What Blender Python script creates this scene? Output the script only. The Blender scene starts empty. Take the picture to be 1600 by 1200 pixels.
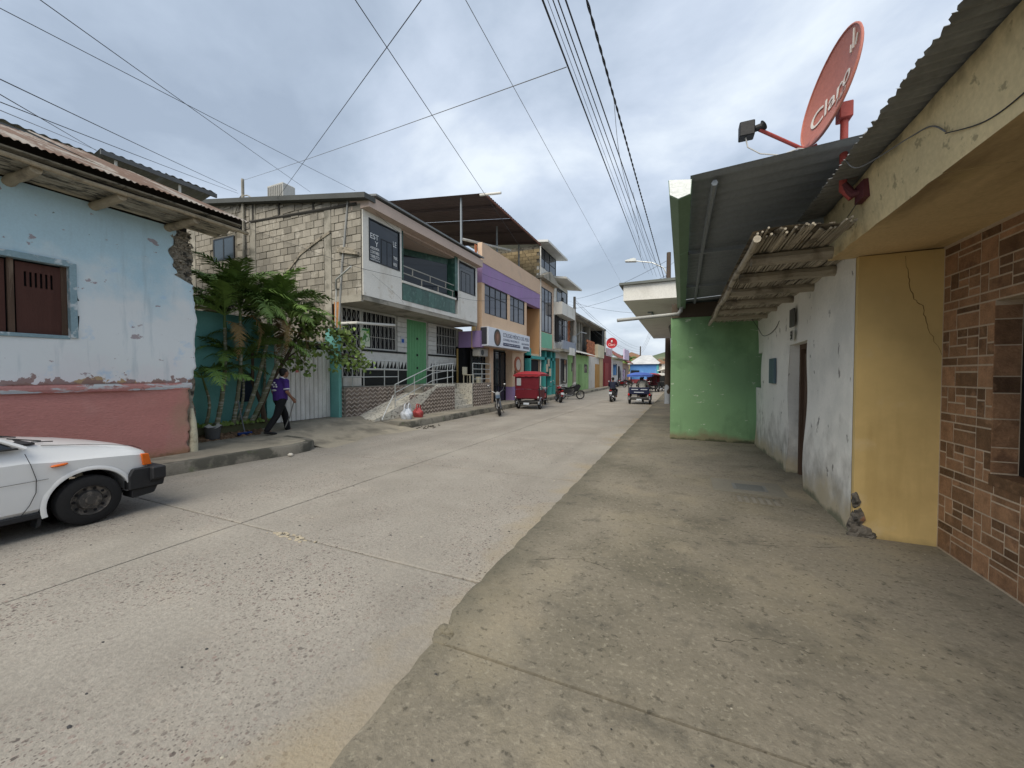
import bpy, bmesh, math, random
from mathutils import Vector, Matrix
from math import sin, cos, pi, radians, atan2, sqrt
random.seed(11)
S = bpy.context.scene
COL = S.collection
# ------------------------------------------------------------------ camera
YAW, PITCH = radians(23.9027), radians(1.4321)
F = Vector((-sin(YAW)*cos(PITCH), cos(YAW)*cos(PITCH), -sin(PITCH)))
R = Vector((cos(YAW), sin(YAW), 0)); U = R.cross(F)
cam = bpy.data.cameras.new('camera'); cam.lens = 13.5; cam.sensor_width = 36; cam.clip_start = .05; cam.clip_end = 3000
co = bpy.data.objects.new('camera', cam); COL.objects.link(co)
co.matrix_world = Matrix(((R.x, U.x, -F.x, 0), (R.y, U.y, -F.y, 0), (R.z, U.z, -F.z, 1.72), (0, 0, 0, 1)))
S.camera = co
# ------------------------------------------------------------------ sky, sun, exposure
SUN_EL, SUN_AZ = radians(52), radians(186)      # azimuth measured from +Y towards +X
W = bpy.data.worlds.new('World'); S.world = W; W.use_nodes = True
nt = W.node_tree; nt.nodes.clear()
def wn(t, **k):
    n = nt.nodes.new(t)
    for a, b in k.items(): setattr(n, a, b)
    return n
def wl(a, b): nt.links.new(a, b)
sky = wn('ShaderNodeTexSky', sky_type='NISHITA', sun_disc=False, sun_elevation=SUN_EL, sun_rotation=SUN_AZ, air_density=1.5, dust_density=3)
tc = wn('ShaderNodeTexCoord'); sx = wn('ShaderNodeSeparateXYZ'); wl(tc.outputs['Generated'], sx.inputs[0])
zz = wn('ShaderNodeMath', operation='MAXIMUM'); wl(sx.outputs[2], zz.inputs[0]); zz.inputs[1].default_value = 0
za = wn('ShaderNodeMath', operation='ADD'); wl(zz.outputs[0], za.inputs[0]); za.inputs[1].default_value = .22
dx = wn('ShaderNodeMath', operation='DIVIDE'); wl(sx.outputs[0], dx.inputs[0]); wl(za.outputs[0], dx.inputs[1])
dy = wn('ShaderNodeMath', operation='DIVIDE'); wl(sx.outputs[1], dy.inputs[0]); wl(za.outputs[0], dy.inputs[1])
cx = wn('ShaderNodeCombineXYZ'); wl(dx.outputs[0], cx.inputs[0]); wl(dy.outputs[0], cx.inputs[1]); cx.inputs[2].default_value = 3.7
n1 = wn('ShaderNodeTexNoise'); n1.inputs['Scale'].default_value = 1.3; n1.inputs['Detail'].default_value = 9; n1.inputs['Roughness'].default_value = .55; n1.inputs['Distortion'].default_value = .25
wl(cx.outputs[0], n1.inputs['Vector'])
rp = wn('ShaderNodeValToRGB'); wl(n1.outputs['Fac'], rp.inputs[0])
cr = rp.color_ramp
cr.elements[0].position = .33; cr.elements[0].color = (2.0, 2.4, 3.0, 1)
cr.elements[1].position = .69; cr.elements[1].color = (4.7, 5.1, 5.5, 1)
e = cr.elements.new(.44); e.color = (2.5, 2.95, 3.6, 1)
e = cr.elements.new(.56); e.color = (3.35, 3.8, 4.5, 1)
hz = wn('ShaderNodeMapRange'); wl(sx.outputs[2], hz.inputs[0]); hz.inputs[1].default_value = 0; hz.inputs[2].default_value = .3; hz.inputs[3].default_value = .65; hz.inputs[4].default_value = 0
mh = wn('ShaderNodeMixRGB'); wl(hz.outputs[0], mh.inputs[0]); wl(rp.outputs[0], mh.inputs[1]); mh.inputs[2].default_value = (3.6, 4.05, 4.6, 1)
mx = wn('ShaderNodeMixRGB'); mx.inputs[0].default_value = .9; wl(sky.outputs[0], mx.inputs[1]); wl(mh.outputs[0], mx.inputs[2])
bg = wn('ShaderNodeBackground'); bg.inputs['Strength'].default_value = .1; wl(mx.outputs[0], bg.inputs[0])
ow = wn('ShaderNodeOutputWorld'); wl(bg.outputs[0], ow.inputs[0])
sl = bpy.data.lights.new('sun', 'SUN'); sl.energy = 1.9; sl.angle = radians(50); sl.color = (1, .92, .78)
so = bpy.data.objects.new('sun', sl); COL.objects.link(so); so.location = (0, 0, 30)
sd = Vector((sin(SUN_AZ)*cos(SUN_EL), cos(SUN_AZ)*cos(SUN_EL), sin(SUN_EL)))
so.rotation_euler = sd.to_track_quat('Z', 'Y').to_euler()
vs = S.view_settings; S.display_settings.display_device = 'sRGB'
vs.view_transform = 'Standard'; vs.look = 'None'; vs.exposure = 1.0; vs.gamma = 1; vs.use_curve_mapping = False
S.cycles.use_denoising = True; S.cycles.max_bounces = 6; S.cycles.diffuse_bounces = 4; S.cycles.glossy_bounces = 2; S.cycles.transparent_max_bounces = 6
S.cycles.use_adaptive_sampling = True
try: S.cycles.denoiser = 'OPENIMAGEDENOISE'
except Exception: pass
# ------------------------------------------------------------------ materials
def mat(name, col, rough=.85, var=.14, vs=1.2, fine=.10, fs=35, bump=.2, bs=60, bd=.01, metal=0, spec=.3, stains=(), coord='pos', rnd=0, stretch=(1, 1, 1), coat=0):
    m = bpy.data.materials.new(name); m.use_nodes = True
    t = m.node_tree; N = t.nodes; L = t.links.new
    b = N['Principled BSDF']; b.inputs['Roughness'].default_value = rough; b.inputs['Metallic'].default_value = metal
    b.inputs['Specular IOR Level'].default_value = spec
    if coat: b.inputs['Coat Weight'].default_value = coat; b.inputs['Coat Roughness'].default_value = .08
    if coord == 'pos': p = N.new('ShaderNodeNewGeometry').outputs['Position']
    else: p = N.new('ShaderNodeTexCoord').outputs['Object']
    mp = N.new('ShaderNodeMapping'); mp.inputs['Scale'].default_value = stretch; L(p, mp.inputs[0]); q = mp.outputs[0]
    def noise(scale, detail=4, vec=None, rough=.55):
        n = N.new('ShaderNodeTexNoise'); n.inputs['Scale'].default_value = scale; n.inputs['Detail'].default_value = detail; n.inputs['Roughness'].default_value = rough
        L(vec or q, n.inputs['Vector']); return n.outputs['Fac']
    def mth(op, a, c, clamp=False):
        n = N.new('ShaderNodeMath'); n.operation = op; n.use_clamp = clamp
        for i, x in enumerate((a, c)):
            if isinstance(x, (int, float)): n.inputs[i].default_value = x
            else: L(x, n.inputs[i])
        return n.outputs[0]
    c = (*col, 1)
    v = mth('ADD', mth('MULTIPLY', mth('SUBTRACT', noise(vs), .5), var*4), 1)
    if fine: v = mth('MULTIPLY', v, mth('ADD', mth('MULTIPLY', mth('SUBTRACT', noise(fs, 3), .5), fine*4), 1))
    if rnd:
        r = N.new('ShaderNodeObjectInfo').outputs['Random']
        v = mth('MULTIPLY', v, mth('ADD', mth('MULTIPLY', r, 2*rnd), 1-rnd))
    mxr = N.new('ShaderNodeVectorMath'); mxr.operation = 'SCALE'; mxr.inputs[0].default_value = col; L(v, mxr.inputs['Scale'])
    cur = mxr.outputs[0]
    for s in stains:
        s = dict(dict(col=(.1, .1, .1), scale=3, thr=.5, soft=.1, zlo=None, zhi=None, amt=1, st=(1, 1, 1), det=6, axis=2), **s)
        mp2 = N.new('ShaderNodeMapping'); mp2.inputs['Scale'].default_value = s['st']; L(p, mp2.inputs[0]); mp2.inputs['Location'].default_value = (s['scale']*3.1, s['scale']*1.7, 0)
        n = noise(s['scale'], s['det'], mp2.outputs[0], .6)
        if s['zlo'] is not None:
            sp = N.new('ShaderNodeSeparateXYZ'); L(p, sp.inputs[0])
            mr = N.new('ShaderNodeMapRange'); L(sp.outputs[s['axis']], mr.inputs[0])
            mr.inputs[1].default_value = s['zlo']; mr.inputs[2].default_value = s['zhi']; mr.inputs[3].default_value = 1; mr.inputs[4].default_value = 0
            n = mth('ADD', n, mth('SUBTRACT', mr.outputs[0], 1))
        mr2 = N.new('ShaderNodeMapRange'); L(n, mr2.inputs[0]); mr2.inputs[1].default_value = s['thr']; mr2.inputs[2].default_value = s['thr']+s['soft']; mr2.inputs[3].default_value = 0; mr2.inputs[4].default_value = s['amt']
        k = N.new('ShaderNodeMixRGB'); L(mr2.outputs[0], k.inputs[0]); L(cur, k.inputs[1]); k.inputs[2].default_value = (*s['col'], 1); cur = k.outputs[0]
    L(cur, b.inputs['Base Color'])
    if bump:
        bn = N.new('ShaderNodeBump'); bn.inputs['Strength'].default_value = bump; bn.inputs['Distance'].default_value = bd
        L(noise(bs, 5, None, .65), bn.inputs['Height']); L(bn.outputs[0], b.inputs['Normal'])
    m['bsdf'] = 1
    return m
def glass(name, col=(.03, .035, .04), rough=.06):
    return mat(name, col, rough, var=.1, fine=0, bump=.03, bs=3, bd=.05, spec=.5)
# ------------------------------------------------------------------ mesh helpers
class MB:
    def __init__(s): s.v = []; s.f = []; s.m = []
    def add(s, vs, fs, m=0):
        o = len(s.v); s.v += [tuple(x) for x in vs]; s.f += [tuple(o+i for i in f) for f in fs]; s.m += [m]*len(fs); return s
    def box(s, x0, y0, z0, x1, y1, z1, m=0):
        x0, x1 = min(x0, x1), max(x0, x1); y0, y1 = min(y0, y1), max(y0, y1); z0, z1 = min(z0, z1), max(z0, z1)
        return s.add([(x0, y0, z0), (x1, y0, z0), (x1, y1, z0), (x0, y1, z0), (x0, y0, z1), (x1, y0, z1), (x1, y1, z1), (x0, y1, z1)],
                     [(0, 3, 2, 1), (4, 5, 6, 7), (0, 1, 5, 4), (1, 2, 6, 5), (2, 3, 7, 6), (3, 0, 4, 7)], m)
    def hexa(s, b, t, m=0):      # bottom and top quads, counter clockwise from above
        return s.add(list(b)+list(t), [(0, 3, 2, 1), (4, 5, 6, 7), (0, 1, 5, 4), (1, 2, 6, 5), (2, 3, 7, 6), (3, 0, 4, 7)], m)
    def prism(s, pts, ax, a, b, m=0):
        n = len(pts)
        def P(p, h): return {'x': (h, p[0], p[1]), 'y': (p[0], h, p[1]), 'z': (p[0], p[1], h)}[ax]
        vs = [P(p, a) for p in pts]+[P(p, b) for p in pts]
        fs = [tuple(range(n)), tuple(range(2*n-1, n-1, -1))]+[(i, i+n, (i+1) % n+n, (i+1) % n) for i in range(n)]
        return s.add(vs, fs, m)
    def tube(s, pts, r, n=8, m=0, cap=True, flat=None):
        pts = [Vector(p) for p in pts]; k = len(pts)
        rs = r if isinstance(r, (list, tuple)) else [r]*k
        t0 = (pts[1]-pts[0]).normalized(); up = Vector((0, 0, 1)) if abs(t0.z) < .9 else Vector((0, 1, 0))
        if flat: up = Vector(flat)
        a = t0.cross(up).normalized(); vs = []
        for i in range(k):
            t = (pts[min(i+1, k-1)]-pts[max(i-1, 0)]).normalized()
            a = (a-t*a.dot(t)).normalized(); b = t.cross(a)
            ra, rb = rs[i] if isinstance(rs[i], (tuple, list)) else (rs[i], rs[i])
            for j in range(n):
                an = 2*pi*j/n; vs.append(pts[i]+a*cos(an)*ra+b*sin(an)*rb)
        fs = [(i*n+j, i*n+(j+1) % n, (i+1)*n+(j+1) % n, (i+1)*n+j) for i in range(k-1) for j in range(n)]
        if cap: fs += [tuple(range(n-1, -1, -1)), tuple((k-1)*n+j for j in range(n))]
        return s.add(vs, fs, m)
    def ell(s, c, r, nu=12, nv=8, m=0):
        c = Vector(c); r = (r, r, r) if isinstance(r, (int, float)) else r
        vs = [c+Vector((0, 0, -r[2]))]
        for i in range(1, nv):
            th = -pi/2+pi*i/nv
            for j in range(nu): vs.append(c+Vector((r[0]*cos(th)*cos(2*pi*j/nu), r[1]*cos(th)*sin(2*pi*j/nu), r[2]*sin(th))))
        vs.append(c+Vector((0, 0, r[2]))); t = len(vs)-1
        fs = [(0, 1+(j+1) % nu, 1+j) for j in range(nu)]
        for i in range(nv-2):
            o = 1+i*nu; fs += [(o+j, o+(j+1) % nu, o+nu+(j+1) % nu, o+nu+j) for j in range(nu)]
        o = 1+(nv-2)*nu; fs += [(o+j, o+(j+1) % nu, t) for j in range(nu)]
        return s.add(vs, fs, m)
    def lathe(s, prof, axis='z', n=24, c=(0, 0, 0), m=0, close=True):   # prof: (radius, height)
        vs = []
        for r, h in prof:
            for j in range(n):
                a = 2*pi*j/n; p = {'z': (r*cos(a), r*sin(a), h), 'x': (h, r*cos(a), r*sin(a)), 'y': (r*sin(a), h, r*cos(a))}[axis]
                vs.append((p[0]+c[0], p[1]+c[1], p[2]+c[2]))
        k = len(prof); fs = [(i*n+j, i*n+(j+1) % n, (i+1)*n+(j+1) % n, (i+1)*n+j) for i in range(k-1) for j in range(n)]
        if close:
            if prof[0][0] > 1e-6: fs.append(tuple(range(n-1, -1, -1)))
            if prof[-1][0] > 1e-6: fs.append(tuple((k-1)*n+j for j in range(n)))
        return s.add(vs, fs, m)
    def grid(s, fn, nu, nv, m=0, skip=None):
        vs = [fn(i/nu, j/nv) for j in range(nv+1) for i in range(nu+1)]
        fs = [(j*(nu+1)+i, j*(nu+1)+i+1, (j+1)*(nu+1)+i+1, (j+1)*(nu+1)+i) for j in range(nv) for i in range(nu) if not (skip and skip(i, j))]
        return s.add(vs, fs, m)
    def mesh(s, name, mats, smooth=False, bevel=0, seg=1, fix=True):
        me = bpy.data.meshes.new(name); me.from_pydata(s.v, [], s.f)
        for m in (mats if isinstance(mats, (list, tuple)) else [mats]): me.materials.append(m)
        me.polygons.foreach_set('material_index', s.m)
        if bevel or fix:
            bm = bmesh.new(); bm.from_mesh(me)
            if bevel:
                bmesh.ops.bevel(bm, geom=[e for e in bm.edges if len(e.link_faces) == 2 and e.calc_face_angle(0) > .5], offset=bevel, segments=seg, affect='EDGES', clamp_overlap=True)
            if fix: bmesh.ops.recalc_face_normals(bm, faces=bm.faces)
            bm.to_mesh(me); bm.free()
        if smooth:
            me.polygons.foreach_set('use_smooth', [True]*len(me.polygons))
            if smooth != 2: me.set_sharp_from_angle(angle=radians(40))
        me.update(); return me
    def build(s, name, mats, parent=None, label=None, **k):
        return link(name, s.mesh(name, mats, **k), parent, label)
def wmat(o):
    b = Matrix.LocRotScale(o.location, o.rotation_euler, o.scale)
    return wmat(o.parent) @ o.matrix_parent_inverse @ b if o.parent else b
def link(name, me, parent=None, label=None, loc=None, scale=None, rot=None):
    o = bpy.data.objects.new(name, me); COL.objects.link(o)
    if loc is not None: o.location = loc
    if scale is not None: o.scale = scale
    if rot is not None: o.rotation_euler = rot
    if parent is not None:
        o.parent = parent
        o.matrix_parent_inverse = wmat(parent).inverted()
    if label: o['label'] = label
    return o
def tag(o, label, cat, group=None):
    o['label'] = label; o['category'] = cat
    if group: o['group'] = group
    return o
def thing(name, label, cat, loc=(0, 0, 0), group=None):
    o = bpy.data.objects.new(name, None); COL.objects.link(o); o.location = loc; o.empty_display_size = .2
    return tag(o, label, cat, group)
def struct(o, kind='structure'):
    o['kind'] = kind; return o
def dup(root, loc, rotz, label, group=None):
    r = root.copy(); COL.objects.link(r); r.location = loc; r.rotation_euler = (0, 0, rotz); r['label'] = label
    if group: r['group'] = group
    for ch in list(root.children):
        c = ch.copy(); COL.objects.link(c); c.parent = r
        for g in list(ch.children):
            d = g.copy(); COL.objects.link(d); d.parent = c
    return r
def corr(o, across, down, wid, ln, pitch=.076, amp=.011, nd=2, jag=0, sag=0, spw=6):
    o = Vector(o); a = Vector(across).normalized(); d = Vector(down).normalized(); n = a.cross(d).normalized()
    nu = max(8, int(wid/pitch*spw)); b = MB()
    def fn(u, v):
        w = amp*sin(2*pi*u*wid/pitch)
        l = ln*v+(jag*random.uniform(-1, 1) if v in (0, 1) else 0)
        return o+a*(u*wid)+d*l+n*(w+sag*sin(pi*u)*v)
    return b.grid(fn, nu, nd)
_txt = {}
def text_mesh(st):
    if st in _txt: return _txt[st]
    cu = bpy.data.curves.new('t', 'FONT'); cu.body = st; cu.extrude = .012; cu.align_x = 'LEFT'
    o = bpy.data.objects.new('t', cu); COL.objects.link(o)
    dg = bpy.context.evaluated_depsgraph_get(); me = bpy.data.meshes.new_from_object(o.evaluated_get(dg))
    bpy.data.objects.remove(o); _txt[st] = me; return me
def lettering(st, o, right, up, w, h, m, parent, name='lettering', warp=None, bold=0):
    src = text_mesh(st); o, right, up = Vector(o), Vector(right).normalized(), Vector(up).normalized(); nn = right.cross(up)
    xs = [v.co.x for v in src.vertices]; ys = [v.co.y for v in src.vertices]; zs = [v.co.z for v in src.vertices]
    x0, x1, y0, y1, z0, z1 = min(xs), max(xs), min(ys), max(ys), min(zs), max(zs)
    me = src.copy(); me.materials.clear(); me.materials.append(m)
    for v in me.vertices:
        a, b, c = (v.co.x-x0)/(x1-x0), (v.co.y-y0)/(y1-y0), (v.co.z-z0)/(z1-z0)
        p = o+right*(a*w)+up*(b*h)+nn*(c*.004)
        if warp: p += nn*warp(p)
        v.co = p
    me.name = name
    return link(name, me, parent)
def baked(obj):
    dg = bpy.context.evaluated_depsgraph_get(); me = bpy.data.meshes.new_from_object(obj.evaluated_get(dg)); return me
for st in ('Claro', 'HD', 'COLEGIO MÉDICO DEL PERÚ', 'CONSEJO REGIONAL IV', 'SAN MARTÍN', 'EST', 'Y', 'LE', 'ASESORÍA', 'CONTABLE', 'TRIBUTO', 'GESTIÓN', 'TRIAL', 'RES', '58', 'Los mejores en salud', 'TELÉFONO'): text_mesh(st)
# ------------------------------------------------------------------ ground, road, pavements
M = {}
def ground_material(name, base, kind):
    m = mat(name, base, .92, var=.13, vs=.9, fine=.16, fs=30, bump=.6, bs=45, bd=.015,
            stains={'road': [dict(col=(base[0]*.62, base[1]*.6, base[2]*.57), scale=.55, thr=.5, soft=.25, amt=.55),
                             dict(col=(base[0]*1.18, base[1]*1.12, base[2]*1.06), scale=1.4, thr=.56, soft=.2, amt=.5), dict(col=(base[0]*.6, base[1]*.6, base[2]*.6), scale=.8, thr=.52, soft=.2, amt=.5, st=(1, .05, 1)), dict(col=(.06, .055, .05), scale=1.7, thr=.7, soft=.03, amt=.7)],
                    'walk': [dict(col=(.105, .096, .070), scale=.7, thr=.46, soft=.2, amt=.75, det=10),
                             dict(col=(.27, .235, .165), scale=.9, thr=.52, soft=.2, amt=.7, det=10),
                             dict(col=(.29, .265, .205), scale=32, thr=.56, soft=.1, amt=.6, det=9), dict(col=(.06, .054, .042), scale=24, thr=.585, soft=.08, amt=.7, det=9), dict(col=(.085, .08, .058), scale=1.1, thr=.12, soft=.45, amt=.75, zlo=-1.5, zhi=-.35, axis=0, det=9),
                             dict(col=(.06, .057, .048), scale=5, thr=.54, soft=.2, amt=.6, det=10),
                             dict(col=(.34, .28, .18), scale=.45, thr=.56, soft=.2, amt=.6, det=8)]}[kind])
    t = m.node_tree; N = t.nodes; L = t.links.new; b = N['Principled BSDF']; old = b.inputs['Base Color'].links[0].from_socket
    g = N.new('ShaderNodeNewGeometry'); cur = old
    def ramp(sock, a, c, lo=0, hi=1):
        r = N.new('ShaderNodeMapRange'); L(sock, r.inputs[0]); r.inputs[1].default_value = a; r.inputs[2].default_value = c; r.inputs[3].default_value = lo; r.inputs[4].default_value = hi; return r.outputs[0]
    def mul(a, c):
        r = N.new('ShaderNodeMath'); r.operation = 'MULTIPLY'
        for i, x in enumerate((a, c)):
            if isinstance(x, (int, float)): r.inputs[i].default_value = x
            else: L(x, r.inputs[i])
        return r.outputs[0]
    def mixc(f, a, c):
        k = N.new('ShaderNodeMixRGB'); L(f, k.inputs[0]); L(a, k.inputs[1])
        if isinstance(c, tuple): k.inputs[2].default_value = (*c, 1)
        else: L(c, k.inputs[2])
        return k.outputs[0]
    def noise(sc, det=3):
        n = N.new('ShaderNodeTexNoise'); n.inputs['Scale'].default_value = sc; n.inputs['Detail'].default_value = det; L(g.outputs['Position'], n.inputs['Vector']); return n.outputs['Fac']
    heights = []
    for sc, lo, hi, amt, thr in ((24, .26, .34, .95, .45), (60, .3, .42, .9, .35)) if kind == 'road' else ((130, .2, .36, .35, .5),):
        vo = N.new('ShaderNodeTexVoronoi'); vo.inputs['Scale'].default_value = sc; L(g.outputs['Position'], vo.inputs['Vector'])
        stone = ramp(vo.outputs['Distance'], lo, hi, 1, 0)
        sel = N.new('ShaderNodeSeparateColor'); L(vo.outputs['Color'], sel.inputs[0])
        pick = ramp(sel.outputs[0], thr, thr+.05)
        area = ramp(noise(.8, 5), .37, .60)
        k = mul(mul(stone, pick), mul(area, amt)) if kind == 'road' else mul(mul(stone, pick), amt)
        tint = N.new('ShaderNodeValToRGB'); L(sel.outputs[1], tint.inputs[0])
        E_ = tint.color_ramp.elements
        if kind == 'road':
            E_[0].color = (.075, .066, .06, 1); E_[1].color = (.33, .295, .26, 1); q = E_.new(.45); q.color = (.135, .11, .1, 1); q = E_.new(.7); q.color = (.225, .17, .15, 1)
        else:
            E_[0].color = (.07, .068, .06, 1); E_[1].color = (.36, .34, .29, 1); q = E_.new(.6); q.color = (.16, .15, .125, 1)
        cur = mixc(k, cur, tint.outputs[0]); heights.append(k)
    if kind == 'road':      # wind-blown sand gathered along the kerb and the left gutter
        sp = N.new('ShaderNodeSeparateXYZ'); L(g.outputs['Position'], sp.inputs[0])
        w = ramp(sp.outputs[0], -2.55, -1.45); w2 = ramp(sp.outputs[0], -6.9, -8.0)
        a = N.new('ShaderNodeMath'); a.operation = 'ADD'; L(w, a.inputs[0]); L(ramp(noise(1.6, 10), .3, .7, -.4, .4), a.inputs[1])
        cur = mixc(ramp(a.outputs[0], .7, 1.2, 0, .7), cur, (.29, .24, .16))
        a2 = N.new('ShaderNodeMath'); a2.operation = 'ADD'; L(w2, a2.inputs[0]); L(ramp(noise(1.3, 5), .3, .7, -.4, .4), a2.inputs[1])
        cur = mixc(ramp(a2.outputs[0], .5, 1.1, 0, .6), cur, (.24, .215, .17))
    L(cur, b.inputs['Base Color'])
    return m
M['road'] = ground_material('road_concrete', (.278, .258, .226), 'road')
M['walk'] = ground_material('pavement_concrete', (.202, .180, .140), 'walk')
M['walk2'] = mat('left_pavement_concrete', (.30, .27, .215), .92, var=.2, vs=1.1, bump=.4, bs=40, stains=[dict(col=(.12, .11, .09), scale=1.2, thr=.5, soft=.15, amt=.7), dict(col=(.42, .37, .28), scale=2.1, thr=.56, soft=.1, amt=.6)])
M['kerb'] = mat('kerb_concrete', (.20, .185, .155), .95, var=.22, vs=1.6, bump=.5, bs=35, stains=[dict(col=(.055, .055, .045), scale=2.2, thr=.47, soft=.12, amt=.8), dict(col=(.06, .09, .03), scale=3, thr=.6, soft=.08, amt=.5)])
M['joint'] = mat('joint_dirt', (.045, .04, .032), .98, bump=.2)
M['earth'] = mat('earth', (.17, .145, .10), .98, var=.25, vs=.05, stains=[dict(col=(.07, .09, .035), scale=.06, thr=.48, soft=.15, amt=.9)])
M['sand'] = mat('sand', (.33, .29, .22), .98, var=.1, bump=.3, bs=120)
RX0, RX1 = -7.92, -1.45
struct(MB().grid(lambda u, v: (-900+1800*u, -500+1900*v, -.16), 8, 8).build('ground', M['earth']))
road = struct(MB().box(-8.6, -8, -.15, -1.2, 110, -.018).build('road', M['joint']))
CJ = -4.66
def slab_mesh(x0, x1, y0, y1, z, name, m, jit=.004):
    g = .0075; nx, ny = 10, 8; b = MB(); x0, x1, y0, y1 = x0+g, x1-g, y0+g, y1-g
    ring = [(x0+(x1-x0)*i/nx, y0) for i in range(nx)]+[(x1, y0+(y1-y0)*i/ny) for i in range(ny)]+[(x1-(x1-x0)*i/nx, y1) for i in range(nx)]+[(x0, y1-(y1-y0)*i/ny) for i in range(ny)]
    jt = [(x+random.uniform(-jit, jit), y+random.uniform(-jit, jit)) for x, y in ring]
    cxm, cym = (x0+x1)/2, (y0+y1)/2
    inn = [(x+(cxm-x)*.012, y+(cym-y)*.012) for x, y in jt]; n = len(ring)
    vs = [(x, y, z-.022) for x, y in jt]+[(x, y, z-.005) for x, y in jt]+[(x, y, z) for x, y in inn]
    fs = [(i, (i+1) % n, n+(i+1) % n, n+i) for i in range(n)]+[(n+i, n+(i+1) % n, 2*n+(i+1) % n, 2*n+i) for i in range(n)]+[tuple(2*n+i for i in range(n))]
    b.add(vs, fs); return b.build(name, m, None, fix=True)
ys = [-7.5, -4.1, -.75, 2.75, 6.05, 9.55, 13, 16.5, 20, 23.5, 27, 30.5, 34, 37.5, 41, 48, 58, 75, 108]
for i in range(len(ys)-1):
    for a, c in ((-8.3, CJ), (CJ, RX1+.12)):
        o = slab_mesh(a, c, ys[i], ys[i+1], 0, 'road_slab', M['road']); o.parent = road
# crumbled joint in the road
b = MB()
for k in range(26):
    x = -3.75+random.gauss(0, .22); y = 2.735+random.gauss(0, .03)
    b.ell((x, y, .002), (random.uniform(.01, .045), random.uniform(.008, .025), random.uniform(.004, .012)), 7, 4)
struct(b.build('sand_patch', M['sand']), 'stuff')
# right pavement
walk = struct(MB().box(-1.30, -6, -.15, 6, 90, .055).build('sidewalk', M['kerb']))
wy = [-5.5, -1.1, 1.915, 4.66, 7.15, 10.4, 14, 18, 22, 27, 33, 45, 60, 85]
def walk_slab(y0, y1, first):
    g = .004; ny = 26; xo = RX1
    left = []
    for i in range(ny+1):
        y = y0+g+(y1-y0-2*g)*i/ny; x = xo+random.uniform(-.012, .012)
        if first == 1: x = xo+.085+.03*sin(2*y)+random.uniform(-.012, .012)
        if first == 2 and y < 2.16: x = xo+.15*min(1, (2.16-y)/.12)+random.uniform(-.02, .02)
        left.append((x, y))
    b = MB(); n = len(left); xr = 2.25
    lo = .012 if first == 1 else 0
    vs = [(x-.012, y, 0) for x, y in left]+[(x, y, .082-lo) for x, y in left]+[(x+.035, y, .1-lo) for x, y in left]+[(xr, y, .1) for x, y in left]
    fs = [(k*n+i, (k+1)*n+i, (k+1)*n+i+1, k*n+i+1) for k in range(3) for i in range(n-1)]
    vs += [(left[0][0], left[0][1], .05), (xr, left[0][1], .05), (left[-1][0], left[-1][1], .05), (xr, left[-1][1], .05)]
    q = 4*n; fs += [(n, q, q+1, 3*n, 2*n), (2*n-1, 3*n-1, 4*n-1, q+3, q+2)]
    b.add(vs, fs); o = b.build('sidewalk_slab', M['walk'], smooth=True); o.parent = walk
for i in range(len(wy)-1): walk_slab(wy[i], wy[i+1], {1: 1, 2: 2}.get(i, 0))
# broken lump at the pavement corner, and loose litter
b = MB()
for k in range(9):
    c = (-1.38+random.uniform(-.04, .08), 2.04+random.uniform(-.09, .07), .035+random.uniform(0, .035))
    b.ell(c, (random.uniform(.03, .08), random.uniform(.03, .06), random.uniform(.015, .035)), 6, 4)
struct(b.build('concrete_rubble', M['walk']), 'stuff')
M['litter'] = mat('pebble', (.30, .28, .23), .9, rnd=.5, coord='obj'); M['darkbit'] = mat('dark_scrap', (.04, .04, .042), .7, coord='obj')
b = MB(); b2 = MB()
for k in range(260):
    x, y = random.uniform(-1.4, 2.2), random.uniform(.6, 9); r = random.uniform(.0015, .006); (b if random.random() < .35 else b2).ell((x, y, .1), (r*random.uniform(1, 2), r, r*.6), 5, 3)
for k in range(240):
    x, y = random.uniform(-7.5, -1.6), random.uniform(.6, 9); r = random.uniform(.003, .012); (b if random.random() < .3 else b2).ell((x, y, 0), (r*random.uniform(1, 2), r, r*.5), 5, 3)
struct(b.build('grit', M['litter']), 'stuff'); struct(b2.build('dark_grit', M['darkbit']), 'stuff')
# left pavement: two kerbed stretches with a sloping drive between them
lw = struct(MB().box(-14, -6, -.15, -9.0, 6.5, .19).build('sidewalk', M['walk2']))
pts = [(-7.93, -6), (-7.93, 3.6), (-7.78, 4.8), (-7.62, 5.6), (-7.66, 6.0), (-7.84, 6.28), (-8.2, 6.42), (-9.2, 6.5), (-10.6, 6.5)]
def kerbed(pts, back, name_k, z=.2):
    b = MB(); n = len(pts)
    inn = []
    for i, p in enumerate(pts):
        a = Vector(pts[max(i-1, 0)]); c = Vector(pts[min(i+1, n-1)]); t = (c-a).normalized(); inn.append((p[0]-t.y*.16, p[1]+t.x*.16))
    vs = [(x+.02, y, -.02) for x, y in pts]+[(x, y, z-.025) for x, y in pts]+[(x*.88+u*.12, y*.88+w*.12, z) for (x, y), (u, w) in zip(pts, inn)]+[(u, w, z) for u, w in inn]+[(u, w, z-.15) for u, w in inn]
    b.add(vs, [(k*n+i, k*n+i+1, (k+1)*n+i+1, (k+1)*n+i) for k in range(4) for i in range(n-1)])
    o = b.build(name_k, M['kerb'], smooth=True); o.parent = lw
    top = MB(); poly = inn+back; top.add([(x, y, z-.002) for x, y in poly], [tuple(range(len(poly)))]); t = top.build('pavement_top', M['walk2']); t.parent = lw
kerbed(pts, [(-10.62, 6.5), (-10.62, -6)], 'kerb')
kerbed([(-10.3, 9.65), (-8.7, 9.62), (-8.25, 9.7), (-8.0, 9.95), (-7.95, 10.6)]+[(-7.97, y) for y in (13, 16, 19, 23, 27, 31)]+[(-8.0, 38), (-8.1, 50), (-8.3, 64)], [(-11, 64), (-11, 9.65)], 'kerb')
b = MB()
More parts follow.
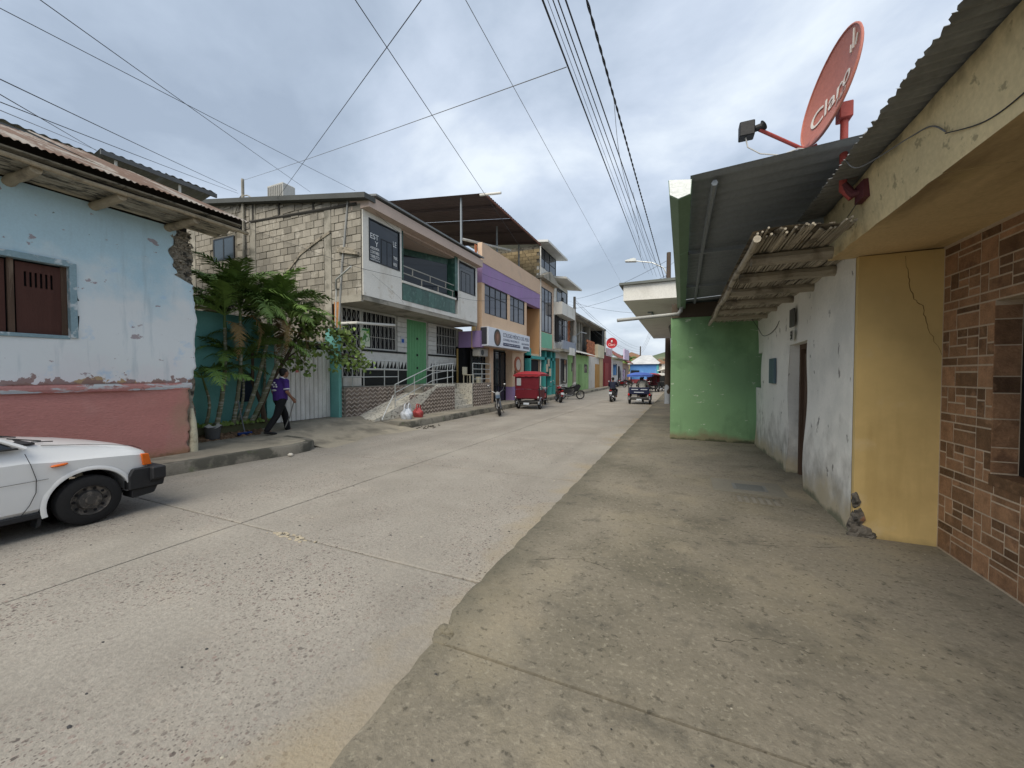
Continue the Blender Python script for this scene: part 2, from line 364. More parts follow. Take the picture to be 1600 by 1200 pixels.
def apron(u, v):
    x = -7.55-u*3.05; y = 6.42+3.4*v; z = -.002+.34*min(1, max(0, (-7.7-x)/2.2))**1.15
    x += .25*sin(pi*v)*(1-u)*-1+.1; kk = min(1, v*5); z = kk*z+(1-kk)*min(z, .196); return (x, y-.10*(1-v)*min(1, u*3), z+.004*sin(9*v+3*u))
b.grid(apron, 14, 14); struct(b.build('driveway_apron', M['walk2'], smooth=True))
struct(MB().box(-11, 6.9, -.15, -10.2, 9.8, .325).build('driveway_landing', M['walk2']))
M['crackdark'] = mat('crack_dirt', (.06, .055, .045), .98, bump=0)
for pts in ([(-.1, 4.35), (.35, 4.2), (.8, 4.28), (1.5, 4.55)], [(-1.2, 3.1), (-.8, 3.3), (-.5, 3.2)], [(.2, 2.6), (.5, 2.75), (.75, 2.7)]):
    P_ = [Vector((x, y, .0995)) for x, y in pts]; Q_ = []
    for i in range(len(P_)-1):
        for k in range(9): Q_.append(P_[i].lerp(P_[i+1], k/9)+Vector((random.uniform(-.015, .015), random.uniform(-.015, .015), 0)))
    o = MB().tube(Q_, [.0035*random.uniform(.3, 1.2) for _ in Q_], 4).build('pavement_crack', M['crackdark']); o.parent = walk
# concrete cover plates on the right pavement
t = thing('meter_cover', 'small grey rectangular meter cover set in pale cement near the white wall door', 'utility cover', (.85, 6.33, .1))
MB().box(.42, 6.03, .1, 1.3, 6.72, .106).build('cement_collar', mat('fresh_cement', (.18, .168, .138), .9, stains=[dict(col=(.2, .19, .15), scale=3, thr=.5, soft=.15, amt=.7)]), t)
MB().box(.68, 6.18, .106, 1.10, 6.5, .114).build('lid', mat('cover_lid', (.15, .155, .15), .8), t, bevel=.004)
b = MB(); [b.box(.72, 6.2+.06*k, .114, 1.06, 6.225+.06*k, .118) for k in range(5)]; b.build('lid_ribs', mat('cover_rib', (.11, .115, .11), .8), t)
t = thing('drain_cover', 'worn sunken concrete drain frame beside the grey meter cover', 'utility cover', (.9, 5.75, .1))
b = MB(); b.box(.62, 5.56, .1, 1.2, 5.60, .108); b.box(.62, 5.9, .1, 1.2, 5.94, .108); b.box(.62, 5.60, .1, .66, 5.9, .108); b.box(1.16, 5.60, .1, 1.2, 5.9, .108); b.build('cover_surround', M['walk'], t)
b = MB(); [b.box(.68+.08*k, 5.61, .1, .72+.08*k, 5.89, .105) for k in range(6)]; b.build('bars', M['kerb'], t)
# ------------------------------------------------------------------ right: yellow house with stone cladding
M['yellow'] = mat('yellow_paint', (.60, .44, .19), .9, var=.08, vs=1.1, bump=.05, bs=8, fine=.05, fs=6, stains=[dict(col=(.28, .21, .10), scale=2.2, thr=.2, soft=.25, amt=.7, zlo=.09, zhi=.5), dict(col=(.44, .31, .12), scale=4, thr=.56, soft=.12, amt=.4, st=(1, 1, .12)), dict(col=(.40, .28, .11), scale=1.2, thr=.5, soft=.25, amt=.6), dict(col=(.62, .5, .3), scale=2.5, thr=.6, soft=.12, amt=.5)])
M['slab'] = mat('yellow_slab_paint', (.64, .53, .31), .92, var=.12, vs=1.4, bump=.25, bs=22, stains=[dict(col=(.085, .075, .045), scale=2.3, thr=.54, soft=.16, amt=.6, st=(1, 1, .5)), dict(col=(.05, .047, .035), scale=2.4, thr=.3, soft=.25, amt=.75, zlo=3.34, zhi=2.95, det=9), dict(col=(.2, .17, .1), scale=9, thr=.6, soft=.05, amt=.6)])
M['soffit'] = mat('yellow_soffit', (.58, .44, .24), .92, var=.14, vs=1, bump=.2, bs=20, stains=[dict(col=(.16, .11, .055), scale=.9, thr=.5, soft=.2, amt=.75, st=(2.2, .5, 1)), dict(col=(.5, .38, .18), scale=2, thr=.6, soft=.1, amt=.5)])
M['rust'] = mat('rusty_sheet', (.125, .082, .062), .85, var=.2, vs=1.5, stains=[dict(col=(.27, .255, .235), scale=1.1, thr=.49, soft=.1, amt=.85, st=(.5, 2.5, 1)), dict(col=(.09, .05, .035), scale=3, thr=.57, soft=.1, amt=.8)])
M['sheet'] = mat('old_zinc_sheet', (.24, .25, .25), .6, var=.15, vs=2, metal=.25, stains=[dict(col=(.12, .12, .115), scale=1.5, thr=.5, soft=.2, amt=.7), dict(col=(.2, .12, .07), scale=4, thr=.62, soft=.08, amt=.6)])
M['zinc'] = mat('bright_zinc_sheet', (.55, .58, .58), .45, metal=.4, var=.1)
M['grout'] = mat('pale_grout', (.52, .42, .31), .95, bump=.3, bs=90)
M['stone'] = mat('brown_stone', (.25, .14, .078), .6, var=.28, vs=11, fine=.16, fs=70, bump=.7, bs=30, bd=.014, rnd=.55, coord='pos', stains=[dict(col=(.36, .21, .12), scale=7, thr=.55, soft=.12, amt=.7), dict(col=(.09, .045, .03), scale=5, thr=.57, soft=.1, amt=.6)])
M['iron'] = mat('black_iron', (.012, .012, .013), .5, bump=.05); M['dark'] = mat('dark_interior', (.012, .012, .014), .9, bump=0, fine=0)
yh = thing('yellow_house', 'yellow house with brown stone cladding, barred window and thick stained slab roof', 'house', (2.2, 4.8, .1))
b = MB(); b.box(2.2005, -2, .1, 2.4, 2.95, 2.9); b.box(2.2005, 4.22, .1, 2.4, 4.9, 2.9); b.box(2.2005, 2.95, .1, 2.4, 4.22, .94); b.box(2.2005, 2.95, 2.29, 2.4, 4.22, 2.9)
wall = b.build('wall', M['grout'], yh)
MB().box(1.582, 4.88, .09, 2.4, 4.936, 2.88).build('pilaster', M['yellow'], yh); MB().box(1.60, 4.937, .09, 2.4, 5.3, 3.1).build('wall_return', M['yellow'], yh)
TILE = [(0, 0, .45, .09), (.45, 0, 1, .09), (0, .09, .4, .31), (.4, .09, 1, .155), (.4, .155, 1, .31), (0, .31, .2, .43), (.2, .31, .43, .48), (.43, .31, .71, .40), (.71, .31, 1, .40), (.43, .40, .71, .48),
        (.71, .40, 1, .52), (0, .43, .2, .6), (.2, .48, .71, .6), (.71, .52, 1, .6)]
bm1 = MB().box(-.5, -.5, -.5, .5, .5, .5).mesh('stone', M['stone'], bevel=.0)
TW, TH = .47, .5
def stones(yA, dirn, z0, ncol, nrow, inwin, par, xface, axis='y', count=[0]):
    for c in range(ncol):
        for r in range(nrow):
            for (u0, v0, u1, v1) in TILE:
                a0, a1 = (c+u0)*TW, (c+u1)*TW
                t1, t0 = z0-(r+v0/.6)*TH, z0-(r+v1/.6)*TH
                t0 = max(t0, .1)
                if t1-t0 < .02: continue
                y1, y0 = yA-a0, yA-a1
                if inwin:
                    lo, hi, zl, zh = inwin
                    if y0 > lo-.01 and y1 < hi+.01 and t0 > zl-.01 and t1 < zh+.01: continue
                    if y1 > lo and y0 < hi and t1 > zl and t0 < zh:
                        if y0 < hi < y1 and hi-y0 < y1-hi+.2: y0 = hi
                        elif t0 < zh < t1 : t0 = zh
                        elif t0 < zl < t1: t1 = zl
                        elif y0 < lo < y1: y1 = lo
                        else: continue
                    if y1 > lo and y0 < hi and t1 > zl and t0 < zh: continue
                if y1-y0 < .025 or t1-t0 < .02: continue
                g = .007; d = random.uniform(.0003, .0022)
                link('stone', bm1, par, None, (xface-d/2+.0005, (y0+y1)/2, (t0+t1)/2), (d+.014, y1-y0-2*g, t1-t0-2*g), (0, random.uniform(-.008, .008), 0)); count[0] += 1
    return count[0]
stones(4.865, -1, 2.87, 5, 6, (2.95, 4.22, .94, 2.29), yh, 2.205)
b = MB()      # cladding beyond the picture's edge, joined
for c in range(5, 14):
    for r in range(6):
        for (u0, v0, u1, v1) in TILE:
            y1, y0 = 4.865-(c+u0)*TW, 4.865-(c+u1)*TW; t1, t0 = 2.87-(r+v0/.6)*TH, max(.1, 2.87-(r+v1/.6)*TH)
            if t1-t0 > .03: b.box(2.1965-random.uniform(0, .002), y0+.007, t0+.007, 2.206, y1-.007, t1-.007)
struct(b.build('stone_infill', M['stone'], yh), 'stuff')
# stone-clad reveal of the window, then frame and bars
z = .955
for h in (.09, .11, .22, .2, .13, .24, .2, .11):
    link('stone', bm1, yh, None, (2.272, 4.224, z+h/2), (.144, .010, h-.009)); z += h
b = MB(); b.box(2.193, 2.95, .86, 2.40, 4.23, .947); b.build('window_sill', M['stone'], yh)
b = MB(); b.box(2.345, 2.97, .95, 2.385, 3.01, 2.28); b.box(2.345, 4.17, .95, 2.385, 4.21, 2.28); b.box(2.345, 3.01, .95, 2.385, 4.17, .99); b.box(2.345, 3.01, 2.24, 2.385, 4.17, 2.28); b.box(2.345, 3.01, 1.62, 2.385, 4.17, 1.65)
wf = b.build('window_frame', M['iron'], yh)
MB().box(2.39, 2.96, .95, 2.398, 4.21, 2.28).build('pane', glass('dark_window_glass', (.006, .006, .007)), wf)
for k in range(10): link('window_bar', MB().box(-.008, -.008, 0, .008, .008, 1.25).mesh('window_bar', M['iron']), yh, None, (2.335, 4.1-.11*k, .99))
# slab roof in three cast lengths with a slanting front
cuts = [4.96, 4.0, 3.06, -2]
for i in range(3):
    y1, y0 = cuts[i]-.003, cuts[i+1]+.003
    pr = [(1.36, 2.88), (1.315, 3.33), (2.6, 3.33), (2.6, 2.90)]
    b = MB(); n = 7
    for k in range(n+1):
        y = y0+(y1-y0)*k/n
        b.v += [(x+(random.uniform(-.006, .006) if x < 2 else 0), y, zz_+(random.uniform(-.005, .005) if x < 2 else 0)) for x, zz_ in pr]
    for k in range(n):
        o = k*4; b.f += [(o, o+1, o+5, o+4), (o+1, o+2, o+6, o+5), (o+2, o+3, o+7, o+6), (o+3, o, o+4, o+7)]; b.m += [0, 0, 0, 1]
    b.f += [(3, 2, 1, 0), (n*4, n*4+1, n*4+2, n*4+3)]; b.m += [0, 0]
    b.build('slab_section', [M['slab'], M['soffit']], yh)
for i, y in enumerate((5.02, 4.2, 3.4, 2.6, 1.8, 1.0, .2)):
    corr((1.10, y, 3.335+.004*(i % 2)), (0, -1, 0), (1, 0, .09), .84, 2.2, jag=.012).build('corrugated_sheet', M['sheet'], yh)
# a crack in the pilaster plaster, as a thin open groove filled dark
def crack(name, pts, n, w, m, par):
    b = MB(); pts = [Vector(p) for p in pts]
    L2 = []
    for i, p in enumerate(pts[:-1]):
        for k in range(6): L2.append(p.lerp(pts[i+1], k/6)+Vector([random.uniform(-.008, .008)*(1-abs(c)) for c in n]))
    L2.append(pts[-1]); b.tube(L2, [w*random.uniform(.4, 1.1)*(.3+.7*sin(pi*(i+1)/(len(L2)+1))) for i in range(len(L2))], 4); return b.build(name, m, par)
crack('crack', [(1.93, 4.879, 2.84), (1.95, 4.879, 2.65), (1.99, 4.879, 2.45), (2.06, 4.879, 2.36), (2.1, 4.879, 2.15), (2.2, 4.879, 1.9)], (0, 1, 0), .004, mat('crack_shadow', (.2, .13, .05), .95), yh)
# broken foot between the yellow pilaster and the white wall
M['rubble'] = mat('broken_plaster', (.16, .145, .125), .95, var=.3, vs=6, bump=.8, bs=18, bd=.03, stains=[dict(col=(.04, .038, .035), scale=8, thr=.5, soft=.1, amt=.9), dict(col=(.3, .13, .06), scale=5, thr=.6, soft=.06, amt=.7)])
b = MB()
rk = random.Random(3)
for (x, z, rx, rz) in ((1.60, .46, .035, .085), (1.625, .30, .055, .09), (1.66, .16, .08, .06), (1.585, .2, .05, .08), (1.71, .12, .05, .03), (1.60, .11, .06, .04)):
    o0 = len(b.v); b.ell((x, 4.885, z), (rx, .026, rz), 9, 7)
    b.v[o0:] = [(p[0]+rk.uniform(-.014, .014), p[1]+rk.uniform(-.008, .004), p[2]+rk.uniform(-.014, .014)) for p in b.v[o0:]]
b.build('broken_corner', M['rubble'], yh)
# ------------------------------------------------------------------ right: white adobe house
M['white'] = mat('limewash', (.80, .79, .745), .92, var=.07, vs=1.3, bump=.35, bs=9, bd=.02, fine=.04,
    stains=[dict(col=(.60, .61, .58), scale=1.3, thr=.5, soft=.15, amt=.6), dict(col=(.23, .215, .19), scale=4, thr=.12, soft=.38, amt=.75, zlo=.1, zhi=2.5, st=(1, 1, .7), det=10), dict(col=(.47, .40, .27), scale=1.6, thr=.08, soft=.25, amt=.8, zlo=.1, zhi=.95, det=9),
            dict(col=(.13, .12, .11), scale=7, thr=.645, soft=.03, amt=.75, st=(1, 1, .6), det=9), dict(col=(.11, .12, .08), scale=2.2, thr=.22, soft=.2, amt=.8, zlo=.08, zhi=.45)])
wh = thing('white_house', 'low white limewashed house with recessed brown door and cane eave', 'house', (1.6, 7.5, .1))
def wavy(x, y, z):
    k = min(1, max(0, (y-4.92)/1.2)); return x+k*(.022*sin(1.7*y+.9*z)+.014*sin(4.1*z+2.3*y))
def wallgrid(y0, y1, z0, z1, xx=1.58):
    ny, nz = max(2, int((y1-y0)/.12)), max(2, int((z1-z0)/.12))
    return lambda u, v: (wavy(xx, y0+(y1-y0)*u, z0+(z1-z0)*v), y0+(y1-y0)*u, z0+(z1-z0)*v), ny, nz
b = MB()
for (y0, y1, z0, z1) in ((4.94, 6.52, .09, 3.2), (6.52, 7.62, 2.2, 3.2), (7.62, 9.75, .09, 3.2), (9.75, 10.42, .09, 1.42), (9.75, 10.42, 2.2, 3.2)):
    f, ny, nz = wallgrid(y0, y1, z0, z1); b.grid(f, ny, nz)
# reveals of door and window
for (y, z0, z1, s) in ((7.62, .09, 2.2, 1), (6.52, .09, 2.2, 1), (9.75, 1.42, 2.2, 1)):
    b.grid(lambda u, v: (wavy(1.58, y, z0+(z1-z0)*v)+.42*u, y+.01*sin(9*v+4*u), z0+(z1-z0)*v), 4, 16)
b.grid(lambda u, v: (wavy(1.58, 6.52+1.1*v, 2.2)+.42*u, 6.52+1.1*v, 2.2), 3, 6)
b.grid(lambda u, v: (wavy(1.58, 9.75+.67*v, 1.42)+.3*u, 9.75+.67*v, 1.42), 3, 6); b.grid(lambda u, v: (wavy(1.58, 9.75+.67*v, 2.2)+.3*u, 9.75+.67*v, 2.2), 3, 6)
b.grid(lambda u, v: (1.7+1.8*u, 4.95, .1+3.1*v), 2, 2)
b.build('wall', M['white'], wh, smooth=2)
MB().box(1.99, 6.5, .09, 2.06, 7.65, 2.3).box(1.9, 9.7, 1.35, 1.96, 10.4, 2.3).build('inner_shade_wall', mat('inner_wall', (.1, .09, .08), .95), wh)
M['oldwood'] = mat('old_brown_wood', (.10, .062, .042), .8, var=.2, vs=2, bump=.5, bs=18, stretch=(8, 8, .6), bd=.01, stains=[dict(col=(.24, .18, .13), scale=3, thr=.55, soft=.12, amt=.6, st=(6, 6, .5))])
d = MB().box(1.80, 6.58, .12, 1.84, 7.54, 2.14).build('door', M['oldwood'], wh)
b = MB(); b.box(1.74, 6.52, .1, 1.86, 6.6, 2.2); b.box(1.74, 7.52, .1, 1.86, 7.6, 2.2); b.box(1.74, 6.6, 2.12, 1.86, 7.52, 2.2); b.build('frame', M['oldwood'], d)
b = MB(); [b.box(1.785, 6.66+.31*k, .25, 1.8, 6.9+.31*k, 2.05) for k in range(3)]; b.build('panel', M['oldwood'], d)
M['cane'] = mat('weathered_cane', (.36, .325, .26), .9, var=.25, vs=5, bump=.4, bs=30, stretch=(5, .7, 5), rnd=.3, stains=[dict(col=(.07, .06, .05), scale=3, thr=.55, soft=.1, amt=.7)])
M['beam'] = mat('weathered_beam', (.35, .315, .25), .9, var=.22, vs=4, bump=.6, bs=14, stretch=(.7, 6, 6), stains=[dict(col=(.1, .085, .065), scale=3, thr=.52, soft=.12, amt=.7)])
for k, (y, zz_) in enumerate(((4.62, 2.83), (5.48, 2.84), (6.42, 2.85), (7.36, 2.86), (8.35, 2.87), (9.35, 2.88))):
    b = MB(); n = 7; xe = 1.3 if k == 0 else 1.66
    pts = [(.63+i*(xe-.63)/n, y+random.uniform(-.012, .012), zz_+.055+random.uniform(-.006, .006)) for i in range(n+1)]
    b.tube(pts, [(.055, .062)]*(n+1), 8); b.build('beam', M['beam'], wh, smooth=True)
for k in range(46):
    x = .60+k*.0222; y0 = 3.95+random.uniform(-.09, .22)+(.85 if x > 1.28 else 0); zc = 2.955+random.uniform(-.006, .006)
    pts = [(x+random.uniform(-.006, .006)+.012*sin(i+k), y0+(10.3-y0)*i/8, zc+.006*sin(2.2*i+k)) for i in range(9)]
    MB().tube(pts, random.uniform(.0085, .0115), 6).build('cane', M['cane'], wh, smooth=True)
pts = [(.585+.012*sin(i*1.3), 3.95+6.35*i/14, 2.90+.012*sin(i*.9)) for i in range(15)]
MB().tube(pts, .032, 8).build('eave_pole', M['cane'], wh, smooth=True)
b = MB()   # mud bedding above the canes, lumpy at the open end
b.grid(lambda u, v: (.56+1.06*u, 4.02+(.75 if u > .68 else 0)+6.3*v, 2.985+.02*sin(7*u+5*v)), 16, 20)
for k in range(40): b.ell((random.uniform(.6, 1.3), random.uniform(4.08, 4.3), 2.985+random.uniform(0, .015)), (random.uniform(.02, .05), random.uniform(.03, .08), random.uniform(.012, .025)), 7, 5)
b.build('mud_bedding', mat('dry_mud', (.24, .21, .165), .97, var=.3, vs=5, bump=.6, bs=25, stains=[dict(col=(.06, .055, .05), scale=5, thr=.5, soft=.1, amt=.8), dict(col=(.4, .27, .12), scale=4, thr=.62, soft=.06, amt=.7)]), wh)
# meter box, house number, small plaque
t = tag(MB().box(1.545, 7.16, 2.46, 1.575, 7.38, 2.74).build('meter_box', mat('grey_meter_box', (.10, .10, .095), .6), bevel=.006), 'small dark electricity meter box above the white wall door', 'meter box')
nb = tag(MB().box(1.556, 7.2, 2.25, 1.57, 7.36, 2.41).build('number_plate', mat('number_plate_paint', (.55, .55, .52), .7)), 'little painted house number plate under the meter box', 'number plate')
lettering('58', (1.5555, 7.345, 2.265), (0, -1, 0), (0, 0, 1), .13, .13, M['dark'], nb)
t = tag(MB().box(1.54, 8.42, 1.55, 1.58, 8.86, 2.02).build('plaque', mat('blue_grey_plaque', (.09, .14, .17), .5), bevel=.004), 'narrow blue grey plaque fixed on the white wall by the door', 'plaque')
# the new sheet roof over the white house and its gutter
M['roofdark'] = mat('dark_roof_sheet', (.24, .27, .30), .7, var=.12, vs=1, metal=.1, stains=[dict(col=(.31, .335, .35), scale=1.2, thr=.52, soft=.2, amt=.5)], stretch=(1, .4, 1))
M['green'] = mat('green_wall_paint', (.20, .35, .18), .85, var=.08, vs=1.2, bump=.22, bs=12, fine=.04,
    stains=[dict(col=(.12, .22, .11), scale=5, thr=.57, soft=.12, amt=.4, st=(1, 1, .12)), dict(col=(.21, .355, .195), scale=1, thr=.5, soft=.2, amt=.6), dict(col=(.58, .64, .52), scale=4.5, thr=.66, soft=.02, amt=.75, st=(1, 1, 3), det=9), dict(col=(.10, .2, .095), scale=1.3, thr=.52, soft=.2, amt=.6), dict(col=(.21, .18, .11), scale=1.5, thr=.12, soft=.22, amt=.9, zlo=.1, zhi=.7), dict(col=(.05, .06, .035), scale=3, thr=.25, soft=.15, amt=.8, zlo=.08, zhi=.35)])
M['guttergreen'] = mat('green_gutter_paint', (.155, .245, .165), .55, var=.08, vs=2, metal=.1, bump=.05)
rt = thing('sheet_roof', 'broad dark metal sheet roof with green gutter sailing over the white house', 'roof', (1, 7, 3.5))
cutsy = [3.86, 5.4, 6.95, 8.5, 10.05, 11.3]
for i in range(5):
    corr((.05, cutsy[i+1]+.02, 3.50+.004*(i % 2)), (0, -1, 0), (1, 0, .055), cutsy[i+1]-cutsy[i]+.02, 4.6, pitch=.19, amp=.012, spw=8).build('roof_sheet', M['roofdark'], rt)
for i, (a, c) in enumerate(((3.85, 5.62), (5.63, 7.4), (7.41, 9.2), (9.21, 11.0))):
    b = MB(); b.prism([(-.135, 3.50), (-.125, 3.36), (-.05, 3.31), (.055, 3.34), (.062, 3.475), (.05, 3.475), (.045, 3.352), (-.05, 3.325), (-.11, 3.37), (-.122, 3.50)], 'y', a, c)
    b.build('gutter', M['guttergreen'], rt)
MB().prism([(-.128, 3.50), (-.12, 3.365), (-.05, 3.318), (.05, 3.345), (.058, 3.47)], 'y', 3.842, 3.849).build('gutter_end', M['zinc'], rt)
MB().tube([(.25, 3.95, 3.45), (.24, 6.3, 3.455), (.26, 10.4, 3.46)], .028, 6).build('purlin', M['roofdark'], rt)
for yy in (6.1, 8.4): MB().box(.06, yy-.025, 3.43, 2.5, yy+.025, 3.48).build('rafter', M['roofdark'], rt)
# the green house beyond, projecting to the kerb side
gh = thing('green_house', 'green painted house wall standing across the pavement with brown board above', 'house', (.6, 10.45, .1))
b = MB(); b.grid(lambda u, v: (-.27+1.98*u, 10.42+.008*sin(6*u+4*v), .09+3.03*v), 18, 24); b.grid(lambda u, v: (-.27, 10.42+5.6*u, .09+3.03*v), 6, 6); b.box(1.7, 10.43, .1, 4, 16, 3.4); b.box(-.262, 10.5, 3.05, 3.9, 16, 3.11)
b.build('wall', M['green'], gh)
b = MB(); b.box(-.25, 10.38, 3.12, 1.75, 10.45, 3.46); b.build('fascia_board', mat('brown_board', (.075, .058, .042), .85, bump=.4, bs=12, stretch=(.6, 6, 6)), gh)
pale = mat('pale_concrete_paint', (.66, .65, .61), .85, var=.06, stains=[dict(col=(.4, .38, .33), scale=.8, thr=.55, soft=.15, amt=.6)])
M['pale'] = pale
os_ = thing('overhang_slab', 'white concrete overhang above the pavement beyond the green house', 'overhang', (-.8, 16, 3.7))
b = MB(); b.prism([(-1.44, 3.66), (-1.44, 4.06), (2.5, 4.06), (2.5, 3.62)], 'y', 10.5, 22.2); b.build('slab', pale, os_)
b = MB(); b.prism([(-1.54, 4.06), (-1.54, 4.12), (2.5, 4.16), (2.5, 4.08)], 'y', 10.42, 22.4); b.build('capping', mat('dark_capping', (.13, .14, .13), .8), os_)
MB().box(-.9, 12.6, 3.6, -.86, 13.6, 3.66).box(-1.0, 12.6, 3.61, -.9, 12.63, 3.655).build('lamp_bracket', M['roofdark'], os_)
pp = MB(); pp.tube([(-.04, 10.6, 3.33), (-.06, 10.36, 3.28), (-.1, 10.2, 3.2)], .04, 8)
pp.tube([(-.02, 10.05, 3.36), (-.05, 10.05, 3.22), (-.10, 10.03, 3.16), (-1.46, 9.6, 3.40-.37)], .042, 10)
tag(pp.build('drain_pipe', mat('grey_plastic_pipe', (.36, .36, .34), .5), smooth=True), 'grey plastic drain pipe jutting from the end of the green gutter', 'pipe')
# ------------------------------------------------------------------ satellite dish on the yellow slab
c0 = Vector((1.165, 4.1, 4.10)); toC = (Vector((0, 0, 1.72))-c0).normalized()
rt_ = Vector((0, 0, 1)).cross(toC).normalized(); up_ = toC.cross(rt_)
nrm = (rt_*-.88+up_*.37+toC*.30).normalized()
maj = (rt_*.393+up_*.92); maj = (maj-nrm*maj.dot(nrm)).normalized(); mnr = nrm.cross(maj)
if mnr.dot(rt_*-.92+up_*.39) < 0: mnr = -mnr
Rr = (maj*.863-mnr*.62).normalized(); Uu = nrm.cross(Rr)
RA, RB = .415, .395
sag = lambda p: .4*((p-c0).dot(maj)**2+(p-c0).dot(mnr)**2)
ds = thing('satellite_dish', 'big faded red satellite dish with white lettering on a pole over the slab', 'satellite dish', (1.25, 4.1, 3.2))
M['dish'] = mat('faded_red_dish', (.42, .15, .115), .55, var=.1, vs=3, bump=.05, stains=[dict(col=(.16, .06, .055), scale=3.2, thr=.38, soft=.12, amt=.85, zlo=3.75, zhi=4.12, st=(2.5, 2.5, .5)), dict(col=(.5, .2, .12), scale=2, thr=.52, soft=.2, amt=.4)])
M['dishpole'] = mat('faded_red_pole', (.37, .075, .065), .6, var=.15, vs=5)
b = MB(); nr, na = 7, 40
vs_ = [c0]; fs_ = []
for i in range(1, nr+1):
    for j in range(na):
        a = 2*pi*j/na; p = c0+maj*(RA*i/nr*cos(a))+mnr*(RB*i/nr*sin(a)); vs_.append(p+nrm*sag(p))
fs_ = [(0, 1+j, 1+(j+1) % na) for j in range(na)]+[(1+i*na+j, 1+(i+1)*na+j, 1+(i+1)*na+(j+1) % na, 1+i*na+(j+1) % na) for i in range(nr-1) for j in range(na)]
nv_ = len(vs_); vs_ += [Vector(p)-nrm*.012 for p in vs_]; fs_ += [tuple(nv_+i for i in reversed(f)) for f in fs_]
o_ = 1+(nr-1)*na; fs_ += [(o_+j, o_+(j+1) % na, nv_+o_+(j+1) % na, nv_+o_+j) for j in range(na)]
b.add(vs_, fs_); b.build('reflector', M['dish'], ds, smooth=True)
rim = [Vector(vs_[o_+j]) for j in range(na)]; rim.append(rim[0]); MB().tube(rim, .009, 6, cap=False).build('rim', M['dish'], ds, smooth=True)
wm = mat('white_lettering', (.66, .62, .58), .7, bump=0)
wf_ = lambda p: sag(p)+.006
lettering('Claro', c0-Rr*.30-Uu*.12, Rr, Uu, .50, .18, wm, ds, warp=wf_)
lettering('HD', c0+Rr*.03-Uu*.22, Rr, Uu, .13, .08, mat('grey_lettering', (.34, .26, .24), .7, bump=0), ds, warp=wf_)
b = MB()
for (a, c, e, f) in ((.215, .105, .235, .16), (.255, .095, .315, .22), (.295, .07, .35, .115)):
    p, q = c0+Rr*a+Uu*c, c0+Rr*e+Uu*f; b.tube([p+nrm*(sag(p)+.006), q+nrm*(sag(q)+.006)], .008, 5)
b.build('emblem', wm, ds)
foot = c0-maj*.42
MB().tube([(1.27, 4.08, 3.18), (1.215, 4.1, 3.26), (1.215, 4.1, 3.93)], .028, 10).build('mast', M['dishpole'], ds, smooth=True)
b = MB(); b.box(1.17, 4.05, 3.84, 1.26, 4.16, 3.97); b.tube([(1.215, 4.1, 3.92), c0+maj*-.1-nrm*.02], .03, 8); b.build('clamp', M['dishpole'], ds, bevel=.006)
b = MB(); b.tube([(1.22, 4.1, 3.3), (1.27, 4.06, 3.2), (1.335, 4.0, 3.19)], .032, 8); b.box(1.29, 3.92, 3.12, 1.345, 4.09, 3.26); b.build('wall_bracket', mat('maroon_bracket', (.12, .035, .04), .6), ds)
MB().tube([c0-maj*.39-nrm*.02, c0-maj*.44+nrm*.04, (.61, 4.1, 3.915)], .016, 8).build('feed_arm', M['dishpole'], ds, smooth=True)
b = MB(); b.box(.45, 4.04, 3.86, .57, 4.15, 3.99); b.tube([(.57, 4.1, 3.93), (.63, 4.1, 3.94), (.645, 4.1, 3.95)], [.028, .03, .05], 12); b.build('receiver', mat('black_receiver', (.02, .021, .023), .55), ds, bevel=.008)
MB().tube([(.5, 4.08, 3.87), (.52, 4.08, 3.77), (.62, 4.1, 3.70), (.78, 4.12, 3.66), (.9, 4.1, 3.68), (1.1, 4.1, 3.62), (1.25, 4.0, 3.6), (1.4, 3.8, 3.66)], .006, 6).build('feed_cable', mat('white_cable', (.5, .5, .48), .6), ds, smooth=True)
# ------------------------------------------------------------------ left: blue and pink adobe house
M['blue'] = mat('faded_blue_limewash', (.46, .64, .73), .92, var=.07, vs=1.0, fine=.05, bump=.3, bs=11, bd=.015,
    stains=[dict(col=(.74, .765, .765), scale=1.5, thr=-.06, soft=.34, amt=.95, zlo=2.4, zhi=4.5, det=9),
            dict(col=(.73, .70, .72), scale=1.6, thr=.2, soft=.25, amt=.7, zlo=1.5, zhi=3.2, det=9),
            dict(col=(.40, .58, .76), scale=2.2, thr=.6, soft=.1, amt=.7),
            dict(col=(.30, .22, .23), scale=3.4, thr=.65, soft=.015, amt=.8, det=11, st=(1, 1, 1.4)),
            dict(col=(.42, .29, .15), scale=3.1, thr=.36, soft=.015, amt=.95, det=8, zlo=1.50, zhi=2.2),
            dict(col=(.27, .17, .15), scale=6, thr=.41, soft=.015, amt=.9, det=9, zlo=1.55, zhi=2.3),
            dict(col=(.07, .065, .06), scale=8, thr=.72, soft=.02, amt=.9),
            dict(col=(.32, .42, .47), scale=5, thr=.56, soft=.15, amt=.45, st=(1, 1, .12))])
M['pink'] = mat('faded_pink_render', (.55, .245, .215), .9, var=.1, vs=1.5, fine=.08, bump=.75, bs=34, bd=.02, stretch=(1, .6, 1.5),
    stains=[dict(col=(.42, .3, .2), scale=1.5, thr=.15, soft=.3, amt=.6, zlo=4.4, zhi=3.2, axis=1), dict(col=(.62, .33, .29), scale=1.4, thr=.52, soft=.2, amt=.6), dict(col=(.36, .20, .11), scale=1.7, thr=.1, soft=.25, amt=.75, zlo=.15, zhi=.8), dict(col=(.2, .13, .07), scale=3, thr=.2, soft=.2, amt=.7, zlo=.15, zhi=.45)])
